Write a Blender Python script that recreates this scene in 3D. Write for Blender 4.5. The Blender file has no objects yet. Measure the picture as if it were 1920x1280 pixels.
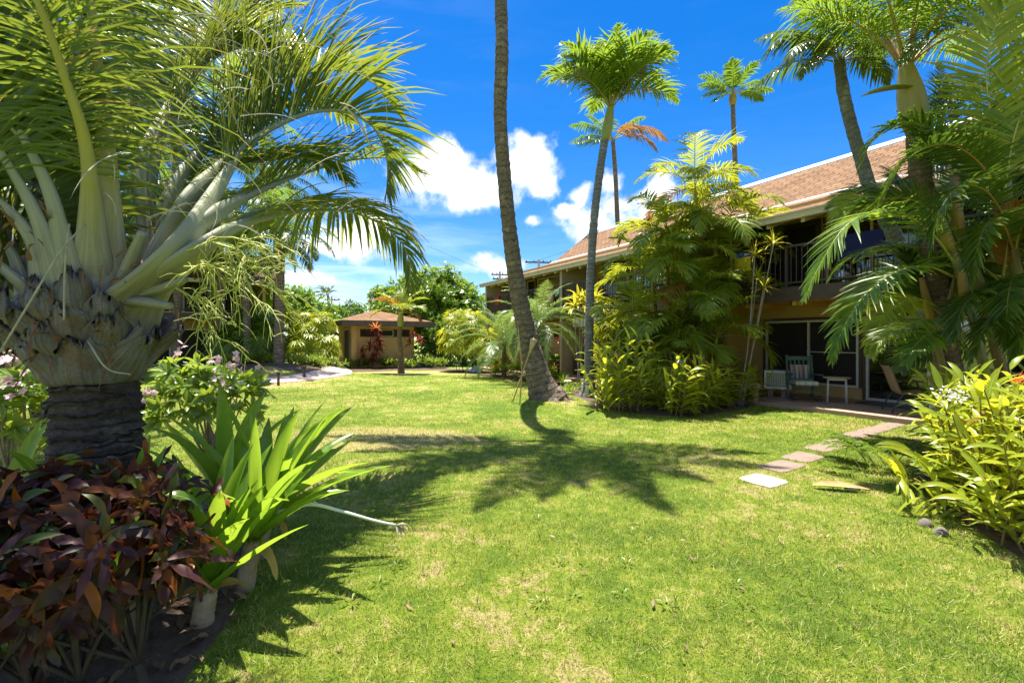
import bpy, math, random
import numpy as np
from mathutils import Vector
R = math.radians
rng = np.random.default_rng(7)
random.seed(7)
C = bpy.context.scene.collection
SC = bpy.context.scene

# ------------------------------------------------------------------ camera
F = 853.3            # focal length in photo pixels (16 mm on a 36 mm sensor)
EYE = 1.6
HZ = 635.0           # row of the horizon in the photograph
cam_d = bpy.data.cameras.new('camera')
cam = bpy.data.objects.new('camera', cam_d); C.objects.link(cam)
cam.location = (0, 0, EYE); cam.rotation_euler = (R(90), 0, 0)
cam_d.lens = 16.0; cam_d.sensor_width = 36.0
cam_d.shift_y = -5.0 / 1920.0
cam_d.clip_start = 0.05; cam_d.clip_end = 6000
SC.camera = cam
SC.render.resolution_x = 1024; SC.render.resolution_y = 682

# ------------------------------------------------------------------ sun, sky, exposure
SUN_EL = 77.3
SAZ = (-0.44, 0.90)                     # compass direction of the sun (ahead, to the left)
sun_d = bpy.data.lights.new('sun', 'SUN'); sun_d.energy = 5.0; sun_d.angle = R(0.55)
sun_d.color = (1.0, 0.94, 0.84)
sun = bpy.data.objects.new('sun', sun_d); C.objects.link(sun)
sdir = Vector((SAZ[0] * math.cos(R(SUN_EL)), SAZ[1] * math.cos(R(SUN_EL)), math.sin(R(SUN_EL)))).normalized()
sun.rotation_euler = sdir.to_track_quat('Z', 'Y').to_euler()
sun.location = (-10, 20, 40)

world = bpy.data.worlds.new('World'); SC.world = world; world.use_nodes = True

def nd(nt, t, **kw):
    n = nt.nodes.new(t)
    for k, v in kw.items():
        if k == 'inp':
            for kk, vv in v.items(): n.inputs[kk].default_value = vv
        else: setattr(n, k, v)
    return n
def mth(nt, op, a, b=None, c=None, clamp=False):
    n = nt.nodes.new('ShaderNodeMath'); n.operation = op; n.use_clamp = clamp
    for i, v in enumerate((a, b, c)):
        if v is None: continue
        if isinstance(v, (int, float)): n.inputs[i].default_value = v
        else: nt.links.new(v, n.inputs[i])
    return n.outputs[0]
def mixc(nt, fac, a, b, blend='MIX'):
    n = nt.nodes.new('ShaderNodeMix'); n.data_type = 'RGBA'; n.blend_type = blend; n.clamp_result = False
    def put(sock, v):
        if isinstance(v, (int, float)): sock.default_value = v
        elif isinstance(v, (tuple, list)): sock.default_value = (v[0], v[1], v[2], 1.0)
        else: nt.links.new(v, sock)
    put(n.inputs[0], fac); put(n.inputs[6], a); put(n.inputs[7], b)
    return n.outputs[2]

def build_sky():
    nt = world.node_tree; nt.nodes.clear()
    out = nd(nt, 'ShaderNodeOutputWorld'); bg = nd(nt, 'ShaderNodeBackground'); bg.inputs[1].default_value = 0.088
    sky = nd(nt, 'ShaderNodeTexSky'); sky.sky_type = 'NISHITA'; sky.sun_disc = False
    sky.sun_elevation = R(SUN_EL); sky.sun_rotation = math.atan2(SAZ[0], SAZ[1])
    sky.air_density = 1.0; sky.dust_density = 0.25; sky.ozone_density = 3.0; sky.altitude = 50
    hs = nd(nt, 'ShaderNodeHueSaturation'); hs.inputs['Saturation'].default_value = 1.45; hs.inputs['Value'].default_value = 0.92
    hs.inputs['Hue'].default_value = 0.509
    nt.links.new(sky.outputs[0], hs.inputs['Color'])
    tc = nd(nt, 'ShaderNodeTexCoord'); sp = nd(nt, 'ShaderNodeSeparateXYZ'); nt.links.new(tc.outputs['Generated'], sp.inputs[0])
    az = mth(nt, 'ARCTAN2', sp.outputs[0], sp.outputs[1])
    el = mth(nt, 'ARCSINE', sp.outputs[2])
    n1 = nd(nt, 'ShaderNodeTexNoise', inp={'Scale': 6.0, 'Detail': 9.0, 'Roughness': 0.58, 'Distortion': 0.15})
    nt.links.new(tc.outputs['Generated'], n1.inputs['Vector'])
    n2 = nd(nt, 'ShaderNodeTexNoise', inp={'Scale': 24.0, 'Detail': 6.0, 'Roughness': 0.6})
    nt.links.new(tc.outputs['Generated'], n2.inputs['Vector'])
    # cumulus: (photo column, row, half width, half height) turned into azimuth / elevation
    cl = [(880,345,125,48),(985,300,72,55),(1020,335,50,42),(800,335,60,30),(1160,385,70,42),(1215,395,60,34),(1150,345,34,34),(1120,420,60,30),
          (935,500,58,26),(995,412,34,20),(650,445,75,36),(700,425,45,26),(610,460,60,20),(1060,395,28,14),(560,520,80,18),(840,300,50,22),(1090,360,30,26),(1230,365,40,30),(900,375,110,30),(800,330,75,40)]
    m = None
    for (x, y, w, h) in cl:
        a0 = math.atan2(x - 960, F); ca = math.cos(a0); e0 = math.atan((HZ - y) / F * ca)
        ra = w / F * ca * ca; rb = h / F * ca
        dx = mth(nt, 'MULTIPLY', mth(nt, 'SUBTRACT', az, a0), 1 / ra)
        dy = mth(nt, 'MULTIPLY', mth(nt, 'SUBTRACT', el, e0), 1 / rb)
        d = mth(nt, 'SQRT', mth(nt, 'ADD', mth(nt, 'MULTIPLY', dx, dx), mth(nt, 'MULTIPLY', dy, dy)))
        v = mth(nt, 'SUBTRACT', 1.0, d)
        m = v if m is None else mth(nt, 'SMOOTH_MAX', m, v, 0.35)
    nn = mth(nt, 'ADD', mth(nt, 'MULTIPLY', mth(nt, 'SUBTRACT', n1.outputs[0], 0.5), 2.8), mth(nt, 'MULTIPLY', mth(nt, 'SUBTRACT', n2.outputs[0], 0.5), 1.5))
    body = mth(nt, 'ADD', m, nn)
    mr = nd(nt, 'ShaderNodeMapRange'); mr.interpolation_type = 'SMOOTHSTEP'; mr.inputs[1].default_value = -0.12; mr.inputs[2].default_value = 0.62
    nt.links.new(body, mr.inputs[0])
    # thin streaks near the horizon and a faint veil high up
    mp = nd(nt, 'ShaderNodeMapping'); mp.inputs['Scale'].default_value = (2.2, 2.2, 13.0); mp.inputs['Rotation'].default_value = (0.05, 0.12, 0.4)
    nt.links.new(tc.outputs['Generated'], mp.inputs[0])
    n3 = nd(nt, 'ShaderNodeTexNoise', inp={'Scale': 2.3, 'Detail': 8.0, 'Roughness': 0.55, 'Distortion': 0.5}); nt.links.new(mp.outputs[0], n3.inputs['Vector'])
    st = nd(nt, 'ShaderNodeMapRange'); st.interpolation_type = 'SMOOTHSTEP'; st.inputs[1].default_value = 0.42; st.inputs[2].default_value = 0.72
    nt.links.new(n3.outputs[0], st.inputs[0])
    low = nd(nt, 'ShaderNodeMapRange'); low.inputs[1].default_value = 0.34; low.inputs[2].default_value = 0.06; low.inputs[3].default_value = 0.05; low.inputs[4].default_value = 0.85
    nt.links.new(el, low.inputs[0])
    left = nd(nt, 'ShaderNodeMapRange'); left.inputs[1].default_value = 0.05; left.inputs[2].default_value = -0.25; left.inputs[3].default_value = 0.25; left.inputs[4].default_value = 1.0
    nt.links.new(az, left.inputs[0])
    streak = mth(nt, 'MULTIPLY', mth(nt, 'MULTIPLY', st.outputs[0], low.outputs[0]), left.outputs[0], clamp=True)
    # unseen clouds beside and behind the camera, added and thickened for fill light
    aa = mth(nt, 'ABSOLUTE', az)
    behind = nd(nt, 'ShaderNodeMapRange'); behind.inputs[1].default_value = 0.95; behind.inputs[2].default_value = 1.35; nt.links.new(aa, behind.inputs[0])
    other = nd(nt, 'ShaderNodeMapRange'); other.interpolation_type = 'SMOOTHSTEP'; other.inputs[1].default_value = 0.45; other.inputs[2].default_value = 0.64; nt.links.new(n1.outputs[0], other.inputs[0])
    up = mth(nt, 'GREATER_THAN', el, 0.03)
    fill_clouds = mth(nt, 'MULTIPLY', mth(nt, 'MULTIPLY', behind.outputs[0], other.outputs[0]), up)
    # cloud colour: greyer where thick
    thick = nd(nt, 'ShaderNodeMapRange'); thick.inputs[1].default_value = 0.1; thick.inputs[2].default_value = 1.3; nt.links.new(body, thick.inputs[0])
    ccol = mixc(nt, thick.outputs[0], (5.2, 5.7, 6.4), (7.6, 7.6, 7.6))
    n4 = nd(nt, 'ShaderNodeTexNoise', inp={'Scale': 11.0, 'Detail': 5.0, 'Roughness': 0.55}); nt.links.new(tc.outputs['Generated'], n4.inputs['Vector'])
    sh_ = nd(nt, 'ShaderNodeMapRange'); sh_.interpolation_type = 'SMOOTHSTEP'; sh_.inputs[1].default_value = 0.50; sh_.inputs[2].default_value = 0.72; nt.links.new(n4.outputs[0], sh_.inputs[0])
    ccol = mixc(nt, mth(nt, 'MULTIPLY', sh_.outputs[0], 0.6), ccol, (4.3, 4.8, 5.6))
    c1 = mixc(nt, mth(nt, 'MULTIPLY', streak, 0.75), hs.outputs[0], (5.6, 6.4, 7.2))
    c2 = mixc(nt, mth(nt, 'MAXIMUM', mr.outputs[0], fill_clouds), c1, ccol)
    nt.links.new(c2, bg.inputs[0]); nt.links.new(bg.outputs[0], out.inputs[0])
build_sky()
SC.view_settings.view_transform = 'Standard'; SC.view_settings.look = 'None'
SC.view_settings.exposure = 1.36; SC.view_settings.gamma = 1.0
cy = SC.cycles
cy.max_bounces = 9; cy.diffuse_bounces = 5; cy.glossy_bounces = 2; cy.transmission_bounces = 6; cy.transparent_max_bounces = 6
cy.caustics_reflective = False; cy.caustics_refractive = False
cy.use_denoising = True
cy.sample_clamp_indirect = 6.0

# ------------------------------------------------------------------ mesh helpers
class MB:
    """collects geometry; build() links it as ONE mesh object"""
    def __init__(s): s.v=[]; s.uv=[]; s.f=[]; s.m=[]; s.n=0; s.sm=[]
    def add(s, v, f, uv=None, mat=0, smooth=True):
        v = np.asarray(v, float).reshape(-1, 3); f = np.asarray(f, int)
        if uv is None: uv = np.zeros((len(v), 2))
        s.v.append(v); s.uv.append(np.asarray(uv, float).reshape(-1, 2)); s.f.append(f + s.n); s.m.append((mat, len(f), smooth)); s.n += len(v)
    def build(s, name, mats, parent=None, base=None):
        V = np.concatenate(s.v); UV = np.concatenate(s.uv)
        b = np.array(base if base is not None else (parent_base(parent) if parent else (0, 0, 0)), float)
        V = V - b
        loops = np.concatenate([f.ravel() for f in s.f]); tot = np.concatenate([np.full(len(f), f.shape[1]) for f in s.f])
        start = np.concatenate([[0], np.cumsum(tot)[:-1]])
        me = bpy.data.meshes.new(name)
        me.vertices.add(len(V)); me.vertices.foreach_set('co', V.astype(np.float32).ravel())
        me.loops.add(len(loops)); me.loops.foreach_set('vertex_index', loops.astype(np.int32))
        me.polygons.add(len(tot)); me.polygons.foreach_set('loop_start', start.astype(np.int32)); me.polygons.foreach_set('loop_total', tot.astype(np.int32))
        me.polygons.foreach_set('material_index', np.concatenate([np.full(n, m) for m, n, q in s.m]).astype(np.int32))
        me.polygons.foreach_set('use_smooth', np.concatenate([np.full(n, q) for m, n, q in s.m]).astype(bool))
        ul = me.uv_layers.new(name='UVMap'); ul.data.foreach_set('uv', UV[loops].astype(np.float32).ravel())
        me.update(calc_edges=True); me.validate()
        for m in (mats if isinstance(mats, (list, tuple)) else [mats]): me.materials.append(m)
        o = bpy.data.objects.new(name, me); C.objects.link(o)
        if parent: o.parent = parent
        elif base is not None: o.location = base
        if parent: o.location = b - np.array(parent_base(parent))
        BASE[o.name] = tuple(b)
        return o
BASE = {}
def parent_base(p): return BASE.get(p.name, (0, 0, 0))
def nrm(a):
    a = np.asarray(a, float); return a / np.maximum(np.linalg.norm(a, axis=-1, keepdims=True), 1e-9)

def thing(name, label, cat, loc=(0, 0, 0), group=None):
    o = bpy.data.objects.new(name, None); C.objects.link(o); o.empty_display_size = 0.1
    o.location = loc; o['label'] = label; o['category'] = cat
    if group: o['group'] = group
    BASE[o.name] = tuple(loc); return o
def tag(o, label, cat, group=None):
    o['label'] = label; o['category'] = cat
    if group: o['group'] = group
    return o
def struct(o): o['kind'] = 'structure'; return o
def copy_tree(o, parent=None):
    c = o.copy(); C.objects.link(c)
    if parent: c.parent = parent
    for ch in [q for q in ALLCH.get(o.name, [])]: copy_tree(ch, c)
    return c
ALLCH = {}

def spline(pts, n):
    """Catmull-Rom through control points, n samples, even in arc length"""
    p = np.asarray(pts, float)
    q = np.vstack([2 * p[0] - p[1], p, 2 * p[-1] - p[-2]])
    out = []
    for i in range(len(p) - 1):
        t = np.linspace(0, 1, 24, endpoint=False)[:, None]
        a, b, c, d = q[i], q[i + 1], q[i + 2], q[i + 3]
        out.append(0.5 * (2 * b + (c - a) * t + (2 * a - 5 * b + 4 * c - d) * t**2 + (3 * b - a - 3 * c + d) * t**3))
    out = np.vstack(out + [p[-1:]])
    s = np.concatenate([[0], np.cumsum(np.linalg.norm(np.diff(out, axis=0), axis=1))])
    u = np.linspace(0, s[-1], n)
    return np.stack([np.interp(u, s, out[:, k]) for k in range(out.shape[1])], 1)

def tube(mb, pts, rad, sides=8, mat=0, squash=None, ref=None, cap=True, smooth=True):
    p = np.asarray(pts, float); n = len(p); rad = np.broadcast_to(np.asarray(rad, float), (n,)).copy()
    if cap:
        p = np.vstack([p[0], p, p[-1]]); rad = np.concatenate([[1e-4], rad, [1e-4]]); n += 2
    T = np.gradient(p, axis=0); T = np.where(np.linalg.norm(T, axis=1, keepdims=True) < 1e-9, np.roll(T, 1, 0), T)
    if cap: T[0] = T[2]; T[-1] = T[-3]; T[1] = T[2]; T[-2] = T[-3]
    T = nrm(T)
    if ref is None: ref = np.array((0, 0, 1.0)) if abs(T[0][2]) < 0.9 else np.array((1.0, 0, 0))
    S = np.zeros_like(T); U = np.zeros_like(T); prev = np.asarray(ref, float)
    for i in range(n):
        s_ = np.cross(T[i], prev); s_ = s_ / max(np.linalg.norm(s_), 1e-9); u_ = np.cross(s_, T[i]); S[i] = s_; U[i] = u_; prev = u_
    a = np.linspace(0, 2 * np.pi, sides, endpoint=False)
    sq = 1.0 if squash is None else squash
    if np.ndim(sq): sq = np.asarray(sq, float); sq = np.concatenate([sq[:1], sq, sq[-1:]])[:, None, None] if cap else sq[:, None, None]
    ring = (np.cos(a)[None, :, None] * S[:, None, :] + sq * np.sin(a)[None, :, None] * U[:, None, :]) * rad[:, None, None]
    V = (p[:, None, :] + ring).reshape(-1, 3)
    i = np.arange(n - 1)[:, None] * sides; j = np.arange(sides)[None, :]; k = (j + 1) % sides
    Fq = np.stack([i + j, i + k, i + sides + k, i + sides + j], -1).reshape(-1, 4)
    ln = np.concatenate([[0], np.cumsum(np.linalg.norm(np.diff(p, axis=0), axis=1))])
    uv = np.stack([np.broadcast_to(a / (2 * np.pi), (n, sides)), np.broadcast_to(ln[:, None], (n, sides))], -1).reshape(-1, 2)
    mb.add(V, Fq, uv, mat, smooth)

CUBE_F = np.array([(0,1,3,2),(4,6,7,5),(0,4,5,1),(2,3,7,6),(0,2,6,4),(1,5,7,3)])
def box(mb, a, b, fr=None, mat=0):
    v = np.array([(x, y, z) for x in (a[0], b[0]) for y in (a[1], b[1]) for z in (a[2], b[2])], float)
    d = np.abs(np.array(b, float) - np.array(a, float))
    # one quad per face with its own uv in metres
    for f in CUBE_F[:, ::-1]:
        q = v[f]; e1 = q[1] - q[0]; e2 = q[3] - q[0]
        l1 = np.linalg.norm(e1); l2 = np.linalg.norm(e2)
        mb.add(fr(q) if fr else q, [(0, 1, 2, 3)], [(0, 0), (l1, 0), (l1, l2), (0, l2)], mat, False)
def obox(mb, a, b, w, h, up=(0, 0, 1), mat=0):
    """a bar from a to b, w wide, h high"""
    a = np.array(a, float); b = np.array(b, float); d = nrm(b - a); s = nrm(np.cross(d, up)); u = np.cross(s, d)
    L = np.linalg.norm(b - a)
    box(mb, (0, -w / 2, -h / 2), (L, w / 2, h / 2), lambda q: a + q[:, :1] * d + q[:, 1:2] * s + q[:, 2:] * u, mat)

PROF = {
    'palm':  [0.45, 0.95, 1.0, 0.9, 0.7, 0.42, 0.05],
    'lance': [0.30, 0.85, 1.0, 0.95, 0.78, 0.45, 0.03],
    'strap': [0.95, 1.0, 1.0, 0.97, 0.85, 0.55, 0.03],
    'blade': [1.0, 0.95, 0.9, 0.78, 0.6, 0.35, 0.03],
    'oval':  [0.10, 0.62, 0.95, 1.0, 0.85, 0.5, 0.04],
    'lobed': [0.16, 0.55, 0.30, 0.95, 0.55, 0.80, 0.05],
    'lobe2': [0.14, 0.75, 0.95, 0.45, 0.85, 0.55, 0.05],
}
def leaves(mb, P, D, U, L, W, nseg=3, droop=0.3, fold=0.15, prof='lance', mat=0, wave=0.0, curl=0.0, flat=False, side=0.0):
    """a batch of ribbon leaves: start P, direction D, upper side U"""
    P = np.asarray(P, float).reshape(-1, 3); n = len(P)
    D = nrm(np.broadcast_to(D, (n, 3))); U = np.broadcast_to(U, (n, 3)); L = np.broadcast_to(L, (n,)); W = np.broadcast_to(W, (n,))
    droop = np.broadcast_to(droop, (n,)); side = np.broadcast_to(side, (n,))
    S = np.cross(D, U); bad = np.linalg.norm(S, axis=1) < 1e-3
    if bad.any(): S[bad] = np.cross(D[bad], np.array((0.3, 0.9, 0.2)))
    S = nrm(S); d = D.copy(); p = P.copy(); pr = np.interp(np.linspace(0, 1, nseg + 1), np.linspace(0, 1, 7), PROF[prof])
    rows = []; ph = rng.uniform(0, 6.3, n)
    for k in range(nseg + 1):
        t = k / nseg
        N = nrm(np.cross(S, d)); hw = (W * pr[k] * 0.5)[:, None]
        wv = (wave * W * np.sin(ph + t * 9))[:, None] * N if wave else 0.0
        lift = N * hw * 2 * fold
        if flat: rows.append(np.stack([p - S * hw, p + S * hw], 1))
        else: rows.append(np.stack([p - S * hw + lift + wv, p, p + S * hw + lift - wv], 1))
        if k < nseg:
            d2 = d.copy(); d2[:, 2] -= droop * (0.45 + 1.1 * t) / nseg * 1.4
            d2 += S * (side * 1.0 / nseg)[:, None]
            if curl: d2 -= N * curl * t / nseg
            d = nrm(d2); S = nrm(S - d * np.sum(S * d, 1, keepdims=True))
            p = p + d * (L / nseg)[:, None]
    V = np.stack(rows, 1); c = V.shape[2]                      # n, rows, c, 3
    idx = np.arange(n * (nseg + 1) * c).reshape(n, nseg + 1, c)
    Fq = np.stack([idx[:, :-1, :-1], idx[:, :-1, 1:], idx[:, 1:, 1:], idx[:, 1:, :-1]], -1).reshape(-1, 4)
    tt = np.broadcast_to(np.linspace(0, 1, nseg + 1)[None, :, None], (n, nseg + 1, c)); cc = np.broadcast_to(np.linspace(0, 1, c)[None, None, :], (n, nseg + 1, c))
    mb.add(V.reshape(-1, 3), Fq, np.stack([tt, cc], -1).reshape(-1, 2), mat, True)

def frond(mb, ctrl, up=None, axis=None, L=0.5, n=50, W=0.035, a0=75, a1=30, vee=0.35, droop=0.35, t0=0.22, r0=0.02, r1=0.004,
          nseg=3, fold=0.18, prof_pow=0.55, m_leaf=0, m_rach=1, ragged=0.12, sides=6, tipL=0.35, drop=0.0, rsq=0.8, mess=0.0):
    """a feather-shaped palm leaf along a curve"""
    M = 26; c = spline(ctrl, M); T = nrm(np.gradient(c, axis=0))
    if up is None:
        up = np.array((0, 0, 1.0))
        if axis is not None: 
            inn = np.asarray(axis, float) - c[M // 3]; inn[2] = 0; up = up + 0.8 * nrm(inn)
    up = np.asarray(up, float)
    Uu = np.zeros_like(T); pu = up
    for i in range(M):
        u_ = pu - T[i] * np.dot(pu, T[i]); u_ = u_ / max(np.linalg.norm(u_), 1e-6); Uu[i] = u_; pu = 0.85 * u_ + 0.15 * up / np.linalg.norm(up)
    S = np.cross(T, Uu)
    s = np.linspace(0, 1, M)
    rad = r0 + (r1 - r0) * np.minimum(1, s * 1.15) ** 0.7
    tube(mb, c, rad, sides, m_rach, squash=rsq, ref=Uu[0])
    tl = np.linspace(t0, 0.995, n); tl = np.concatenate([tl, tl + 0.3 * (1 - t0) / n]); sg = np.concatenate([np.ones(n), -np.ones(n)])
    tl = np.clip(tl + rng.normal(0, 0.15 / n, 2 * n), t0, 1)
    if drop > 0:
        keep = rng.random(2 * n) > drop; tl = tl[keep]; sg = sg[keep]
    q = (tl - t0) / (1 - t0)
    ip = lambda A: np.stack([np.interp(tl, s, A[:, k]) for k in range(3)], 1)
    p = ip(c); t_ = nrm(ip(T)); u_ = nrm(ip(Uu)); s_ = nrm(ip(S)) * sg[:, None]
    al = R(1) * (a0 + (a1 - a0) * q + rng.normal(0, 4, len(q)))[:, None]
    ve = (vee + rng.normal(0, 0.09, len(q)))[:, None]
    lat = s_ * np.cos(ve) + u_ * np.sin(ve)
    d = t_ * np.cos(al) + lat * np.sin(al)
    if mess: d = nrm(d + rng.normal(0, mess, d.shape))
    nu = u_ * np.cos(ve) - s_ * np.sin(ve)
    Lp = L * np.maximum(0.12, np.sin(np.pi * (0.14 + 0.80 * q)) ** prof_pow) * (1 - (1 - tipL) * np.maximum(0, q - 0.6) / 0.4) * (1 + rng.normal(0, ragged, len(q)))
    dr = droop * (1 + rng.normal(0, 0.25, len(q)))
    leaves(mb, p, d, nu, Lp, W * (0.75 + 0.25 * np.sin(np.pi * q)), nseg, dr, fold, 'palm', m_leaf, side=rng.normal(0, mess * 1.6, len(q)) if mess else 0.0, curl=0.0)

def arc(base, az, e0, e1, L, n=9, pw=1.2, twist=0.0):
    """rachis leaving base at elevation e0 and bending to e1 (degrees)"""
    t = np.linspace(0, 1, n); e = R(1) * (e0 + (e1 - e0) * t ** pw); a = R(az) + twist * t
    st = np.stack([np.cos(e) * np.cos(a), np.cos(e) * np.sin(a), np.sin(e)], 1) * (L / (n - 1))
    return np.vstack([base, np.asarray(base) + np.cumsum(st[:-1] * 0.5 + st[1:] * 0.5, 0)])

# ------------------------------------------------------------------ terrain and pixel helpers
BUMPS = []      # x, y, height, spread
def hgt(x, y):
    x = np.asarray(x, float); y = np.asarray(y, float)
    h = 0.018 * np.sin(x * 0.9 + 1.3) * np.sin(y * 0.7 + 0.4) * np.exp(-((x / 14) ** 2 + ((y - 10) / 14) ** 2))
    for (bx, by, a, s) in BUMPS: h = h + a * np.exp(-((x - bx) ** 2 + (y - by) ** 2) / (2 * s * s))
    return h
def P(px, py, d): return np.array(((px - 960) / F * d, d, EYE - (py - HZ) / F * d))
def PP(l): return np.array([P(*q) for q in l])
def G(px, py):
    z = 0.0
    for _ in range(25):
        d = F * (EYE - z) / max(py - HZ, 1); x = (px - 960) / F * d; z = 0.5 * z + 0.5 * float(hgt(x, d))
    return np.array((x, d, float(hgt(x, d))))
BUMPS += [(0.8, 10.9, 0.16, 1.1), (-9.9, 19.6, 0.42, 1.7), (-13.0, 20.5, 0.35, 2.2), (-2.6, 2.6, 0.10, 0.9)]
# building frame: t runs along the building away from the camera, n points into it
A_ = math.atan2(500.0, F); UX = np.array((-math.sin(A_), math.cos(A_))); NX = np.array((math.cos(A_), math.sin(A_)))
def fr(q):
    q = np.asarray(q, float); xy = q[:, :1] * NX + q[:, 1:2] * UX
    return np.hstack([xy, q[:, 2:3]])
def B(n, t, z): return fr([(n, t, z)])[0]
def nt_of(x, y): return x * NX[0] + y * NX[1], x * UX[0] + y * UX[1]
# ------------------------------------------------------------------ materials
def new_mat(name):
    m = bpy.data.materials.new(name); m.use_nodes = True; nt = m.node_tree; nt.nodes.clear()
    out = nt.nodes.new('ShaderNodeOutputMaterial'); return m, nt, out
def ramp(nt, fac, stops):
    n = nt.nodes.new('ShaderNodeValToRGB'); e = n.color_ramp.elements
    while len(e) < len(stops): e.new(0.5)
    for q, (p, c) in zip(e, stops): q.position = p; q.color = (c[0], c[1], c[2], 1)
    nt.links.new(fac, n.inputs[0]); return n.outputs[0]
def noise(nt, scale, detail=4, rough=0.55, coord='Object', vec=None, dist=0.0):
    n = nd(nt, 'ShaderNodeTexNoise', inp={'Scale': scale, 'Detail': detail, 'Roughness': rough, 'Distortion': dist})
    if vec is None: vec = nd(nt, 'ShaderNodeTexCoord').outputs[coord]
    nt.links.new(vec, n.inputs['Vector']); return n.outputs[0]
def bump(nt, h, strength=0.3, dist=0.02):
    b = nd(nt, 'ShaderNodeBump'); b.inputs['Strength'].default_value = strength; b.inputs['Distance'].default_value = dist
    nt.links.new(h, b.inputs['Height']); return b.outputs[0]

def leaf_mat(name, cols, trans, tw=0.4, rough=0.38, tip=None, tip_at=0.8, spec=0.5, midrib=None, dead=None, dead_p=0.0, patch=None):
    """leaf: varied green with light shining through; browned tips and a share of dead leaves where the plant has them"""
    m, nt, out = new_mat(name)
    geo = nd(nt, 'ShaderNodeNewGeometry'); uvn = nd(nt, 'ShaderNodeUVMap'); sp = nd(nt, 'ShaderNodeSeparateXYZ'); nt.links.new(uvn.outputs[0], sp.inputs[0])
    rnd = geo.outputs['Random Per Island']
    k = len(cols); c = ramp(nt, rnd, [(i / max(k - 1, 1), q) for i, q in enumerate(cols)])
    nz = noise(nt, 9.0, 3)
    c = mixc(nt, mth(nt, 'MULTIPLY', mth(nt, 'SUBTRACT', nz, 0.45), 1.1, clamp=True), c, patch if patch else tuple(q * 1.5 for q in cols[-1]))
    tfac = 1.0
    tcol = mixc(nt, mth(nt, 'MULTIPLY', rnd, 0.5), trans, tuple(q * 1.35 for q in cols[-1]))
    if midrib:
        mid = mth(nt, 'LESS_THAN', mth(nt, 'ABSOLUTE', mth(nt, 'SUBTRACT', sp.outputs[1], 0.5)), 0.07)
        c = mixc(nt, mth(nt, 'MULTIPLY', mid, 0.8), c, midrib)
    if tip:
        f = mth(nt, 'ADD', sp.outputs[0], mth(nt, 'MULTIPLY', mth(nt, 'SUBTRACT', rnd, 0.6), 0.35))
        mr = nd(nt, 'ShaderNodeMapRange'); mr.inputs[1].default_value = tip_at; mr.inputs[2].default_value = min(1.15, tip_at + 0.25); nt.links.new(f, mr.inputs[0])
        c = mixc(nt, mr.outputs[0], c, tip); tcol = mixc(nt, mr.outputs[0], tcol, tip)
    if dead:
        w = nd(nt, 'ShaderNodeTexWhiteNoise'); w.noise_dimensions = '1D'; nt.links.new(mth(nt, 'MULTIPLY', rnd, 57.3), w.inputs['W'])
        dd = mth(nt, 'LESS_THAN', w.outputs['Value'], dead_p)
        c = mixc(nt, dd, c, dead); tcol = mixc(nt, dd, tcol, dead)
    bs = nd(nt, 'ShaderNodeBsdfPrincipled'); bs.inputs['Roughness'].default_value = rough; bs.inputs['Specular IOR Level'].default_value = spec
    nt.links.new(c, bs.inputs['Base Color'])
    tr = nd(nt, 'ShaderNodeBsdfTranslucent'); nt.links.new(tcol, tr.inputs[0])
    mx = nd(nt, 'ShaderNodeMixShader'); mx.inputs[0].default_value = tw
    nt.links.new(bs.outputs[0], mx.inputs[1]); nt.links.new(tr.outputs[0], mx.inputs[2]); nt.links.new(mx.outputs[0], out.inputs[0])
    return m

def solid(name, c, rough=0.6, var=0.15, scale=6.0, bmp=0.0, bscale=30.0, metal=0.0, spec=0.5, c2=None):
    m, nt, out = new_mat(name); bs = nd(nt, 'ShaderNodeBsdfPrincipled')
    nz = noise(nt, scale, 5, 0.6)
    c2 = c2 or tuple(q * (1 - 2.2 * var) for q in c)
    mr = nd(nt, 'ShaderNodeMapRange'); mr.inputs[1].default_value = 0.35; mr.inputs[2].default_value = 0.72; nt.links.new(nz, mr.inputs[0])
    nt.links.new(mixc(nt, mr.outputs[0], c, c2), bs.inputs['Base Color'])
    bs.inputs['Roughness'].default_value = rough; bs.inputs['Metallic'].default_value = metal; bs.inputs['Specular IOR Level'].default_value = spec
    if bmp: nt.links.new(bump(nt, noise(nt, bscale, 6, 0.65), bmp, 0.02), bs.inputs['Normal'])
    nt.links.new(bs.outputs[0], out.inputs[0]); return m

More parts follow.
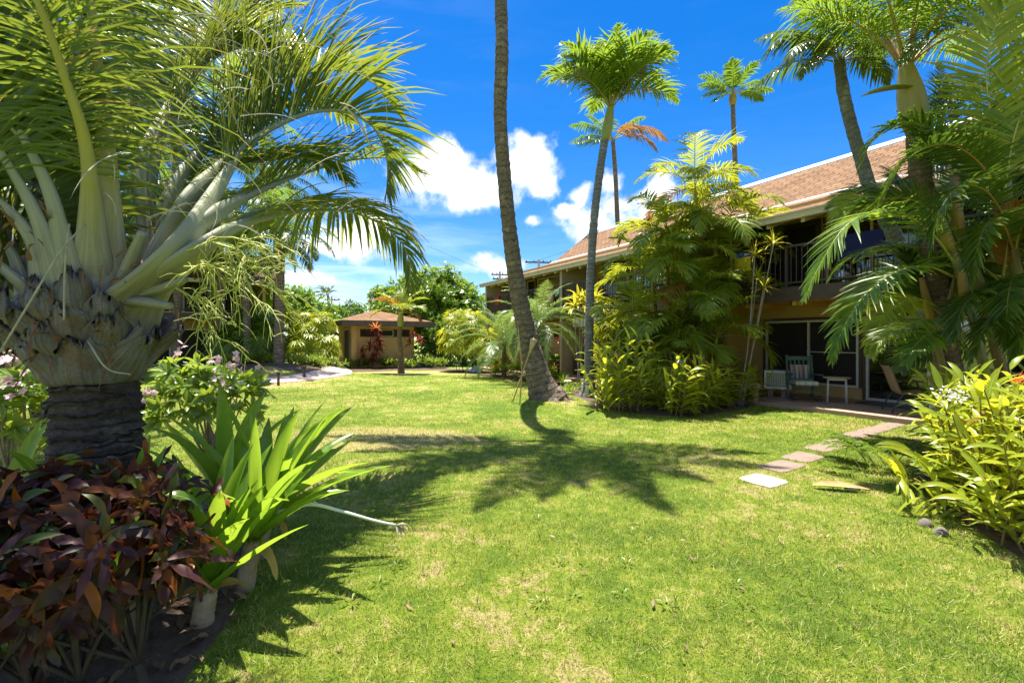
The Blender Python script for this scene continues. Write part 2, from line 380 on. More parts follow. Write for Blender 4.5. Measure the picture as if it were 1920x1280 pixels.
def bark_mat(name, ca, cb, cc, ring=26.0, bmp=0.6):
    """palm bark: horizontal leaf scars (uv.y is metres up the trunk) with blotches"""
    m, nt, out = new_mat(name); bs = nd(nt, 'ShaderNodeBsdfPrincipled'); bs.inputs['Roughness'].default_value = 0.85; bs.inputs['Specular IOR Level'].default_value = 0.2
    uvn = nd(nt, 'ShaderNodeUVMap'); sp = nd(nt, 'ShaderNodeSeparateXYZ'); nt.links.new(uvn.outputs[0], sp.inputs[0])
    tc = nd(nt, 'ShaderNodeTexCoord')
    n1 = noise(nt, 3.0, 5, 0.6); n2 = noise(nt, 26.0, 5, 0.7)
    mp = nd(nt, 'ShaderNodeMapping'); mp.inputs['Scale'].default_value = (7, 7, 60); nt.links.new(tc.outputs['Object'], mp.inputs[0])
    n3 = noise(nt, 1.0, 4, 0.6, vec=mp.outputs[0])
    y = mth(nt, 'ADD', mth(nt, 'MULTIPLY', sp.outputs[1], ring), mth(nt, 'MULTIPLY', n1, 2.2))
    fr_ = mth(nt, 'FRACT', y)
    groove = mth(nt, 'POWER', mth(nt, 'ABSOLUTE', mth(nt, 'SUBTRACT', mth(nt, 'MULTIPLY', fr_, 2.0), 1.0)), 5.0)
    c = mixc(nt, n3, ca, cb)
    c = mixc(nt, mth(nt, 'MULTIPLY', mth(nt, 'SUBTRACT', n2, 0.46), 3.6, clamp=True), c, cc)
    lich = noise(nt, 5.5, 6, 0.7); c = mixc(nt, mth(nt, 'MULTIPLY', mth(nt, 'SUBTRACT', lich, 0.52), 3.2, clamp=True), c, tuple(min(.5, q * 1.9 + .03) for q in ca))
    c = mixc(nt, mth(nt, 'MULTIPLY', groove, 0.55), c, tuple(q * 0.35 for q in ca))
    nt.links.new(c, bs.inputs['Base Color'])
    h = mth(nt, 'SUBTRACT', mth(nt, 'ADD', mth(nt, 'MULTIPLY', n2, 0.8), n3), mth(nt, 'MULTIPLY', groove, 0.9))
    nt.links.new(bump(nt, h, bmp, 0.03), bs.inputs['Normal']); nt.links.new(bs.outputs[0], out.inputs[0]); return m

def shingle_mat(name):
    m, nt, out = new_mat(name); bs = nd(nt, 'ShaderNodeBsdfPrincipled'); bs.inputs['Roughness'].default_value = 0.9; bs.inputs['Specular IOR Level'].default_value = 0.15
    uvn = nd(nt, 'ShaderNodeUVMap')
    br = nd(nt, 'ShaderNodeTexBrick'); br.offset = 0.37; br.inputs['Scale'].default_value = 1.0
    br.inputs['Brick Width'].default_value = 0.32; br.inputs['Row Height'].default_value = 0.19; br.inputs['Mortar Size'].default_value = 0.022; br.inputs['Mortar Smooth'].default_value = 0.6
    br.inputs['Color1'].default_value = (0.29, 0.165, 0.085, 1); br.inputs['Color2'].default_value = (0.165, 0.09, 0.048, 1); br.inputs['Mortar'].default_value = (0.045, 0.026, 0.017, 1)  # dark joints also paint in the shadow line between shingle courses
    nt.links.new(uvn.outputs[0], br.inputs['Vector'])
    n = noise(nt, 0.9, 6, 0.7); n2 = noise(nt, 22.0, 4, 0.7)
    c = mixc(nt, mth(nt, 'MULTIPLY', mth(nt, 'SUBTRACT', n, 0.35), 0.9, clamp=True), br.outputs['Color'], (0.32, 0.20, 0.115))
    c = mixc(nt, mth(nt, 'MULTIPLY', mth(nt, 'SUBTRACT', n2, 0.5), 1.6, clamp=True), c, (0.20, 0.11, 0.07))
    nt.links.new(c, bs.inputs['Base Color'])
    nt.links.new(bump(nt, mth(nt, 'SUBTRACT', 1.0, br.outputs['Fac']), 0.5, 0.02), bs.inputs['Normal'])
    nt.links.new(bs.outputs[0], out.inputs[0]); return m

def lawn_color(nt, dark=1.0):
    tc = nd(nt, 'ShaderNodeTexCoord'); v = tc.outputs['Object']
    a = noise(nt, 0.55, 4, 0.6, vec=v, dist=0.4); b = noise(nt, 2.6, 5, 0.65, vec=v); c_ = noise(nt, 11.0, 4, 0.6, vec=v)
    s = mth(nt, 'ADD', mth(nt, 'ADD', mth(nt, 'MULTIPLY', a, 0.75), mth(nt, 'MULTIPLY', b, 0.75)), mth(nt, 'MULTIPLY', c_, 0.5))
    # bare straw patch left of the leaning palm
    sp = nd(nt, 'ShaderNodeSeparateXYZ'); nt.links.new(v, sp.inputs[0])
    def blob(x, y, rx, ry):
        dx = mth(nt, 'MULTIPLY', mth(nt, 'SUBTRACT', sp.outputs[0], x), 1 / rx); dy = mth(nt, 'MULTIPLY', mth(nt, 'SUBTRACT', sp.outputs[1], y), 1 / ry)
        return mth(nt, 'SUBTRACT', 1.0, mth(nt, 'ADD', mth(nt, 'MULTIPLY', dx, dx), mth(nt, 'MULTIPLY', dy, dy)), clamp=True)
    dry = mth(nt, 'MAXIMUM', blob(-2.2, 7.4, 1.9, 1.2), mth(nt, 'MAXIMUM', mth(nt, 'MULTIPLY', blob(-8.5, 17.0, 4.0, 2.6), 0.8), mth(nt, 'MULTIPLY', blob(-4.5, 21.5, 6.5, 1.5), 0.75)))
    s2 = mth(nt, 'ADD', mth(nt, 'SUBTRACT', mth(nt, 'MULTIPLY', s, 1.6), 0.82), mth(nt, 'MULTIPLY', dry, 0.42))
    return ramp(nt, s2, [(0.66, (0.085, 0.165, 0.012)), (0.88, (0.165, 0.27, 0.022)), (1.0, (0.28, 0.345, 0.05)), (1.13, (0.44, 0.41, 0.13))] if False else
                [(0.0, (0.070, 0.150, 0.008)), (0.54, (0.112, 0.212, 0.010)), (0.72, (0.195, 0.295, 0.016)), (0.90, (0.335, 0.390, 0.046)), (1.0, (0.54, 0.45, 0.18))]), s2

def lawn_mat(name, blade=False):
    m, nt, out = new_mat(name); bs = nd(nt, 'ShaderNodeBsdfPrincipled'); bs.inputs['Roughness'].default_value = 0.7; bs.inputs['Specular IOR Level'].default_value = 0.15
    c, s = lawn_color(nt)
    if blade:
        geo = nd(nt, 'ShaderNodeNewGeometry'); rnd = geo.outputs['Random Per Island']
        c = mixc(nt, mth(nt, 'POWER', rnd, 2.6), c, (0.66, 0.58, 0.24)); c = mixc(nt, mth(nt, 'MULTIPLY', mth(nt, 'SUBTRACT', 0.55, rnd), 1.7, clamp=True), c, (0.10, 0.20, 0.015))
        nt.links.new(c, bs.inputs['Base Color'])
        tr = nd(nt, 'ShaderNodeBsdfTranslucent'); nt.links.new(mixc(nt, 0.4, c, (0.42, 0.46, 0.06)), tr.inputs[0])
        mx = nd(nt, 'ShaderNodeMixShader'); mx.inputs[0].default_value = 0.4; nt.links.new(bs.outputs[0], mx.inputs[1]); nt.links.new(tr.outputs[0], mx.inputs[2]); nt.links.new(mx.outputs[0], out.inputs[0])
    else:
        fine = noise(nt, 60.0, 4, 0.7); fine2 = noise(nt, 190.0, 3, 0.7)
        c = mixc(nt, mth(nt, 'MULTIPLY', mth(nt, 'SUBTRACT', fine, 0.36), 2.2, clamp=True), c, (0.06, 0.085, 0.012))
        c = mixc(nt, mth(nt, 'MULTIPLY', mth(nt, 'SUBTRACT', fine2, 0.5), 1.4, clamp=True), c, (0.42, 0.40, 0.12))
        nt.links.new(c, bs.inputs['Base Color']); nt.links.new(bump(nt, mth(nt, 'ADD', fine, fine2), 0.8, 0.03), bs.inputs['Normal']); nt.links.new(bs.outputs[0], out.inputs[0])
    return m

def glass_mat(name, tint=(0.02, 0.022, 0.025), t=0.55):
    m, nt, out = new_mat(name)
    gl = nd(nt, 'ShaderNodeBsdfGlossy'); gl.inputs['Roughness'].default_value = 0.02; gl.inputs['Color'].default_value = (0.85, 0.88, 0.9, 1)
    tr = nd(nt, 'ShaderNodeBsdfTransparent'); tr.inputs[0].default_value = (t, t, t, 1)
    fz = nd(nt, 'ShaderNodeFresnel'); fz.inputs[0].default_value = 1.65
    mx = nd(nt, 'ShaderNodeMixShader'); nt.links.new(mth(nt, 'MULTIPLY', fz.outputs[0], 2.2, clamp=True), mx.inputs[0]); nt.links.new(tr.outputs[0], mx.inputs[1]); nt.links.new(gl.outputs[0], mx.inputs[2])
    nt.links.new(mx.outputs[0], out.inputs[0]); return m

def stripes_mat(name, cols, scale=8.0):
    m, nt, out = new_mat(name); bs = nd(nt, 'ShaderNodeBsdfPrincipled'); bs.inputs['Roughness'].default_value = 0.85
    uvn = nd(nt, 'ShaderNodeUVMap'); sp = nd(nt, 'ShaderNodeSeparateXYZ'); nt.links.new(uvn.outputs[0], sp.inputs[0])
    c = ramp(nt, mth(nt, 'FRACT', mth(nt, 'MULTIPLY', sp.outputs[0], scale)), [(i / len(cols), q) for i, q in enumerate(cols)])
    nt.nodes[-1]
    for n in nt.nodes:
        if n.type == 'VALTORGB': n.color_ramp.interpolation = 'CONSTANT'
    nt.links.new(c, bs.inputs['Base Color']); nt.links.new(bs.outputs[0], out.inputs[0]); return m

def sheath_mat(name):
    """weathered palm leaf bases: silver grey with long streaks, browned by tears"""
    m, nt, out = new_mat(name); bs = nd(nt, 'ShaderNodeBsdfPrincipled'); bs.inputs['Roughness'].default_value = 0.62; bs.inputs['Specular IOR Level'].default_value = 0.35
    uvn = nd(nt, 'ShaderNodeUVMap'); mp = nd(nt, 'ShaderNodeMapping'); mp.inputs['Scale'].default_value = (14, 1.6, 1); nt.links.new(uvn.outputs[0], mp.inputs[0])
    st = noise(nt, 1.6, 6, 0.65, vec=mp.outputs[0]); bl = noise(nt, 5.0, 6, 0.65); fi = noise(nt, 45.0, 4, 0.7)
    sp = nd(nt, 'ShaderNodeSeparateXYZ'); nt.links.new(uvn.outputs[0], sp.inputs[0])
    c = mixc(nt, mth(nt, 'MULTIPLY', mth(nt, 'SUBTRACT', st, 0.22), 1.8, clamp=True), (0.045, 0.036, 0.033), (0.31, 0.295, 0.295))
    c = mixc(nt, mth(nt, 'MULTIPLY', mth(nt, 'SUBTRACT', bl, 0.47), 3.4, clamp=True), c, (0.17, 0.085, 0.04))
    c = mixc(nt, mth(nt, 'MULTIPLY', mth(nt, 'SUBTRACT', fi, 0.58), 4.0, clamp=True), c, (0.06, 0.045, 0.035))
    nt.links.new(c, bs.inputs['Base Color']); nt.links.new(bump(nt, mth(nt, 'ADD', mth(nt, 'ADD', st, bl), mth(nt, 'MULTIPLY', fi, 0.6)), 0.8, 0.03), bs.inputs['Normal'])
    nt.links.new(bs.outputs[0], out.inputs[0]); return m

M = {}
M['palm']    = leaf_mat('palm_leaf', [(0.058, 0.126, 0.0107), (0.0966, 0.1848, 0.0134), (0.1642, 0.252, 0.0188)], (0.30,0.42,0.03), 0.5, 0.34, tip=(0.42,0.32,0.12), tip_at=0.93)
M['coco']    = leaf_mat('coconut_leaf', [(0.0447, 0.1117, 0.0128), (0.0718, 0.1595, 0.016), (0.1196, 0.2154, 0.0223)], (0.26,0.40,0.03), 0.45, 0.30, tip=(0.48,0.40,0.22), tip_at=0.90, spec=0.6)
M['dark']    = leaf_mat('dark_palm_leaf', [(0.0495, 0.0908, 0.0096), (0.0788, 0.132, 0.012), (0.1237, 0.1733, 0.0168)], (0.16,0.27,0.02), 0.4, 0.30, tip=(0.36,0.30,0.16), tip_at=0.96, spec=0.6)
M['tri']     = leaf_mat('triangle_leaf', [(0.051, 0.1084, 0.0179), (0.0829, 0.1466, 0.0204), (0.1339, 0.1913, 0.0281)], (0.36,0.42,0.035), 0.44, 0.36, tip=(0.55,0.36,0.10), tip_at=0.80)
M['areca']   = leaf_mat('areca_leaf', [(0.0792, 0.1656, 0.0144), (0.162, 0.288, 0.0216), (0.306, 0.396, 0.0324), (0.36, 0.36, 0.03)], (0.46,0.50,0.03), 0.54, 0.33, tip=(0.50,0.36,0.12), tip_at=0.94)
M['rust']    = leaf_mat('rusty_leaf', [(0.16,0.13,0.012),(0.30,0.15,0.012),(0.22,0.065,0.012)], (0.50,0.24,0.02), 0.45, 0.5, tip=(0.22,0.09,0.04), tip_at=0.75)
M['date']    = leaf_mat('date_leaf', [(0.0863, 0.1639, 0.0302), (0.1294, 0.2156, 0.0431), (0.1725, 0.2501, 0.0604)], (0.36,0.48,0.08), 0.36, 0.30, spec=0.7)
M['fan']     = leaf_mat('fan_leaf', [(0.15, 0.255, 0.018), (0.285, 0.375, 0.024), (0.51, 0.51, 0.033)], (0.55,0.54,0.03), 0.48, 0.34, tip=(0.5,0.38,0.1), tip_at=1.0)
M['fandark'] = leaf_mat('fan_leaf_dark', [(0.065, 0.143, 0.0156), (0.1105, 0.2015, 0.0208), (0.208, 0.273, 0.026)], (0.32,0.40,0.03), 0.42, 0.34)
M['ginger']  = leaf_mat('ginger_leaf', [(0.1584, 0.264, 0.0158), (0.2772, 0.3696, 0.0185), (0.4752, 0.4884, 0.029)], (0.62,0.62,0.03), 0.54, 0.32, tip=(0.50,0.34,0.07), tip_at=0.97, midrib=(0.40,0.44,0.10), dead=(0.36,0.24,0.05), dead_p=0.025)
M['crinum']  = leaf_mat('crinum_leaf', [(0.0896, 0.207, 0.0193), (0.138, 0.276, 0.0221), (0.207, 0.345, 0.0304)], (0.42,0.58,0.04), 0.5, 0.30, tip=(0.45,0.36,0.08), tip_at=1.02)
M['crinold'] = leaf_mat('crinum_old_leaf', [(0.46,0.22,0.05),(0.52,0.36,0.08)], (0.75,0.5,0.08), 0.40, 0.5)
M['croton']  = leaf_mat('croton_leaf', [(0.0225, 0.0075, 0.012), (0.0413, 0.0105, 0.0135), (0.0638, 0.0225, 0.009), (0.0263, 0.009, 0.015), (0.045, 0.0788, 0.009)], (0.34,0.07,0.03), 0.24, 0.46, spec=0.30, patch=(0.13,0.04,0.03), dead=(0.22,0.065,0.012), dead_p=0.08)
M['crotong'] = leaf_mat('croton_green_leaf', [(0.06,0.14,0.010),(0.09,0.19,0.012)], (0.36,0.50,0.03), 0.36, 0.26, spec=0.6, midrib=(0.3,0.3,0.06))
M['plum']    = leaf_mat('shrub_leaf', [(0.0845, 0.1755, 0.0182), (0.1365, 0.2405, 0.0234), (0.2145, 0.3055, 0.0325)], (0.40,0.50,0.04), 0.42, 0.26, spec=0.7, midrib=(0.22,0.27,0.08))
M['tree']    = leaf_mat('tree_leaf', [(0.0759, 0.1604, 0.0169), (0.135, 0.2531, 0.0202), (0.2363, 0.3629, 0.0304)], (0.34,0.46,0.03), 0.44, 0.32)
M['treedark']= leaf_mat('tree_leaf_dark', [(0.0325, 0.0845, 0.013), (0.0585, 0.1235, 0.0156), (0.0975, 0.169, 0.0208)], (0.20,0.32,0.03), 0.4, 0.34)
M['tired']   = leaf_mat('red_ti_leaf', [(0.085,0.012,0.018),(0.16,0.020,0.022),(0.26,0.035,0.030)], (0.55,0.08,0.05), 0.34, 0.3)
M['tiorange']= leaf_mat('orange_ti_leaf', [(0.42,0.12,0.04),(0.55,0.20,0.06)], (0.85,0.35,0.08), 0.4, 0.3)
M['tiyellow']= leaf_mat('yellow_ti_leaf', [(0.20,0.28,0.02),(0.42,0.42,0.03),(0.58,0.46,0.04)], (0.75,0.68,0.05), 0.42, 0.32)
M['cover']   = leaf_mat('ground_cover_leaf', [(0.0585, 0.13, 0.0156), (0.0975, 0.182, 0.0182), (0.195, 0.26, 0.026)], (0.30,0.40,0.03), 0.42, 0.34)
M['banana']  = leaf_mat('banana_leaf', [(0.07,0.14,0.03),(0.09,0.17,0.035)], (0.35,0.5,0.06), 0.34, 0.3, midrib=(0.25,0.32,0.12))
M['rach']    = solid('rachis', (0.17,0.20,0.03), 0.45, 0.18, 5, c2=(0.26,0.22,0.05))
M['rachy']   = solid('yellow_rachis', (0.36,0.34,0.055), 0.42, 0.15, 4, c2=(0.24,0.27,0.05))
M['racho']   = solid('orange_rachis', (0.30,0.15,0.03), 0.45, 0.2, 4, c2=(0.26,0.24,0.04))
M['rachg']   = solid('grey_petiole', (0.34,0.33,0.28), 0.55, 0.15, 7, c2=(0.22,0.215,0.15), bmp=0.3, bscale=40)
def petiole_mat(name, top):
    m, nt, out = new_mat(name); bs = nd(nt, 'ShaderNodeBsdfPrincipled'); bs.inputs['Roughness'].default_value = 0.5
    uvn = nd(nt, 'ShaderNodeUVMap'); sp = nd(nt, 'ShaderNodeSeparateXYZ'); nt.links.new(uvn.outputs[0], sp.inputs[0])
    mp = nd(nt, 'ShaderNodeMapping'); mp.inputs['Scale'].default_value = (16, 1.5, 1); nt.links.new(uvn.outputs[0], mp.inputs[0]); st_ = noise(nt, 1.4, 6, 0.65, vec=mp.outputs[0]); bl = noise(nt, 6.0, 5, 0.6)
    low = mixc(nt, mth(nt, 'MULTIPLY', mth(nt, 'SUBTRACT', st_, 0.25), 1.8, clamp=True), (0.09, 0.078, 0.074), (0.43, 0.415, 0.415))
    low = mixc(nt, mth(nt, 'MULTIPLY', mth(nt, 'SUBTRACT', bl, 0.55), 3.0, clamp=True), low, (0.16, 0.10, 0.06))
    mr = nd(nt, 'ShaderNodeMapRange'); mr.inputs[1].default_value = 0.5; mr.inputs[2].default_value = 1.25; nt.links.new(mth(nt, 'ADD', sp.outputs[1], mth(nt, 'MULTIPLY', bl, 0.3)), mr.inputs[0])
    nt.links.new(mixc(nt, mr.outputs[0], low, mixc(nt, st_, top, tuple(q * .75 for q in top))), bs.inputs['Base Color']); nt.links.new(bump(nt, st_, 0.4, 0.01), bs.inputs['Normal']); nt.links.new(bs.outputs[0], out.inputs[0]); return m
M['petg'] = petiole_mat('grey_leaf_stalk', (0.30, 0.32, 0.17)); M['pety'] = petiole_mat('yellow_leaf_stalk', (0.37, 0.34, 0.05))
M['shaft']   = solid('green_crownshaft', (0.20,0.23,0.03), 0.4, 0.15, 5, c2=(0.30,0.27,0.045))
M['shafty']  = solid('yellow_crownshaft', (0.34,0.25,0.022), 0.42, 0.15, 5, c2=(0.24,0.23,0.04))
M['bark']    = bark_mat('coconut_bark', (0.25,0.195,0.15), (0.15,0.115,0.09), (0.055,0.040,0.030), 7.0, 0.9)
M['barkg']   = bark_mat('grey_palm_bark', (0.22,0.215,0.215), (0.155,0.15,0.15), (0.085,0.08,0.08), 10.0, 0.5)
M['barkb']   = bark_mat('brown_palm_bark', (0.22,0.15,0.085), (0.15,0.10,0.055), (0.07,0.05,0.03), 14.0, 0.6)
M['barkt']   = bark_mat('triangle_bark', (0.11,0.085,0.070), (0.055,0.043,0.038), (0.018,0.014,0.012), 13.0, 1.0)
M['cane']    = solid('areca_cane', (0.20,0.145,0.06), 0.5, 0.25, 8, c2=(0.15,0.13,0.04))
M['wood']    = solid('branch', (0.055,0.040,0.030), 0.85, 0.2, 12, bmp=0.4)
M['woodlt']  = solid('pale_branch', (0.34,0.29,0.22), 0.8, 0.2, 12, bmp=0.4)
M['sheath']  = sheath_mat('leaf_base')
M['torn']    = solid('torn_sheath', (0.22,0.115,0.05), 0.8, 0.25, 9, bmp=0.5, bscale=25, c2=(0.10,0.055,0.03))
M['fibre']   = solid('fibre', (0.40,0.36,0.22), 0.8, 0.2, 20)
M['spray']   = solid('flower_spray', (0.33,0.40,0.045), 0.55, 0.15, 20, c2=(0.42,0.38,0.07))
M['stub']    = solid('crinum_stem', (0.38,0.31,0.22), 0.8, 0.25, 10, bmp=0.6, bscale=18, c2=(0.24,0.15,0.08))
M['scape']   = solid('flower_stalk', (0.70,0.72,0.58), 0.4, 0.1, 6)
M['pink']    = leaf_mat('pink_petal', [(0.75,0.40,0.48),(0.82,0.62,0.66)], (0.9,0.6,0.65), 0.35, 0.5)
M['white']   = leaf_mat('white_petal', [(0.80,0.74,0.68),(0.84,0.80,0.76)], (0.9,0.85,0.8), 0.35, 0.5)
M['redfl']   = leaf_mat('red_petal', [(0.60,0.05,0.02),(0.70,0.12,0.03)], (0.9,0.2,0.04), 0.35, 0.4)
M['soil']    = solid('mulch', (0.135,0.085,0.055), 0.95, 0.25, 14, bmp=0.9, bscale=45, c2=(0.06,0.038,0.026))
M['lawn']    = lawn_mat('lawn'); M['blade'] = lawn_mat('grass_blade', True)
M['shingle'] = shingle_mat('roof_shingle')
M['stucco']  = solid('ochre_stucco', (0.57,0.385,0.15), 0.9, 0.07, 1.6, bmp=0.25, bscale=60)
M['beige']   = solid('beige_stucco', (0.47,0.37,0.26), 0.9, 0.07, 1.6, bmp=0.25, bscale=60)
M['cream']   = solid('cream_paint', (0.66,0.54,0.36), 0.6, 0.08, 3)
M['orange']  = solid('ochre_paint', (0.55,0.31,0.075), 0.7, 0.08, 2)
M['brown']   = solid('dark_brown_paint', (0.085,0.050,0.030), 0.55, 0.12, 4)
M['fascia']  = solid('brown_fascia', (0.115,0.085,0.062), 0.6, 0.12, 3)
M['rail']    = solid('bronze_rail', (0.060,0.046,0.036), 0.4, 0.1, 5)
M['screen']  = solid('insect_screen', (0.018,0.012,0.009), 0.75, 0.1, 3)
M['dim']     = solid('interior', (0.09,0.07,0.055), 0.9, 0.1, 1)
M['alu']     = solid('aluminium_frame', (0.62,0.60,0.54), 0.4, 0.08, 4)
M['glass']   = glass_mat('window_glass', t=0.6)
M['curtain'] = solid('curtain', (0.62,0.56,0.44), 0.9, 0.08, 3)
M['blueplum']= solid('violet_drape', (0.30,0.30,0.52), 0.9, 0.08, 3)
M['patio']   = solid('patio_concrete', (0.44,0.285,0.205), 0.85, 0.08, 1.2, bmp=0.2, bscale=50, c2=(0.36,0.235,0.17))
M['path']    = solid('path_concrete', (0.60,0.45,0.37), 0.9, 0.08, 1.2, bmp=0.2, bscale=50)
M['stone']   = solid('stepping_stone', (0.27,0.195,0.15), 0.9, 0.15, 5, bmp=0.4, bscale=60)
M['stonew']  = solid('white_stone', (0.46,0.41,0.35), 0.85, 0.08, 5, bmp=0.4, bscale=60)
M['bamboo']  = solid('bamboo', (0.50,0.36,0.14), 0.5, 0.2, 10, c2=(0.34,0.22,0.08))
M['weave']   = solid('woven_bamboo', (0.60,0.46,0.22), 0.7, 0.2, 40, bmp=0.6, bscale=60)
M['metal']   = solid('grey_metal', (0.42,0.42,0.43), 0.4, 0.1, 6, metal=0.6)
M['black']   = solid('black_metal', (0.025,0.025,0.026), 0.45, 0.1, 6)
M['whitep']  = solid('white_paint', (0.72,0.70,0.66), 0.5, 0.08, 4)
M['teal']    = solid('teal_paint', (0.055,0.12,0.115), 0.55, 0.2, 6)
M['rocker_back'] = stripes_mat('rocker_cushion', [(0.46,0.22,0.10),(0.12,0.20,0.34),(0.40,0.15,0.10),(0.30,0.34,0.36),(0.45,0.30,0.15)], 2.0)
M['rocker_seat'] = stripes_mat('seat_cushion', [(0.52,0.50,0.42),(0.30,0.40,0.34),(0.60,0.42,0.28),(0.45,0.50,0.50)], 7.0)
M['sling']   = solid('sling_fabric', (0.36,0.25,0.165), 0.85, 0.08, 60, bmp=0.2, bscale=200)
M['tabletop']= solid('table_wood', (0.48,0.36,0.24), 0.5, 0.15, 5)
M['pole']    = solid('utility_pole_wood', (0.10,0.065,0.05), 0.85, 0.2, 4)
M['rainbow'] = stripes_mat('rainbow_fabric', [(0.75,0.55,0.02),(0.72,0.22,0.02),(0.05,0.35,0.10),(0.03,0.10,0.55),(0.75,0.60,0.03)], 1.0)
M['blue']    = solid('blue_towel', (0.010,0.013,0.075), 0.9, 0.1, 4)
M['pattern'] = solid('patterned_towel', (0.70,0.72,0.74), 0.9, 0.3, 16, c2=(0.10,0.16,0.30))
M['bluewht'] = solid('pale_blue_cloth', (0.55,0.66,0.85), 0.6, 0.25, 5, c2=(0.22,0.36,0.70))
M['pot']     = solid('terracotta', (0.34,0.15,0.07), 0.8, 0.2, 6)
M['darkpot'] = solid('dark_planter', (0.10,0.06,0.045), 0.7, 0.2, 6)
M['spathe']  = solid('dried_sheath', (0.46,0.31,0.09), 0.6, 0.25, 7, c2=(0.30,0.18,0.06))
M['rock']    = solid('lava_rock', (0.20,0.17,0.15), 0.9, 0.3, 6, bmp=0.8, bscale=18)
M['red']     = solid('red_cloth', (0.45,0.03,0.03), 0.8, 0.15, 6)
# ------------------------------------------------------------------ ground
def inpoly(x, y, poly):
    poly = np.asarray(poly); r = np.zeros(len(x), bool); j = len(poly) - 1
    for i in range(len(poly)):
        xi, yi = poly[i]; xj, yj = poly[j]
        r ^= ((yi > y) != (yj > y)) & (x < (xj - xi) * (y - yi) / (yj - yi + 1e-12) + xi); j = i
    return r
ax = np.concatenate([-np.geomspace(3000, 19, 26), np.arange(-18, 14.01, 0.2), np.geomspace(15, 3000, 26)])
ay = np.concatenate([-np.geomspace(400, 3.2, 14), np.arange(-3, 30.01, 0.2), np.geomspace(31, 3500, 26)])
gx, gy = np.meshgrid(ax, ay, indexing='ij'); gz = hgt(gx, gy)
ii = np.arange(gx.size).reshape(gx.shape)
mb = MB(); mb.add(np.stack([gx, gy, gz], -1).reshape(-1, 3), np.stack([ii[:-1, :-1], ii[1:, :-1], ii[1:, 1:], ii[:-1, 1:]], -1).reshape(-1, 4))
struct(mb.build('ground', M['lawn']))

def patch(name, poly, mat, dz=0.012, rings=7, sub=5):
    poly = np.asarray(poly, float); b = []
    for i in range(len(poly)):
        p, q = poly[i], poly[(i + 1) % len(poly)]
        for k in range(sub): b.append(p + (q - p) * k / sub)
    b = np.array(b); c = b.mean(0); n = len(b); v = [c[None]]
    for r in range(1, rings + 1): v.append(c + (b - c) * r / rings)
    v = np.vstack(v); z = hgt(v[:, 0], v[:, 1]) + dz
    z[-n:] -= dz * 1.6
    f3 = [(0, 1 + i, 1 + (i + 1) % n) for i in range(n)]
    f4 = [(1 + (r - 1) * n + i, 1 + r * n + i, 1 + r * n + (i + 1) % n, 1 + (r - 1) * n + (i + 1) % n) for r in range(1, rings) for i in range(n)]
    mb = MB(); V = np.hstack([v, z[:, None]]); mb.add(V, f3)
    mb.f.append(np.array(f4)); mb.m.append((0, len(f4), True))
    return struct(mb.build(name, mat))
g2 = lambda px, py: tuple(G(px, py)[:2])
BED_L = [(-5.0, 1.0), (-1.45, 1.35), (-1.42, 1.9), (-1.50, 2.5), (-1.72, 3.0), (-2.0, 3.7), (-2.6, 4.6), (-5.2, 5.0)]
BED_R = [(3.15, 2.3), (3.62, 3.25), (3.95, 4.25), (4.5, 5.2), (5.6, 6.3), (7.0, 7.2), (9.0, 5.5), (8.0, 2.0)]
BED_C = [g2(1068, 742), g2(1100, 757), g2(1140, 769), g2(1200, 778), g2(1270, 782), g2(1340, 778), g2(1415, 766), (6.6, 12.2), (4.2, 16.0), (1.9, 15.6)]
BED_F = [g2(930, 707), g2(965, 716), g2(1010, 716), g2(1058, 722), (2.3, 17.5), (-1.0, 23.0), (-2.4, 24.5), (-4.2, 24.2), g2(838, 696)]
BED_H = [g2(640, 697), g2(700, 696), g2(760, 694), g2(835, 694), (-3.4, 26.5), (-6.0, 26.5), (-8.8, 25.0)]
BED_W = [g2(395, 704), g2(470, 694), g2(505, 690), g2(560, 700), g2(615, 700), (-10.0, 24.0), (-14, 26.0), (-19, 24)]
BEDS = [BED_L, BED_R, BED_C, BED_F, BED_H, BED_W]
for b in BEDS: patch('planting_bed', b, M['soil'])
# curving garden path
pl = spline([G(300, 742)[:2], G(400, 726)[:2], G(470, 717)[:2], G(540, 712)[:2], G(590, 706)[:2], G(618, 700)[:2], G(632, 695.5)[:2], (-10.2, 25.5), (-11.2, 30)], 60)
pt = nrm(np.gradient(pl, axis=0)); pn = np.stack([-pt[:, 1], pt[:, 0]], 1); hwid = 0.62
rows = [pl + pn * w for w in (-hwid - 0.02, -hwid, -0.2, 0.2, hwid, hwid + 0.02)]
V = np.stack([np.hstack([r, (hgt(r[:, 0], r[:, 1]) + (0.035 if 0 < k < 5 else -0.02))[:, None]]) for k, r in enumerate(rows)], 1)
idx = np.arange(60 * 6).reshape(60, 6)
mb = MB(); mb.add(V.reshape(-1, 3), np.stack([idx[:-1, :-1], idx[:-1, 1:], idx[1:, 1:], idx[1:, :-1]], -1).reshape(-1, 4), smooth=False)
struct(mb.build('path', M['path']))
PATHPOLY = np.vstack([pl + pn * 0.66, (pl - pn * 0.66)[::-1]])
PAT_N0 = 10.65
mb = MB(); box(mb, (PAT_N0, -6, -0.2), (13.3, 22.2, 0.10), fr)
for t in np.arange(-4, 22, 1.7): box(mb, (PAT_N0 + 0.01, t, 0.099), (13.1, t + 0.012, 0.1015), fr, 1)
struct(mb.build('patio', [M['patio'], M['brown']]))
PATPOLY = [tuple(fr([(n, t, 0)])[0][:2]) for n, t in ((PAT_N0, -6), (PAT_N0, 22.2), (30, 22.2), (30, -6))]
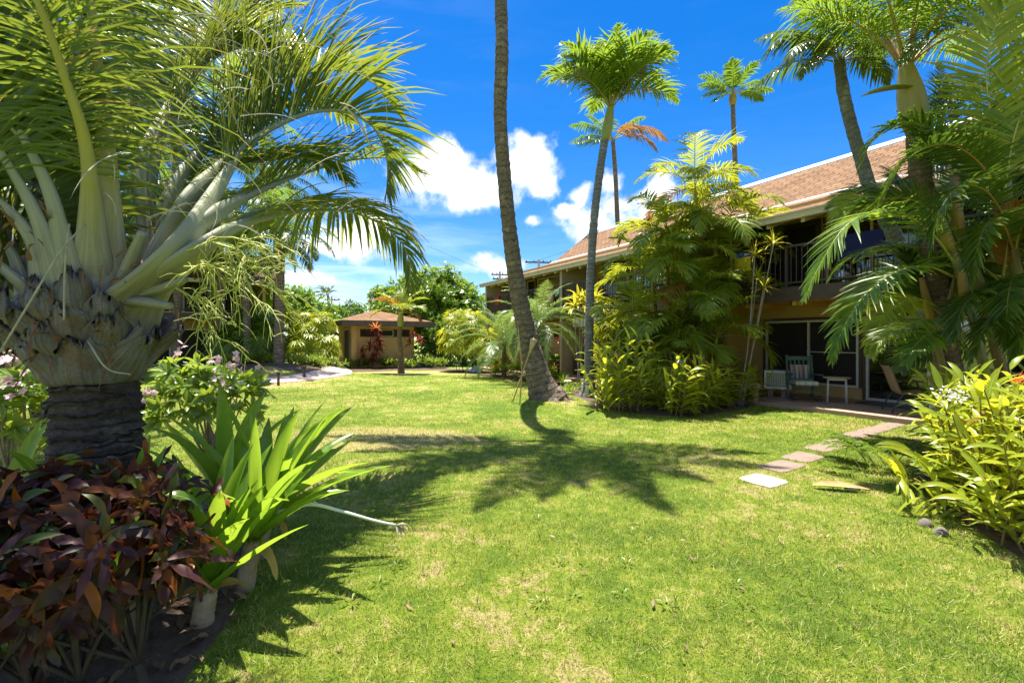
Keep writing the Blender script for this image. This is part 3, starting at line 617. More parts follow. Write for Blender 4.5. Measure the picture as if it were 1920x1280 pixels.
# stepping stones
STONES = [(1432, 901, .40, .41, 'stonew', 'pale stepping stone whiter than the others, nearest on the lawn'),
          (1466, 874, .34, .60, 'stone', 'second stepping stone counted from the pale one'),
          (1506, 857, .36, .58, 'stone', 'third stepping stone counted from the pale one'),
          (1548, 839, .34, .66, 'stone', 'fourth stepping stone, half covered by leaf shadow'),
          (1577, 828, .34, .70, 'stone', 'fifth stepping stone counted from the pale one'),
          (1607, 815, .34, .74, 'stone', 'sixth stepping stone counted from the pale one'),
          (1640, 806, .32, .74, 'stone', 'stepping stone next to last before the patio'),
          (1668, 798, .30, .74, 'stone', 'last stepping stone, touching the patio edge')]
SPOLY = []
for k, (px, py, a, b, mt, lb) in enumerate(STONES):
    c = G(px, py); an = R(31 + rng.normal(0, 4)); mb = MB()
    e1 = np.array((math.cos(an), math.sin(an))); e2 = np.array((-e1[1], e1[0]))
    m_ = 22; th = np.linspace(0, 2 * np.pi, m_, endpoint=False)
    sq = np.stack([np.sign(np.cos(th)) * np.abs(np.cos(th)) ** 0.35, np.sign(np.sin(th)) * np.abs(np.sin(th)) ** 0.35], 1) * (1 + rng.normal(0, 0.025, (m_, 1)))
    ring = c[:2] + sq[:, :1] * e1 * b / 2 + sq[:, 1:] * e2 * a / 2; ring_in = c[:2] + (ring - c[:2]) * 0.96
    z0 = c[2]
    v = np.vstack([np.hstack([ring, np.full((m_, 1), z0 - 0.03)]), np.hstack([ring, np.full((m_, 1), z0 + 0.006)]), np.hstack([ring_in, np.full((m_, 1), z0 + 0.013)]), [[c[0], c[1], z0 + 0.013]]])
    f = [(r * m_ + i, r * m_ + (i + 1) % m_, (r + 1) * m_ + (i + 1) % m_, (r + 1) * m_ + i) for r in (0, 1) for i in range(m_)]
    mb.add(v, f, smooth=False); mb.f.append(np.array([(2 * m_ + i, 2 * m_ + (i + 1) % m_, 3 * m_) for i in range(m_)])); mb.m.append((0, m_, False))
    tag(mb.build('stepping_stone', M[mt], base=c), lb, 'stepping stone', 'stepping stones across the lawn')
    SPOLY.append(ring)
# grass blades, thinner with distance
def grass():
    xs, ys = [], []
    for (y0, y1, dens) in ((1.55, 2.6, 8500), (2.6, 4.0, 5200), (4.0, 6.0, 2800), (6.0, 9.0, 1300), (9.0, 14.0, 520), (14, 20, 200)):
        w = y1 * 1.2; n = int(dens * 2 * w * (y1 - y0)); x = rng.uniform(-w, w, n); y = rng.uniform(y0, y1, n)
        k = np.abs(x) < y * 1.17 + 0.2; xs.append(x[k]); ys.append(y[k])
    x = np.concatenate(xs); y = np.concatenate(ys)
    bad = inpoly(x, y, PATPOLY) | inpoly(x, y, PATHPOLY)
    for b in BEDS: bad |= inpoly(x, y, b) & (rng.random(len(x)) > 0.04)
    for s in SPOLY: bad |= inpoly(x, y, s.mean(0) + (s - s.mean(0)) * .93)
    x, y = x[~bad], y[~bad]; n = len(x); z = hgt(x, y) - 0.006
    d = np.sqrt(x * x + y * y)
    clump = 0.5 + 0.5 * np.sin(x * 7.1 + np.sin(y * 5.3) * 2) * np.sin(y * 6.7 + np.sin(x * 4.1) * 2)
    h = (0.022 + 0.020 * rng.random(n) + 0.012 * clump) * (1 + 0.02 * d); wd = (0.0026 + 0.0010 * d) * (0.7 + 0.6 * rng.random(n))
    a = rng.uniform(0, 2 * np.pi, n); lean = np.abs(rng.normal(0.75, 0.42, n)); a2 = rng.uniform(0, 2 * np.pi, n)
    tip = np.stack([x + np.cos(a2) * lean * h, y + np.sin(a2) * lean * h, z + h * (1 - 0.28 * np.minimum(lean, 1.6))], 1)
    dx = np.cos(a) * wd / 2; dy = np.sin(a) * wd / 2
    V = np.stack([np.stack([x - dx, y - dy, z], 1), np.stack([x + dx, y + dy, z], 1), tip], 1).reshape(-1, 3)
    mb = MB(); mb.add(V, np.arange(3 * n).reshape(n, 3), smooth=False)
    o = mb.build('grass', M['blade']); o['kind'] = 'stuff'; o['label'] = 'short patchy lawn grass, green with straw yellow patches'
grass()

# ------------------------------------------------------------------ apartment building on the right
WN = 13.1; BN = 11.29; DIV = [22.0, 15.2, 8.4, 1.6, -5.2]
def wall_open(mb, t0, t1, z0, z1, ops, n0=WN, n1=WN + 0.15, mat=0):
    ts = sorted({t0, t1, *[o[0] for o in ops], *[o[1] for o in ops]})
    for a, b in zip(ts[:-1], ts[1:]):
        o = [q for q in ops if q[0] <= a + 1e-6 and q[1] >= b - 1e-6]
        if not o: box(mb, (n0, a, z0), (n1, b, z1), fr, mat)
        else:
            q = o[0]
            if q[2] > z0 + 1e-4: box(mb, (n0, a, z0), (n1, b, q[2]), fr, mat)
            if q[3] < z1 - 1e-4: box(mb, (n0, a, q[3]), (n1, b, z1), fr, mat)
apt = thing('apartment_building', 'long two storey apartment building with brown shingle roof and balconies', 'building', tuple(B(12, 8, 0)))
LOW = []; UPP = []
for d in DIV[:-1]:
    LOW += [('window', d - 3.03, d - 0.70, 0.38, 2.10), ('door', d - 6.5, d - 3.18, 0.115, 2.12)]
    UPP += [('door', d - 4.3, d - 2.3, 2.83, 4.70), ('door', d - 2.1, d - 0.55, 2.83, 4.70), ('window', d - 6.3, d - 4.6, 2.83, 4.70)]
mb = MB(); wall_open(mb, -5.2, 22.0, 0.0, 2.53, [q[1:] for q in LOW]); wall_open(mb, -5.2, 22.0, 2.53, 5.3, [q[1:] for q in UPP])
# far end wall with the gable, and rear shell
prof = [(11.15, 4.53), (16.0, 6.20), (18.7, 8.20), (21.4, 6.20), (26.0, 4.40)]
for t in (21.9, -5.2):
    v = [(13.25, t, 0), (24.5, t, 0), (24.5, t, 4.75), (21.4, t, 6.05), (18.7, t, 8.0), (16.0, t, 6.05), (13.25, t, 5.05)]
    v2 = [(a, t + 0.1, c) for a, _, c in v]; k = len(v)
    V = fr(np.array(v + v2)); mb.f  # polygon wall
    mb.add(V, [(i, (i + 1) % k, (i + 1) % k + k, i + k) for i in range(k)], mat=1, smooth=False)
    n0 = mb.n - 2 * k; mb.f.append(np.array([[n0 + i for i in range(k)], [n0 + 2 * k - 1 - i for i in range(k)]])); mb.m.append((1, 2, False))
box(mb, (24.5, -5.2, 0), (24.65, 22, 4.7), fr, 1)
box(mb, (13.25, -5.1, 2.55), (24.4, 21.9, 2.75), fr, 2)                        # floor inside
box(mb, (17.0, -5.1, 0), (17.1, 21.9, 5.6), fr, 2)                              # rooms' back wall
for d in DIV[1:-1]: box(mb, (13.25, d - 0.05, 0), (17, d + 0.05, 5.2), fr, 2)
mb.build('wall', [M['stucco'], M['beige'], M['dim']], apt)
# lanai dividers: thick fins between the units, through both floors
for d in DIV[:-1]:
    mb = MB()
    v = [(BN, d, 0.1), (WN - 0.003, d, 0.1), (WN - 0.003, d, 5.10), (BN, d, 4.50)]; v2 = [(a, d + 0.14, c) for a, _, c in v]
    V = fr(np.array(v + v2))
    mb.add(V, [(0, 1, 2, 3), (7, 6, 5, 4), (0, 4, 5, 1), (1, 5, 6, 2), (2, 6, 7, 3), (3, 7, 4, 0)], smooth=False)
    mb.build('divider_wall', M['beige'] if d > 9 else M['stucco'], apt)
# balcony slabs and fascia
for d in DIV[:-1]:
    a, b = d - 6.8 + 0.142, d - 0.002
    mb = MB(); box(mb, (BN + 0.02, a, 2.53), (WN - 0.003, b, 2.80), fr, 0); box(mb, (BN - 0.03, a - 0.14, 2.50), (BN + 0.018, b + 0.14, 2.84), fr, 1)
    for t in np.arange(a + 0.6, b, 1.2): box(mb, (BN + 0.05, t, 2.40), (WN - 0.01, t + 0.09, 2.528), fr, 0)
    mb.build('balcony_slab', [M['orange'], M['brown']], apt)
    mb = MB()
    for z, h in ((2.93, 0.035), (3.80, 0.05)): box(mb, (BN + 0.03, a, z), (BN + 0.07, b, z + h), fr)
    for t in np.arange(a + 0.06, b, 0.125): box(mb, (BN + 0.042, t, 2.965), (BN + 0.058, t + 0.016, 3.80), fr)
    for t in np.linspace(a + 0.03, b - 0.07, 4): box(mb, (BN + 0.022, t, 2.60), (BN + 0.078, t + 0.05, 3.87), fr)
    mb.build('railing', M['rail'], apt)
# roof
mb = MB(); s = 0.0
tt0, tt1 = -6.5, 22.35
for k in range(4):
    (a, za), (b, zb) = prof[k], prof[k + 1]; l = math.hypot(b - a, zb - za)
    q = fr(np.array([(a, tt0, za), (a, tt1, za), (b, tt1, zb), (b, tt0, zb)])); mb.add(q[::-1], [(0, 1, 2, 3)], [(tt0, s + l), (tt1, s + l), (tt1, s), (tt0, s)], 0, False)
    q2 = q - np.array((0, 0, 0.13)); mb.add(q2, [(0, 1, 2, 3)], None, 1, False)
    for t in (0, 1):
        i, j = (0, 3) if t == 0 else (1, 2)
        mb.add(np.array([q[i], q[j], q2[j], q2[i]]), [(0, 1, 2, 3)], None, 2, False)
    s += l
for t in np.arange(-5.8, 22, 0.82):
    z = lambda n: 4.53 + (n - 11.15) * 0.3443 - 0.13
    v = [(11.2, t, z(11.2) - 0.003), (13.09, t, z(13.09) - 0.003), (13.09, t, z(13.09) - 0.12), (11.2, t, z(11.2) - 0.10)]
    V = fr(np.array(v + [(a, t + 0.08, c) for a, _, c in v])); mb.add(V, [(3, 2, 1, 0), (4, 5, 6, 7), (0, 1, 5, 4), (1, 2, 6, 5), (2, 3, 7, 6), (3, 0, 4, 7)], None, 1, False)
rf = mb.build('roof', [M['shingle'], M['cream'], M['cream']], apt)
mb = MB(); box(mb, (11.03, tt0, 4.40), (11.148, tt1, 4.55), fr); box(mb, (11.0, tt0, 4.53), (11.03, tt1, 4.57), fr); mb.build('gutter', M['cream'], rf)
mb = MB(); V = fr(np.array([(15.72, tt0, 6.105 + .03), (15.72, tt1, 6.105 + .03), (16.0, tt1, 6.20 + .04), (16.0, tt0, 6.20 + .04), (16.06, tt0, 6.20), (16.06, tt1, 6.20), (15.70, tt0, 6.09), (15.70, tt1, 6.09)])); mb.add(V, [(3, 2, 1, 0), (4, 5, 2, 3), (0, 1, 7, 6)], None, 0, False); mb.build('flashing', M['whitep'], rf)
mb = MB(); V = fr(np.array([(18.42, tt0, 7.995 + .05), (18.42, tt1, 7.995 + .05), (18.7, tt1, 8.25), (18.7, tt0, 8.25), (18.98, tt1, 8.04), (18.98, tt0, 8.04), (18.42, tt0, 7.99), (18.42, tt1, 7.99)])); mb.add(V, [(3, 2, 1, 0), (5, 4, 2, 3), (0, 1, 7, 6)], None, 0, False); mb.build('ridge_cap', M['whitep'], rf)
# windows and sliding doors
def opening(kind, t0, t1, z0, z1, pane, fm, cols=2, curtain=None, mid=None):
    mb = MB(); w = 0.055; n0, n1 = WN - 0.035, WN + 0.05
    box(mb, (n0, t0, z1 - w), (n1, t1, z1), fr); box(mb, (n0, t0, z0), (n1, t1, z0 + w), fr)
    for k in range(cols + 1):
        t = t0 + (t1 - t0 - w) * k / cols; box(mb, (n0 + 0.002, t, z0 + w), (n1 - 0.002, t + w, z1 - w), fr)
    if mid: box(mb, (n0 + 0.01, t0 + w, mid), (n1 - 0.01, t0 + (t1 - t0) * 0.52, mid + 0.022), fr)
    o = mb.build('sliding_door' if kind == 'door' else 'window', M[fm], apt)
    mb = MB(); box(mb, (WN + 0.012, t0 + w, z0 + w), (WN + 0.02, t1 - w, z1 - w), fr); mb.build('pane', M[pane], o)
    mb = MB(); 
    for (a, b) in ((t0 - 0.07, t0 - 0.003), (t1 + 0.003, t1 + 0.07)): box(mb, (n0 - 0.01, a, z0), (WN - 0.002, b, z1 + 0.07), fr)
    box(mb, (n0 - 0.012, t0 - 0.003, z1 + 0.003), (WN - 0.002, t1 + 0.003, z1 + 0.07), fr); mb.build('trim', M['brown'], o)
    if kind == 'door':
        mb = MB(); tm = (t0 + t1) / 2; box(mb, (n0 - 0.03, tm + 0.06, z0 + 0.9), (n0 - 0.004, tm + 0.085, z0 + 1.15), fr); mb.build('handle', M['black'], o)
    if curtain:
        mb = MB(); a, b, mt = curtain; u = np.linspace(a, b, 60); nn_ = WN + 0.12 + 0.035 * np.sin(u * 38)
        v = np.stack([fr(np.stack([nn_, u, np.full(60, z)], 1)) for z in (z0 + 0.06, z1 - 0.06)], 1); id_ = np.arange(120).reshape(60, 2)
        mb.add(v.reshape(-1, 3), np.stack([id_[:-1, 0], id_[1:, 0], id_[1:, 1], id_[:-1, 1]], -1)); mb.build('curtain', M[mt], o)
for k, (kind, a, b, z0, z1) in enumerate(LOW):
    if kind == 'window': opening(kind, a, b, z0, z1, 'screen', 'alu', 2, None, z0 + 0.86)
    else: opening(kind, a, b, z0, z1, 'glass', 'alu', 2, (a + 0.2, a + 0.9, 'curtain'), z0 + 0.8)
for k, (kind, a, b, z0, z1) in enumerate(UPP):
    u = k // 3
    if k % 3 == 0: opening(kind, a, b, z0, z1, 'glass', 'cream', 2, (b - 1.0, b - 0.1, 'curtain') if u == 0 else ((a + 0.15, b - 0.5, 'blueplum') if u == 1 else (a + .1, a + .9, 'curtain')))
    elif k % 3 == 1: opening(kind, a, b, z0, z1, 'screen' if u != 1 else 'glass', 'brown' if u else 'cream', 2, None)
    else: opening(kind, a, b, z0, z1, 'screen', 'brown', 2, None)
# white valance under the balcony
mb = MB(); box(mb, (BN + 0.12, 9.6, 2.08), (BN + 0.15, 14.6, 2.42), fr); mb.build('valance', M['whitep'], apt)

# ------------------------------------------------------------------ garden hut
hut = thing('garden_hut', 'small ochre hut with low hipped shingle roof and dark fascia', 'hut', tuple(B(6.8, 28, 0)))
h0, h1, t0, t1 = 5.15, 8.36, 25.4, 30.6
mb = MB()
wz0, wz1 = 1.70, 2.13
fw = [(5.35, 8.1)]
box(mb, (h0, t0, 0), (h1, t0 + 0.15, wz0), fr); box(mb, (h0, t0, wz1), (h1, t0 + 0.15, 2.35), fr)
box(mb, (h0, t0, wz0), (5.35, t0 + 0.15, wz1), fr); box(mb, (8.1, t0, wz0), (h1, t0 + 0.15, wz1), fr)
box(mb, (h1 - 0.15, t0 + 0.15, 0), (h1, t1, 2.35), fr); box(mb, (h0, t1, 0), (h1, t1 + 0.15, 2.35), fr)
box(mb, (h0, t0 + 0.15, 0), (h0 + 0.15, 26.6, 2.35), fr); box(mb, (h0, 29.0, 0), (h0 + 0.15, t1, 2.35), fr); box(mb, (h0, 26.6, 2.1), (h0 + 0.15, 29.0, 2.35), fr)
box(mb, (h0 - 0.25, 25.25, 0), (h0 - 0.003, 25.5, 2.35), fr)
mb.build('wall', M['stucco'], hut)
mb = MB(); e0, e1, s0, s1 = 4.33, 9.3, 24.7, 31.4; zf = 2.56; ap = B((e0 + e1) / 2 - .1, 28.0, 3.34)
cs = [B(e0, s0, zf), B(e1, s0, zf), B(e1, s1, zf), B(e0, s1, zf)]
for k in range(4):
    p, q = cs[k], cs[(k + 1) % 4]; w = np.linalg.norm(q - p); l = np.linalg.norm((p + q) / 2 - ap)
    mb.add(np.array([p, q, ap]), [(0, 1, 2)], [(0, 0), (w, 0), (w / 2, l)], 0, False)
mb.add(np.array([c - (0, 0, 0.2) for c in cs]), [(3, 2, 1, 0)], None, 1, False)
r2 = mb.build('roof', [M['shingle'], M['cream']], hut)
mb = MB(); box(mb, (e0 - 0.04, s0 - 0.04, 2.26), (e1 + 0.04, s0, 2.575), fr); box(mb, (e0 - 0.04, s1, 2.26), (e1 + 0.04, s1 + 0.04, 2.575), fr)
box(mb, (e0 - 0.04, s0, 2.26), (e0, s1, 2.575), fr); box(mb, (e1, s0, 2.26), (e1 + 0.04, s1, 2.575), fr); mb.build('fascia', M['fascia'], r2)
mb = MB()
for a, b in ((5.35, 6.28), (6.28, 7.2), (7.2, 8.1)):
    box(mb, (a, t0 - 0.03, wz0), (b, t0 + 0.03, wz0 + 0.05), fr); box(mb, (a, t0 - 0.03, wz1 - 0.05), (b, t0 + 0.03, wz1), fr); box(mb, (a, t0 - 0.028, wz0 + 0.05), (a + 0.05, t0 + 0.028, wz1 - 0.05), fr); box(mb, (b - 0.05, t0 - 0.028, wz0 + 0.05), (b, t0 + 0.028, wz1 - 0.05), fr)
w_ = mb.build('window', M['brown'], hut)
mb = MB(); box(mb, (5.4, t0 + 0.004, wz0 + 0.05), (8.05, t0 + 0.012, wz1 - 0.05), fr); mb.build('pane', M['screen'], w_)
mb = MB(); a, b = 6.33, 7.15
box(mb, (a, t0 - 0.045, wz0 + 0.03), (b, t0 - 0.032, wz0 + 0.06), fr); box(mb, (a, t0 - 0.045, wz1 - 0.06), (b, t0 - 0.032, wz1 - 0.03), fr); box(mb, (a, t0 - 0.045, wz0 + 0.06), (a + 0.03, t0 - 0.032, wz1 - 0.06), fr); box(mb, (b - 0.03, t0 - 0.045, wz0 + 0.06), (b, t0 - 0.032, wz1 - 0.06), fr); mb.build('sash', M['alu'], w_)
mb = MB(); box(mb, (h0 + 0.05, 26.6, 0.05), (h0 + 0.10, 27.75, 2.1), fr); dd = mb.build('door', M['brown'], hut)
mb = MB(); box(mb, (h0 + 0.02, 26.75, 0.98), (h0 + 0.048, 26.82, 1.08), fr); mb.build('handle', M['alu'], dd)
mb = MB(); box(mb, (h0 + 0.05, 27.8, 0.05), (h0 + 0.10, 28.95, 2.1), fr); mb.build('door', M['wood'], hut)
mb = MB(); box(mb, (h0 - 0.12, 26.2, 1.95), (h0 - 0.004, 26.35, 2.15), fr); mb.build('wall_lamp', M['cream'], hut)
mb = MB(); box(mb, (h0 - 0.02, 25.8, 0.75), (h0 - 0.004, 26.15, 1.35), fr); mb.build('notice_board', M['whitep'], hut)

# ------------------------------------------------------------------ building on the left, mostly behind leaves
lb = thing('lodge_building', 'two storey lodge with ochre walls and balcony behind the left palms', 'building', tuple(B(-6, 27, 0)))
mb = MB(); T0 = 26.3; T1 = 28.1
def rbox(a, b, mat=0): box(mb, a, b, fr, mat)
rbox((-18, T1, 0), (0.9, T1 + 0.15, 5.2)); rbox((0.75, T1 + 0.15, 0), (0.9, 36, 5.2)); rbox((-18, 36, 0), (0.75, 36.1, 5.2))
for n in (0.75, -6.0, -12.7): rbox((n, T0 + 0.05, 0), (n + 0.14, T1 - 0.003, 4.6))
mb.build('wall', M['stucco'], lb)
mb = MB(); rbox((-18, T0 + 0.05, 2.53), (0.7, T1 - 0.003, 2.8)); rbox((-18, T0, 2.46), (0.9, T0 + 0.047, 2.84), 1); rbox((-18, T0 - 0.02, 2.84), (0.9, T0 + 0.05, 2.87), 2); mb.build('balcony_slab', [M['orange'], M['brown'], M['cream']], lb)
mb = MB(); rbox((-18, T0 + 0.06, 3.8), (0.7, T0 + 0.1, 3.85)); rbox((-18, T0 + 0.06, 2.95), (0.7, T0 + 0.1, 2.99))
for n in np.arange(-17.9, 0.7, 0.13): rbox((n, T0 + 0.07, 2.99), (n + 0.018, T0 + 0.09, 3.8))
mb.build('railing', M['rail'], lb)
mb = MB(); q = fr(np.array([(-18.5, T0 - 0.6, 4.4), (1.5, T0 - 0.6, 4.4), (1.5, 31.5, 6.6), (-18.5, 31.5, 6.6)])); q3 = fr(np.array([(-18.5, 37, 4.4), (1.5, 37, 4.4)]))
mb.add(q, [(0, 1, 2, 3)], [(0, 0), (20, 0), (20, 6), (0, 6)], 0, False); mb.add(np.array([q[3], q[2], q3[1], q3[0]]), [(0, 1, 2, 3)], [(0, 6), (20, 6), (20, 0), (0, 0)], 0, False)
mb.add(q - np.array((0, 0, 0.14)), [(3, 2, 1, 0)], None, 1, False); rbox((-18.5, T0 - 0.64, 4.24), (1.5, T0 - 0.602, 4.42), 1); mb.build('roof', [M['shingle'], M['cream']], lb)
for (a, b, z0, z1) in ((-5.2, -3.2, 0.3, 2.1), (-2.9, -0.6, 0.1, 2.1), (-5.2, -3.2, 2.85, 4.7), (-2.7, -0.4, 2.85, 4.7), (-11.6, -9, 0.3, 2.1), (-11.6, -9, 2.85, 4.7)):
    mb = MB(); w = 0.06
    rbox((a, T1 - 0.05, z0), (b, T1 - 0.004, z0 + w)); rbox((a, T1 - 0.05, z1 - w), (b, T1 - 0.004, z1))
    for n in (a, (a + b) / 2, b - w): rbox((n, T1 - 0.048, z0 + w), (n + w, T1 - 0.006, z1 - w))
    o = mb.build('window', M['alu'], lb); mb = MB(); rbox((a + w, T1 - 0.02, z0 + w), (b - w, T1 - 0.005, z1 - w)); mb.build('pane', M['screen'], o)

# ------------------------------------------------------------------ things on the patio and balconies
def local(c, rz):
    ca, sa = math.cos(rz), math.sin(rz); c = np.asarray(c, float)
    return lambda q: np.stack([c[0] + q[:, 0] * ca - q[:, 1] * sa, c[1] + q[:, 0] * sa + q[:, 1] * ca, c[2] + q[:, 2]], 1)
def lp(f, *p): return f(np.array([p], float))[0]

# air conditioner on blocks
c = B(12.0, 6.75, 0.10); f = local(c, -A_ + R(0)); ac = thing('air_conditioner', 'white wall air conditioner with grille resting on blocks on the patio', 'air conditioner', tuple(c))
mb = MB(); box(mb, (-0.30, -0.30, 0.22), (0.30, 0.30, 0.68), f); mb.build('casing', M['whitep'], ac)
mb = MB(); box(mb, (-0.25, -0.312, 0.27), (0.25, -0.302, 0.63), f, 0)
for x in np.linspace(-0.24, 0.23, 13): box(mb, (x, -0.322, 0.28), (x + 0.01, -0.313, 0.62), f, 1)
for z in np.linspace(0.28, 0.61, 9): box(mb, (-0.24, -0.324, z), (0.24, -0.3225, z + 0.008), f, 1)
mb.build('grille', [M['black'], M['metal']], ac)
for x in (-0.16, 0.14):
    mb = MB(); box(mb, (x - 0.06, -0.22, 0), (x + 0.06, 0.22, 0.218), f); mb.build('block', M['stone'], ac)

# rocking chair: faces the lawn
c = B(11.62, 5.92, 0.10); rz = -A_ + R(14); f = local(c, rz); rc = thing('rocking_chair', 'teal wooden rocking chair with striped back cushion', 'rocking chair', tuple(c))
for sx in (-0.27, 0.27):
    mb = MB(); th = np.linspace(-0.45, 0.42, 14); pts = np.array([lp(f, sx, -0.02 + 0.95 * math.sin(t), 0.97 - 0.95 * math.cos(t)) for t in th]); tube(mb, pts + (0, 0, 0.02), 0.02, 6); mb.build('rocker', M['teal'], rc)
    mb = MB(); obox(mb, lp(f, sx, -0.26, 0.05), lp(f, sx, -0.26, 0.64), 0.045, 0.045); mb.build('leg', M['teal'], rc)
    mb = MB(); obox(mb, lp(f, sx, 0.20, 0.04), lp(f, sx, 0.36, 1.10), 0.042, 0.045); mb.build('back_post', M['teal'], rc)
    mb = MB(); obox(mb, lp(f, sx, -0.32, 0.655), lp(f, sx, 0.27, 0.64), 0.09, 0.025); mb.build('armrest', M['teal'], rc)
mb = MB(); box(mb, (-0.245, -0.28, 0.38), (0.245, 0.20, 0.41), f); obox(mb, lp(f, -0.26, -0.25, 0.25), lp(f, 0.26, -0.25, 0.25), 0.03, 0.03); mb.build('seat', M['teal'], rc)
mb = MB(); box(mb, (-0.23, -0.27, 0.412), (0.23, 0.18, 0.49), f); mb.build('seat_cushion', M['rocker_seat'], rc)
mb = MB(); 
for z, y, h in ((1.02, 0.345, 0.10), (0.50, 0.265, 0.05)): obox(mb, lp(f, -0.25, y, z), lp(f, 0.25, y, z), 0.025, h)
for x in np.linspace(-0.19, 0.19, 5): obox(mb, lp(f, x, 0.268, 0.52), lp(f, x, 0.340, 0.98), 0.045, 0.015, up=(0, 1, 0))
mb.build('backrest', M['teal'], rc)
mb = MB(); v = [lp(f, x, y, z) for x, y, z in ((-0.2, 0.262, 0.50), (0.2, 0.262, 0.50), (0.2, 0.31, 0.86), (-0.2, 0.31, 0.86))]; v += [q + (lp(f, 0, 0.03, 0) - lp(f, 0, 0, 0)) for q in v]
mb.add(np.array(v), [(3, 2, 1, 0), (4, 5, 6, 7), (0, 1, 5, 4), (1, 2, 6, 5), (2, 3, 7, 6), (3, 0, 4, 7)], [(0, 0), (1, 0), (1, 1), (0, 1)] * 2, 0, False); mb.build('back_cushion', M['rocker_back'], rc)

# side table
c = B(11.95, 5.35, 0.10); f = local(c, -A_); st = thing('side_table', 'small oval side table with white legs beside the rocking chair', 'table', tuple(c))
mb = MB(); th = np.linspace(0, 2 * np.pi, 33)[:-1]; pr_ = [(0.97, 0.575), (1, 0.585), (1, 0.60), (0.97, 0.61), (0.001, 0.611)]
V = np.vstack([f(np.stack([np.cos(th) * 0.28 * a, np.sin(th) * 0.22 * a, np.full(32, z)], 1)) for a, z in [(0.001, 0.574)] + pr_]); id_ = np.arange(6 * 32).reshape(6, 32)
mb.add(V, np.stack([id_[:-1], np.roll(id_[:-1], -1, 1), np.roll(id_[1:], -1, 1), id_[1:]], -1).reshape(-1, 4)); mb.build('tabletop', M['tabletop'], st)
for x, y in ((-0.17, -0.11), (0.17, -0.11), (-0.17, 0.11), (0.17, 0.11)):
    mb = MB(); tube(mb, [lp(f, x, y, 0.575), lp(f, x * 1.08, y * 1.08, 0.0)], 0.012, 8); mb.build('leg', M['whitep'], st)
mb = MB()
for s_ in (-1, 1): obox(mb, lp(f, -0.17, 0.11 * s_, 0.55), lp(f, 0.17, 0.11 * s_, 0.55), 0.012, 0.035); obox(mb, lp(f, 0.17 * s_, -0.11, 0.55), lp(f, 0.17 * s_, 0.11, 0.55), 0.012, 0.035)
mb.build('apron', M['whitep'], st)

def sling_chair(c, rz, label, fabric='sling', frame='rail', group=None):
    f = local(c, rz); o = thing('patio_chair', label, 'chair', tuple(c), group)
    prof_ = spline([(0, -0.30, 0.43), (0, -0.25, 0.445), (0, 0.12, 0.39), (0, 0.20, 0.43), (0, 0.34, 0.85), (0, 0.40, 0.96)], 18)
    mb = MB(); rows = []
    for x in (-0.25, -0.1, 0.1, 0.25): rows.append(f(prof_ + (x, 0, -0.012 if abs(x) < 0.2 else 0)))
    V = np.stack(rows, 1); V2 = V - np.array((0, 0, 0.012)); id_ = np.arange(18 * 4).reshape(18, 4); q = np.stack([id_[:-1, :-1], id_[:-1, 1:], id_[1:, 1:], id_[1:, :-1]], -1).reshape(-1, 4)
    mb.add(V.reshape(-1, 3), q); mb.add(V2.reshape(-1, 3), q[:, ::-1]); mb.build('sling', M[fabric], o)
    for s_ in (-1, 1):
        mb = MB(); tube(mb, f(prof_ + (0.262 * s_, 0, 0)), 0.014, 6); mb.build('side_rail', M[frame], o)
        mb = MB(); tube(mb, f(spline([(0.29 * s_, -0.31, 0.0), (0.29 * s_, -0.27, 0.45), (0.29 * s_, -0.20, 0.63), (0.29 * s_, 0.1, 0.65), (0.285 * s_, 0.29, 0.64)], 14)), 0.014, 6); mb.build('armrest', M[frame], o)
        mb = MB(); tube(mb, f(spline([(0.27 * s_, 0.36, 0.0), (0.27 * s_, 0.25, 0.25), (0.265 * s_, 0.14, 0.40)], 8)), 0.014, 6); mb.build('leg', M[frame], o)
    mb = MB(); 
    for y, z in ((-0.26, 0.40), (0.15, 0.37)): tube(mb, [lp(f, -0.27, y, z), lp(f, 0.27, y, z)], 0.012, 6)
    mb.build('stretcher', M[frame], o); return o
sling_chair(B(11.75, 3.95, 0.10), -A_ + R(98), 'brown sling chair seen side on in front of the glass door', 'sling', 'rail')
sling_chair(B(11.55, 2.95, 0.10), -A_ + R(-62), 'tan sling chair showing its back beside the yellow green ginger', 'sling', 'rail')
c = B(11.75, 3.35, 0.10); f = local(c, -A_); tb = thing('patio_table', 'round dark patio table between the two sling chairs', 'table', tuple(c))
mb = MB(); V = np.vstack([f(np.stack([np.cos(th) * a, np.sin(th) * a, np.full(32, z)], 1)) for a, z in ((0.001, 0.70), (0.33, 0.70), (0.345, 0.71), (0.345, 0.722), (0.33, 0.73), (0.001, 0.73))]); id_ = np.arange(6 * 32).reshape(6, 32)
mb.add(V, np.stack([id_[:-1], np.roll(id_[:-1], -1, 1), np.roll(id_[1:], -1, 1), id_[1:]], -1).reshape(-1, 4)); mb.build('tabletop', M['rail'], tb)
for a in range(4):
    mb = MB(); x, y = math.cos(a * 1.571 + 0.7), math.sin(a * 1.571 + 0.7); tube(mb, f(spline([(x * 0.12, y * 0.12, 0.70), (x * 0.14, y * 0.14, 0.4), (x * 0.30, y * 0.30, 0.0)], 8)), 0.014, 6); mb.build('leg', M['rail'], tb)
mb = MB(); box(mb, (12.2, 3.9, 0.102), (12.85, 5.1, 0.118), fr)
for t in np.arange(3.95, 5.08, 0.09): box(mb, (12.22, t, 0.1185), (12.83, t + 0.05, 0.124), fr)
tag(mb.build('doormat', M['black'], base=B(12.5, 4.5, 0.10)), 'black ribbed doormat before the glass sliding door', 'doormat')
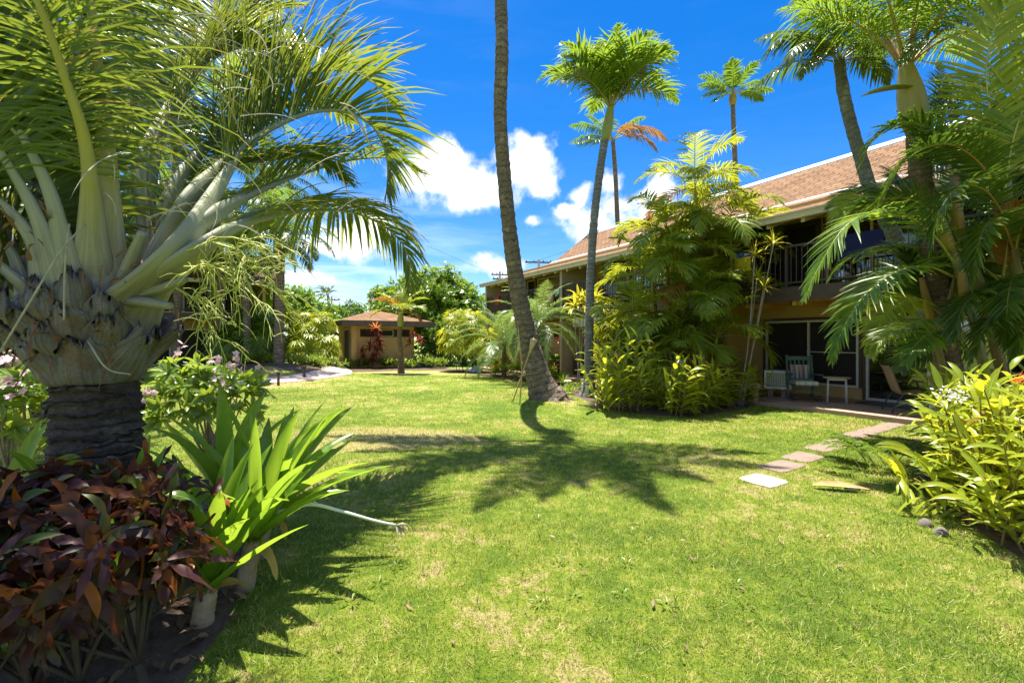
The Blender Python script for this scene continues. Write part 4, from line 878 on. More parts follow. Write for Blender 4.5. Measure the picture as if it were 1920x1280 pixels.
# stone bench at the patio's edge
c = G(1404, 757); c[2] = 0.05; f = local(c, -A_ + R(15)); bn = thing('stone_bench', 'low tan stone bench at the corner of the patio by the palm clump', 'bench', tuple(c))
mb = MB(); box(mb, (-0.42, -0.17, 0.36), (0.22, 0.17, 0.47), f); mb.build('seat', M['patio'], bn)
for x in (-0.34, 0.08):
    mb = MB(); box(mb, (x, -0.13, -0.1), (x + 0.11, 0.13, 0.358), f); mb.build('leg', M['patio'], bn)
# balcony furniture
sling_chair(B(11.95, 12.9, 2.80), -A_ + R(30), 'balcony chair with patterned towel over it, nearest the violet drape', 'pattern', 'rail')
sling_chair(B(11.9, 14.2, 2.80), -A_ + R(-20), 'dark balcony chair next to the grey divider wall', 'pattern', 'black')
def drape(name, lab, cat, t0, t1, z0, z1, mt, n=BN + 0.0):
    mb = MB(); u = np.linspace(t0, t1, 24); rows = []
    path_ = [(n + 0.095, z0 + 0.15), (n + 0.09, z1 - 0.02), (n + 0.05, z1 + 0.012), (n + 0.012, z1 - 0.02), (n + 0.006, z0)]
    for k, (nn_, z) in enumerate(path_): rows.append(fr(np.stack([nn_ + (0.012 * np.sin(u * 23 + k) if k in (0, 4) else 0 * u), u, np.full(24, z) + (0.02 * np.sin(u * 9) if k in (0, 4) else 0)], 1)))
    V = np.stack(rows, 0); id_ = np.arange(5 * 24).reshape(5, 24); uv = np.stack([np.broadcast_to(np.linspace(0, 1, 5)[:, None], (5, 24)), np.broadcast_to(u[None], (5, 24))], -1)
    mb.add(V.reshape(-1, 3), np.stack([id_[:-1, :-1], id_[:-1, 1:], id_[1:, 1:], id_[1:, :-1]], -1).reshape(-1, 4), uv.reshape(-1, 2)); return tag(mb.build(name, M[mt], base=B(n, t0, z1)), lab, cat)
drape('beach_towel', 'dark blue beach towel hung over the balcony rail', 'towel', 4.2, 5.0, 3.35, 3.87, 'blue')
drape('beach_towel', 'yellow, green and blue striped towel hung over the rail behind the palm clump', 'towel', 7.05, 7.5, 3.3, 3.87, 'rainbow')
drape('beach_towel', 'red towel hung over the far end of the balcony rail', 'towel', 20.6, 21.1, 3.40, 3.87, 'red')
drape('beach_towel', 'orange towel hung over the rail beside the divider wall', 'towel', 15.8, 16.6, 3.05, 3.87, 'pot')
# planters on the ground floor
def planter(c, w, h, mt, lab):
    o = thing('planter', lab, 'planter', tuple(c)); mb = MB(); th = np.linspace(0, 2 * np.pi, 21)[:-1]
    V = np.vstack([np.stack([c[0] + np.cos(th) * w * a, c[1] + np.sin(th) * w * a, np.full(20, c[2] + h * z)], 1) for a, z in ((0.01, 0), (0.78, 0), (0.97, 0.9), (1.06, 0.9), (1.06, 1), (0.92, 1), (0.9, 0.88), (0.01, 0.88))]); id_ = np.arange(160).reshape(8, 20)
    mb.add(V, np.stack([id_[:-1], np.roll(id_[:-1], -1, 1), np.roll(id_[1:], -1, 1), id_[1:]], -1).reshape(-1, 4)); mb.build('pot', M[mt], o); return o
PL1 = planter(B(11.3, 15.7, 0.1), 0.26, 0.55, 'darkpot', 'dark planter with red flowers beside the ochre divider wall')
PL2 = planter(B(11.4, 17.2, 0.1), 0.24, 0.5, 'pot', 'terracotta planter with orange flowers behind the leaning palm')
# wooden cabinet beside the divider
c = B(12.2, 14.2, 0.1); mb = MB(); cb = thing('patio_cabinet', 'low brown cabinet on the patio behind the grey palm trunk', 'cabinet', tuple(c))
box(mb, (11.8, 13.5, 0.12), (12.4, 15.1, 0.95), fr); mb.build('body', M['brown'], cb)
for a, b in ((13.53, 14.28), (14.32, 15.07)):
    mb = MB(); box(mb, (11.775, a, 0.17), (11.797, b, 0.92), fr); mb.build('door', M['wood'], cb)
# ------------------------------------------------------------------ plants: builders
def ringed(pts, rad, n=70, per=0.11, amp=0.035, lump=0.028):
    rr = np.asarray(rad, float); q = spline(np.hstack([np.asarray(pts, float), rr[:, None]]), n); s = np.concatenate([[0], np.cumsum(np.linalg.norm(np.diff(q[:, :3], axis=0), axis=1))])
    wob = np.cumsum(rng.normal(0, .10, n)); r = q[:, 3] * (1 + amp * (1 - 2 * ((s / per + wob) % 1.0)) * rng.uniform(.2, 1.4, n) + rng.normal(0, lump, n)); return q[:, :3], r
def trunk(o, pts, rad, mat, n=70, sides=14, per=0.11, amp=0.035, name='trunk'):
    p, r = ringed(pts, rad, n, per, amp); mb = MB(); tube(mb, p, r, sides, 0); return mb.build(name, M[mat], o)

def add_frond(o, ctrl, mat, rmat, name='frond', **kw):
    mb = MB(); frond(mb, ctrl, **kw); return mb.build(name, [M[mat], M[rmat]], o)

def palm(name, label, base, tr, rad, bark, shaft, fronds, mat, rmat, group=None, per=0.11, fr_kw=None, sides=14, n=70, cat='palm tree', amp=0.035):
    """tr: trunk points; shaft: (points, radii, material) or None; fronds: list of (azimuth, e0, e1, length[, material])"""
    o = thing(name, label, cat, tuple(base), group)
    if tr is not None: trunk(o, tr, rad, bark, n, sides, per, amp)
    top = np.array(tr[-1] if shaft is None else shaft[0][-1], float)
    if shaft is not None:
        mb = MB(); p, r = ringed(shaft[0], shaft[1], 16, 9, 0.0, 0.004); tube(mb, p, r, 14, 0); mb.build('crownshaft', M[shaft[2]], o)
    kw = dict(L=0.6, n=46, W=0.04); kw.update(fr_kw or {})
    for q in fronds:
        az, e0, e1, ln = q[:4]; m_ = q[4] if len(q) > 4 else mat
        st = top + np.array((math.cos(R(az)) * 0.04, math.sin(R(az)) * 0.04, -0.03))
        k = dict(kw); k['L'] = kw['L'] * (0.75 + 0.25 * ln / max(f[3] for f in fronds))
        add_frond(o, arc(st, az, e0, e1, ln, pw=1.0 + 0.4 * rng.random(), twist=rng.normal(0, 0.22)), m_, rmat, axis=top, **k)
    return o
def crown(n, e_hi=80, e_lo=-10, L=2.4, az0=0, bend=70, jit=8):
    out = []
    for i in range(n):
        az = az0 + i * 137.5; u = (i + 0.5) / n; e0 = e_hi + (e_lo - e_hi) * u + rng.normal(0, jit * 0.6)
        out.append((az + rng.normal(0, jit), e0, e0 - bend * (0.75 + 0.5 * rng.random()), L * (0.82 + 0.3 * rng.random())))
    return out

def fan_pts(c, nv, size, nstrip, spread, W, mb, mat=0, droop=0.5, nseg=3, fold=0.12):
    """one fan-shaped leaf: strips radiating from c, the blade facing nv"""
    u = nrm(nv); d = rng.normal(0, .5, 3) + (0, 0, -.5); d = nrm(d - u * np.dot(d, u)); s = np.cross(d, u); a = np.linspace(-spread, spread, nstrip) + rng.normal(0, 0.06, nstrip)
    D = np.cos(a)[:, None] * d + np.sin(a)[:, None] * s + 0.15 * u
    leaves(mb, np.repeat(c[None], nstrip, 0) + D * 0.01, D, np.repeat(u[None], nstrip, 0), size * (0.8 + 0.2 * np.cos(a)) * (1 + rng.normal(0, 0.06, nstrip)), W, nseg, droop, fold, 'palm', mat)
def fan_shrub(name, label, base, blobs, nfan, size, mat, group=None, W=0.035, strips=11, stems=10, stem_mat='wood', spread=2.3):
    """lady palm clump: canes carrying fan leaves; blobs = list of (center, radii)"""
    o = thing(name, label, 'shrub', tuple(base), group); mb = MB(); ms = MB(); tot = sum(b[1][0] * b[1][1] * b[1][2] for b in blobs) 
    for c, r in blobs:
        c = np.array(c); r = np.array(r); k = max(3, int(nfan * (r[0] * r[1] * r[2]) / tot))
        v = nrm(rng.normal(0, 1, (k, 3))); v[:, 2] = np.abs(v[:, 2]) * 1.0 - 0.25; v = nrm(v); q = rng.uniform(0.62, 1.05, k)[:, None]
        pts = c + v * r * q
        pts[:, 2] = np.maximum(pts[:, 2], hgt(pts[:, 0], pts[:, 1]) + 0.15)
        for p_, d_ in zip(pts, v): fan_pts(p_, d_ * (1, 1, 0.7) + rng.normal(0, 0.3, 3) + (0, 0, 0.55), size * (0.75 + 0.5 * rng.random()), strips, spread, W, mb)
        for i in range(max(2, stems // len(blobs))):
            b = c + rng.normal(0, 0.35, 3) * r; b[2] = hgt(b[0], b[1]); e = c + rng.normal(0, 0.4, 3) * r; e[2] = c[2] + r[2] * 0.6 * rng.random(); tube(ms, spline([b, (b + e) / 2 + rng.normal(0, 0.04, 3), e], 6), 0.014, 5)
    mb.build('foliage', M[mat], o); ms.build('stem', M[stem_mat], o); return o

def cloud(mb, c, r, n, Ll, Wl, per=6, mat=0, prof='oval', low=-0.5, shell=0.55, lump=0.25, seed=None, droop=0.35, nseg=2, flat=True, fold=0.1):
    """leaf whorls through an uneven ellipsoid"""
    c = np.asarray(c, float); r = np.asarray(r, float); v = nrm(rng.normal(0, 1, (n, 3))); v[:, 2] = np.where(v[:, 2] < low, -v[:, 2] * 0.6, v[:, 2])
    k = rng.normal(0, 1, (9, 3)) * 2.4; ph = rng.uniform(0, 6.3, 9); bump_ = np.mean(np.sin(v @ k.T + ph), 1) * 2.6
    q = (shell + (1 - shell) * rng.random(n) ** 0.6) * (1 + lump * bump_)
    p = c + v * r * q[:, None]
    p[:, 2] = np.maximum(p[:, 2], hgt(p[:, 0], p[:, 1]) + 0.06)
    dirn = nrm(v * 0.9 + rng.normal(0, 0.35, (n, 3)) + (0, 0, 0.45))
    a = nrm(np.cross(dirn, rng.normal(0, 1, (n, 3)))); b = np.cross(dirn, a)
    th = np.linspace(0, 2 * np.pi, per, endpoint=False)[None] + rng.uniform(0, 6, (n, 1)) + rng.normal(0, 0.25, (n, per))
    out = np.cos(th)[..., None] * a[:, None] + np.sin(th)[..., None] * b[:, None]
    tl = rng.uniform(0.15, 0.75, (n, per))[..., None]
    D = nrm(out * (1 - tl * 0.5) + dirn[:, None] * tl); U = nrm(dirn[:, None] - out * tl * 0.8)
    leaves(mb, np.repeat(p, per, 0), D.reshape(-1, 3), U.reshape(-1, 3), Ll * rng.uniform(0.65, 1.2, n * per), Wl * rng.uniform(0.8, 1.2, n * per), nseg, droop, fold, prof, mat, flat=flat)
    return p, dirn
def limbs(mb, base, tips, r0, split=0.45, mat=0):
    base = np.asarray(base, float); tips = np.asarray(tips, float); cen = tips.mean(0); fork = base + (cen - base) * split; fork[:2] = base[:2] + (cen - base)[:2] * split * 0.5
    tube(mb, spline([base, (base + fork) / 2 + rng.normal(0, 0.03, 3) * np.linalg.norm(fork - base), fork], 8), np.linspace(r0, r0 * 0.75, 8), 8, mat)
    for t in tips:
        m_ = fork + (t - fork) * 0.5 + rng.normal(0, 0.08, 3) * np.linalg.norm(t - fork); m_[2] += 0.06 * np.linalg.norm(t - fork)
        tube(mb, spline([fork, m_, t], 7), np.linspace(r0 * 0.5, r0 * 0.10, 7), 5, mat)
def tree(name, label, base, blobs, n, Ll, Wl, mat, r0=0.15, group=None, cat='tree', bark='wood', **kw):
    o = thing(name, label, cat, tuple(base), group); mb = MB(); mt = MB(); vol = [b[1][0] * b[1][1] + b[1][2] * b[1][0] for b in blobs]; tips = []
    for (c, r), v in zip(blobs, vol):
        cloud(mb, c, r, int(n * v / sum(vol)), Ll, Wl, mat=0, **kw)
        for _ in range(3): tips.append(np.array(c) + rng.normal(0, 0.4, 3) * np.array(r))
    limbs(mt, base, tips, r0); mt.build('trunk', M[bark], o); mb.build('crown', M[mat], o); return o

def rosette(mb, c, n, L, W, e_lo=15, e_hi=85, droop=0.45, prof='strap', mat=0, nseg=6, fold=0.22, bias=None, wave=0.0):
    c = np.asarray(c, float); az = np.arange(n) * 2.39996 + rng.uniform(0, 6); u = (np.arange(n) + 0.5) / n
    e = R(1) * (e_hi + (e_lo - e_hi) * u + rng.normal(0, 5, n)); D = np.stack([np.cos(e) * np.cos(az), np.cos(e) * np.sin(az), np.sin(e)], 1)
    if bias is not None: D = nrm(D + np.asarray(bias))
    U = np.stack([-np.sin(e) * np.cos(az), -np.sin(e) * np.sin(az), np.cos(e)], 1)
    leaves(mb, c + D * 0.02, D, U, L * rng.uniform(0.72, 1.12, n), W * rng.uniform(0.85, 1.15, n), nseg, droop * rng.uniform(0.4, 1.5, n), fold, prof, mat, wave=wave, side=rng.normal(0, 0.12, n))

def ginger(name, label, base, canes, mat, Ll, Wl, group=None, stem='cane', red=0, pk=8, cat='ginger plant'):
    """leafy canes; canes = list of (foot, tip)"""
    o = thing(name, label, cat, tuple(base), group); mb = MB(); ms = MB(); mf = MB(); k = 0
    for foot, tip in canes:
        foot = np.array(foot, float); tip = np.array(tip, float); h = np.linalg.norm(tip - foot); mid = (foot + tip) / 2 + (0, 0, 0.08 * h)
        c = spline([foot, mid, tip], 16); T = nrm(np.gradient(c, axis=0)); tube(ms, c, np.linspace(0.009, 0.005, 16), 5)
        m_ = pk + int(3 * rng.random()); tl = np.linspace(0.16, 1.0, m_); p = np.stack([np.interp(tl, np.linspace(0, 1, 16), c[:, i]) for i in range(3)], 1); t_ = np.stack([np.interp(tl, np.linspace(0, 1, 16), T[:, i]) for i in range(3)], 1)
        az = rng.uniform(0, 6.3); s = nrm(np.cross(t_, np.array((math.cos(az), math.sin(az), 0.1)))); sg = np.where(np.arange(m_) % 2 == 0, 1.0, -1.0)[:, None]
        s = s * sg + rng.normal(0, 0.18, (m_, 3)); D = nrm(t_ * (0.55 + 0.5 * tl[:, None] ** 2) + s * 0.85); U = nrm(t_ - s * 0.5 + (0, 0, 0.25))
        leaves(mb, p, D, U, Ll * rng.uniform(0.7, 1.15, m_) * (0.75 + 0.25 * np.sin(np.pi * tl)), Wl * rng.uniform(0.8, 1.2, m_), 5, rng.uniform(0.3, 1.0, m_), 0.14, 'lance', 0, wave=0.05)
    mb.build('foliage', M[mat], o); ms.build('stem', M[stem], o); return o

# ------------------------------------------------------------------ leaning coconut palm in the middle of the lawn
trk = PP([(1030, 757, 10.9), (1022, 742, 10.9), (1008, 700, 10.85), (992, 640, 10.75), (974, 560, 10.6), (960, 470, 10.4), (947, 350, 10.15), (938, 220, 9.8), (941, 100, 9.5), (939, 0, 9.7), (934, -150, 9.6), (925, -240, 9.55)])
cp = palm('coconut_palm', 'tall leaning coconut palm with bare brown trunk at the middle of the lawn', G(1025, 755), trk, [.50, .40, .285, .235, .20, .175, .158, .145, .138, .132, .12, .11], 'bark', None,
     [(186, 12, -40, 4.0), (198, -8, -50, 3.5), (176, 32, -25, 3.6), (214, 8, -45, 3.4), (236, -5, -50, 3.3), (252, 12, -45, 3.6), (266, -4, -50, 3.5), (284, 14, -40, 3.5), (300, -2, -50, 3.3), (318, 12, -40, 3.4), (334, 2, -45, 3.4), (95, 78, 30, 2.0), (262, 62, 0, 2.6), (245, -30, -80, 2.4), (215, 48, -15, 2.8), (305, 45, -15, 2.7)],
     'coco', 'rach', per=0.145, fr_kw=dict(L=0.62, n=54, W=0.05, droop=1.0, t0=0.22, r0=0.04, vee=-0.15), sides=22, n=150, amp=0.05)
mb = MB()
for k in range(5):
    a = R(-75 + 30 * k + rng.normal(0, 8)); b = trk[0] + (.06, 0, 0); e = b + (0.58 * math.cos(a), 0.62 * math.sin(a), 0); e[2] = hgt(e[0], e[1]) - 0.03
    tube(mb, spline([b + (0.12 * math.cos(a), 0.12 * math.sin(a), 0.32), b + (0.36 * math.cos(a), 0.36 * math.sin(a), 0.12), e], 8), [.16, .15, .13, .11, .09, .07, .05, .03], 7)
mb.build('root_flare', M['bark'], cp)
mb = MB(); 
for k in range(5): 
    a = k * 1.26; mb_c = trk[-1] + np.array((0.2 * math.cos(a), 0.2 * math.sin(a), -0.22)); tube(mb, [mb_c + (0, 0, .12), mb_c + (0, 0, .06), mb_c, mb_c - (0, 0, .06), mb_c - (0, 0, .11)], [.04, .1, .12, .1, .04], 8)
mb.build('coconut_cluster', M['shaft'], cp)

# tiki torch tied to it
tk = thing('tiki_torch', 'bamboo tiki torch leaning against the coconut palm trunk', 'torch', tuple(G(961, 753)))
q0 = P(961, 753, 10.35); q1 = P(998, 646, 10.42)
mb = MB(); tube(mb, spline([q0, (q0 + q1) / 2, q1], 20), [0.017] * 20, 8); mb.build('pole', M['bamboo'], tk)
d_ = nrm(q1 - q0); mb = MB(); tube(mb, [q1 - d_ * 0.22, q1 - d_ * 0.12, q1, q1 + d_ * 0.13, q1 + d_ * 0.135], [0.022, 0.035, 0.06, 0.095, 0.08], 14); mb.build('basket', M['weave'], tk)
mb = MB(); tube(mb, [q1 + d_ * 0.125, q1 + d_ * 0.165], [0.05, 0.045], 10); mb.build('oil_can', M['black'], tk)
mb = MB(); tube(mb, spline([P(974, 766, 10.15), P(978, 690, 10.2), P(971, 610, 10.3)], 12), [0.014] * 12, 7); tag(mb.build('bamboo_stake', M['bamboo'], base=P(974, 766, 10.15)), 'thin upright bamboo stake beside the leaning tiki torch', 'stake')
p_, r_ = trk, None; cc = P(1003, 694, 10.86); th = np.linspace(0, 2 * np.pi, 30); ax_ = nrm(trk[2] - trk[4]); s_ = nrm(np.cross(ax_, (0, 1, 0))); u_ = np.cross(s_, ax_)
mb = MB(); tube(mb, cc + np.cos(th)[:, None] * s_ * 0.292 + np.sin(th)[:, None] * u_ * 0.292, 0.010, 5, cap=False); tag(mb.build('rope', M['fibre'], base=cc), 'thin rope loop tied round the leaning coconut trunk', 'rope')

# ------------------------------------------------------------------ grey trunk palm right of it
b = G(1104, 748)
tr = PP([(1103, 752, 12.0), (1103, 738, 12.0), (1104, 705, 12.0), (1105, 600, 12.0), (1108, 500, 12.0), (1115, 400, 12.0), (1125, 320, 12.0), (1134, 262, 12.0)])
sh = PP([(1134, 264, 12.0), (1138, 245, 12.0), (1142, 222, 12.0), (1145, 200, 12.0)])
palm('christmas_palm', 'slim palm with smooth grey trunk and rounded green crown', b, tr, [.33, .24, .135, .115, .108, .105, .102, .098], 'barkg', (sh, [.105, .14, .12, .085], 'shaft'),
     [(180, 62, -40, 2.3), (195, 80, -10, 2.2), (160, 75, -20, 2.2), (120, 82, 0, 2.2), (60, 82, 5, 2.3), (20, 70, -25, 2.2), (0, 55, -40, 2.1), (-20, 75, -10, 2.2), (250, 70, -30, 2.0), (290, 72, -20, 2.1), (320, 60, -35, 2.0), (215, 50, -55, 1.9), (90, 60, -20, 2.0), (10, 86, 20, 2.0), (170, 86, 20, 2.0), (270, 84, 15, 1.9), (335, 80, 0, 2.1), (205, 70, -25, 2.1)], 'palm', 'rach', per=0.16, n=90,
     fr_kw=dict(L=0.66, n=48, W=0.058, vee=0.5, droop=0.75, t0=0.14, r0=0.024, a0=68, a1=35, ragged=0.2))
# thin far palm behind, with rusty fronds
tr = PP([(1160, 470, 30), (1157, 400, 30), (1154, 330, 30), (1149, 262, 30)])
palm('coconut_palm', 'thin distant palm with one rust orange frond behind the grey palm', P(1160, 640, 30), np.vstack([P(1161, 640, 30), tr]), [.2, .17, .15, .14, .13], 'bark', None,
     [(-12, 40, -60, 4.0, 'rust'), (-30, 20, -70, 3.4, 'rust'), (185, 20, -35, 3.0), (170, 50, -10, 3.2), (10, 60, 10, 3.0), (240, 40, -40, 2.8), (300, 30, -50, 2.8, 'rust'), (150, 65, 30, 3.0), (195, -5, -20, 2.8)], 'coco', 'rach', fr_kw=dict(L=0.9, n=40, W=0.09, droop=0.6, r0=0.05, vee=0.0), n=30)
# distant coconut palm against the sky
tr = np.vstack([P(1381, 640, 32), PP([(1380, 420, 32), (1379, 330, 32), (1376, 250, 32), (1374, 196, 32)])])
palm('coconut_palm', 'small distant coconut palm against the blue sky above the roof', P(1381, 640, 32), tr, [.25, .2, .18, .16, .14], 'bark', (PP([(1374, 198, 32), (1374, 186, 32), (1374, 176, 32)]), [.2, .26, .2], 'racho'),
     [(180, 30, -10, 2.6), (190, 12, -30, 2.4), (165, 55, 20, 2.8), (130, 70, 40, 2.8), (75, 80, 60, 2.7), (50, 65, 35, 2.8), (15, 45, 5, 2.7), (0, 18, -15, 2.8), (350, 5, -35, 2.2), (250, 60, 20, 2.4), (290, 50, 10, 2.4), (200, -10, -50, 2.0), (110, 85, 70, 2.6)], 'coco', 'rach', fr_kw=dict(L=0.75, n=40, W=0.09, droop=0.5, r0=0.05, vee=0.15), n=24)

# ------------------------------------------------------------------ areca clump in front of the building
def areca(name, label, base, stems, mat='areca', fkw=None, seed=0, group=None, nf=7, cat='palm clump', L=1.7, shaftm='shafty', bark='cane', rm='rachy', e_hi=78, e_lo=12, bend=78):
    o = thing(name, label, cat, tuple(base), group); kw = dict(L=0.46, n=42, W=0.034, vee=0.42, droop=0.6, t0=0.2, r0=0.015, a0=62, a1=28); kw.update(fkw or {})
    for foot, top, r, ln in stems:
        foot = np.array(foot, float); top = np.array(top, float); mid = (foot + top) / 2 + rng.normal(0, 0.06, 3)
        tp = spline([foot, mid, top], 6); trunk(o, tp[:5], [r * 1.2, r, r, r * 0.95, r * 0.9], bark, 36, 9, 0.13, 0.04, name='stem')
        mb = MB(); sp_ = spline([tp[4], (tp[4] + tp[5]) / 2, tp[5]], 7); tube(mb, sp_, [r * 0.95, r * 1.25, r * 1.25, r * 1.15, r, r * 0.8, r * 0.6], 10); mb.build('crownshaft', M[shaftm], o)
        for (az, e0, e1, l_) in crown(nf, e_hi, e_lo, ln, rng.uniform(0, 360), bend):
            add_frond(o, arc(top - (0, 0, 0.04), az, e0, e1, l_, pw=1.3, twist=rng.normal(0, 0.25)), 'rust' if rng.random() < .05 else mat, rm, axis=top, **kw)
    return o
def st(px, py, d, tx, ty, td, r, ln):
    f_ = P(px, py, d); f_[2] = hgt(f_[0], f_[1]) - 0.03; return (f_, P(tx, ty, td), r, ln)
areca('areca_palm_clump', 'tall clump of areca palms with arching yellow green fronds before the balconies', G(1300, 752),
      [st(1300, 745, 12.7, 1303, 350, 12.5, .055, 2.0), st(1330, 745, 12.8, 1345, 440, 12.3, .06, 2.1), st(1270, 745, 12.9, 1250, 440, 12.6, .05, 1.9), st(1250, 745, 12.6, 1222, 520, 12.2, .045, 1.8), st(1345, 745, 12.3, 1372, 470, 12.0, .05, 1.6), st(1310, 745, 12.2, 1300, 560, 11.9, .045, 1.7), st(1235, 745, 12.3, 1190, 600, 11.9, .04, 1.6), st(1290, 745, 12.5, 1285, 480, 12.2, .05, 1.8), st(1330, 745, 11.9, 1345, 630, 11.5, .04, 1.5),
       st(1260, 745, 12.0, 1250, 620, 11.7, .04, 1.5), st(1360, 745, 12.7, 1362, 540, 12.3, .045, 1.8), st(1220, 745, 12.8, 1205, 660, 12.4, .04, 1.5), st(1290, 745, 12.9, 1320, 400, 12.8, .05, 1.9), st(1300, 745, 11.8, 1290, 660, 11.5, .035, 1.3)], nf=10, bend=98, fkw=dict(L=.58, n=42, W=.045, vee=.40, droop=.7, a0=66, a1=30, ragged=.2))

# ------------------------------------------------------------------ palms on the right
tr = PP([(1750, 640, 8.2), (1690, 470, 8.1), (1640, 375, 8.0), (1612, 290, 8.0), (1592, 220, 8.0), (1580, 165, 8.0), (1573, 112, 8.0)])
palm('coconut_palm', 'leaning grey ringed palm with drooping dark fronds at the roof edge', (tr[0][0], 8.2, 0), np.vstack([[tr[0][0] + 0.2, 8.25, -0.05], tr]), [.15, .13, .115, .105, .098, .092, .09, .085], 'barkg', None,
     [(195, 35, -85, 1.5), (178, 60, -70, 1.6), (210, 10, -80, 1.3), (160, 75, -20, 1.6), (110, 80, 10, 1.5), (60, 75, 0, 1.6), (20, 60, -50, 1.5), (340, 40, -70, 1.4), (300, 60, -50, 1.4), (250, 50, -65, 1.4), (0, 20, -80, 1.1), (225, 70, -20, 1.5), (280, 20, -80, 1.1), (185, 70, 0, 1.6), (150, 30, -60, 1.5)], 'dark', 'rach', per=0.09, n=90, fr_kw=dict(L=0.42, n=44, W=0.034, droop=0.9, r0=0.02, vee=-0.1, t0=0.15))
tr = PP([(1790, 760, 6.4), (1770, 640, 6.4), (1752, 500, 6.4), (1738, 400, 6.4), (1725, 320, 6.4), (1717, 240, 6.4)])
sh = PP([(1717, 244, 6.4), (1714, 220, 6.4), (1708, 180, 6.4), (1703, 150, 6.4), (1698, 120, 6.4)])
rp = palm('royal_palm', 'stout palm with swollen yellow green crownshaft among the right palms', (tr[0][0], 6.4, 0), np.vstack([[tr[0][0], 6.4, -0.05], tr]), [.17, .16, .145, .135, .13, .125, .12], 'barkb', (sh, [.12, .165, .16, .125, .08], 'shafty'),
     [(175, 55, -10, 2.0), (160, 68, 20, 2.2), (120, 75, 30, 2.3), (85, 72, 20, 2.3), (60, 65, 10, 2.4), (30, 55, -20, 2.3), (5, 45, -35, 2.3), (335, 55, -15, 2.2), (300, 65, 0, 2.0), (250, 70, 10, 1.9), (210, 62, 0, 2.0), (195, 78, 40, 2.1), (20, 78, 40, 2.3), (285, 80, 40, 1.9), (270, 48, -30, 1.7)], 'palm', 'racho', per=0.07, n=80, fr_kw=dict(L=0.55, n=56, W=0.026, droop=0.85, r0=0.028, vee=0.3, t0=0.22, ragged=0.25))
mb = MB(); leaves(mb, [P(1712, 165, 6.3)], [(-1, 0.05, -0.06)], [(0, -0.5, 0.85)], 0.72, 0.15, 8, 0.15, 0.42, 'lance'); mb.build('flower_sheath', M['shaft'], rp)

ra = thing('areca_palm_clump', 'dark dense clump of areca palms with broad arching fronds at the right edge', 'palm clump', tuple(P(1850, 760, 5.8) * (1, 1, 0)))
def stem_px(o, l, r, bark='cane', name='stem'):
    p_ = PP(l); p_[0][2] = -0.05; trunk(o, p_, np.linspace(r * 1.15, r * 0.9, len(p_)), bark, 40, 10, 0.10, 0.05, name=name)
stem_px(ra, [(1870, 900, 5.7), (1850, 720, 5.7), (1815, 560, 5.7), (1775, 440, 5.7)], .048)
stem_px(ra, [(1930, 900, 6.2), (1880, 700, 6.1), (1845, 560, 6.0), (1800, 430, 5.9), (1790, 330, 5.8)], .06)
stem_px(ra, [(1960, 900, 5.6), (1935, 650, 5.6), (1900, 480, 5.6), (1885, 340, 5.6)], .058)
stem_px(ra, [(2000, 900, 6.6), (1990, 500, 6.6), (1960, 200, 6.6)], .075)
stem_px(ra, [(1800, 850, 6.3), (1770, 700, 6.3), (1745, 590, 6.3)], .042)
BF = dict(L=0.50, n=58, W=0.040, vee=0.12, droop=0.30, t0=0.16, r0=0.02, a0=66, a1=26, nseg=4, tipL=0.5)
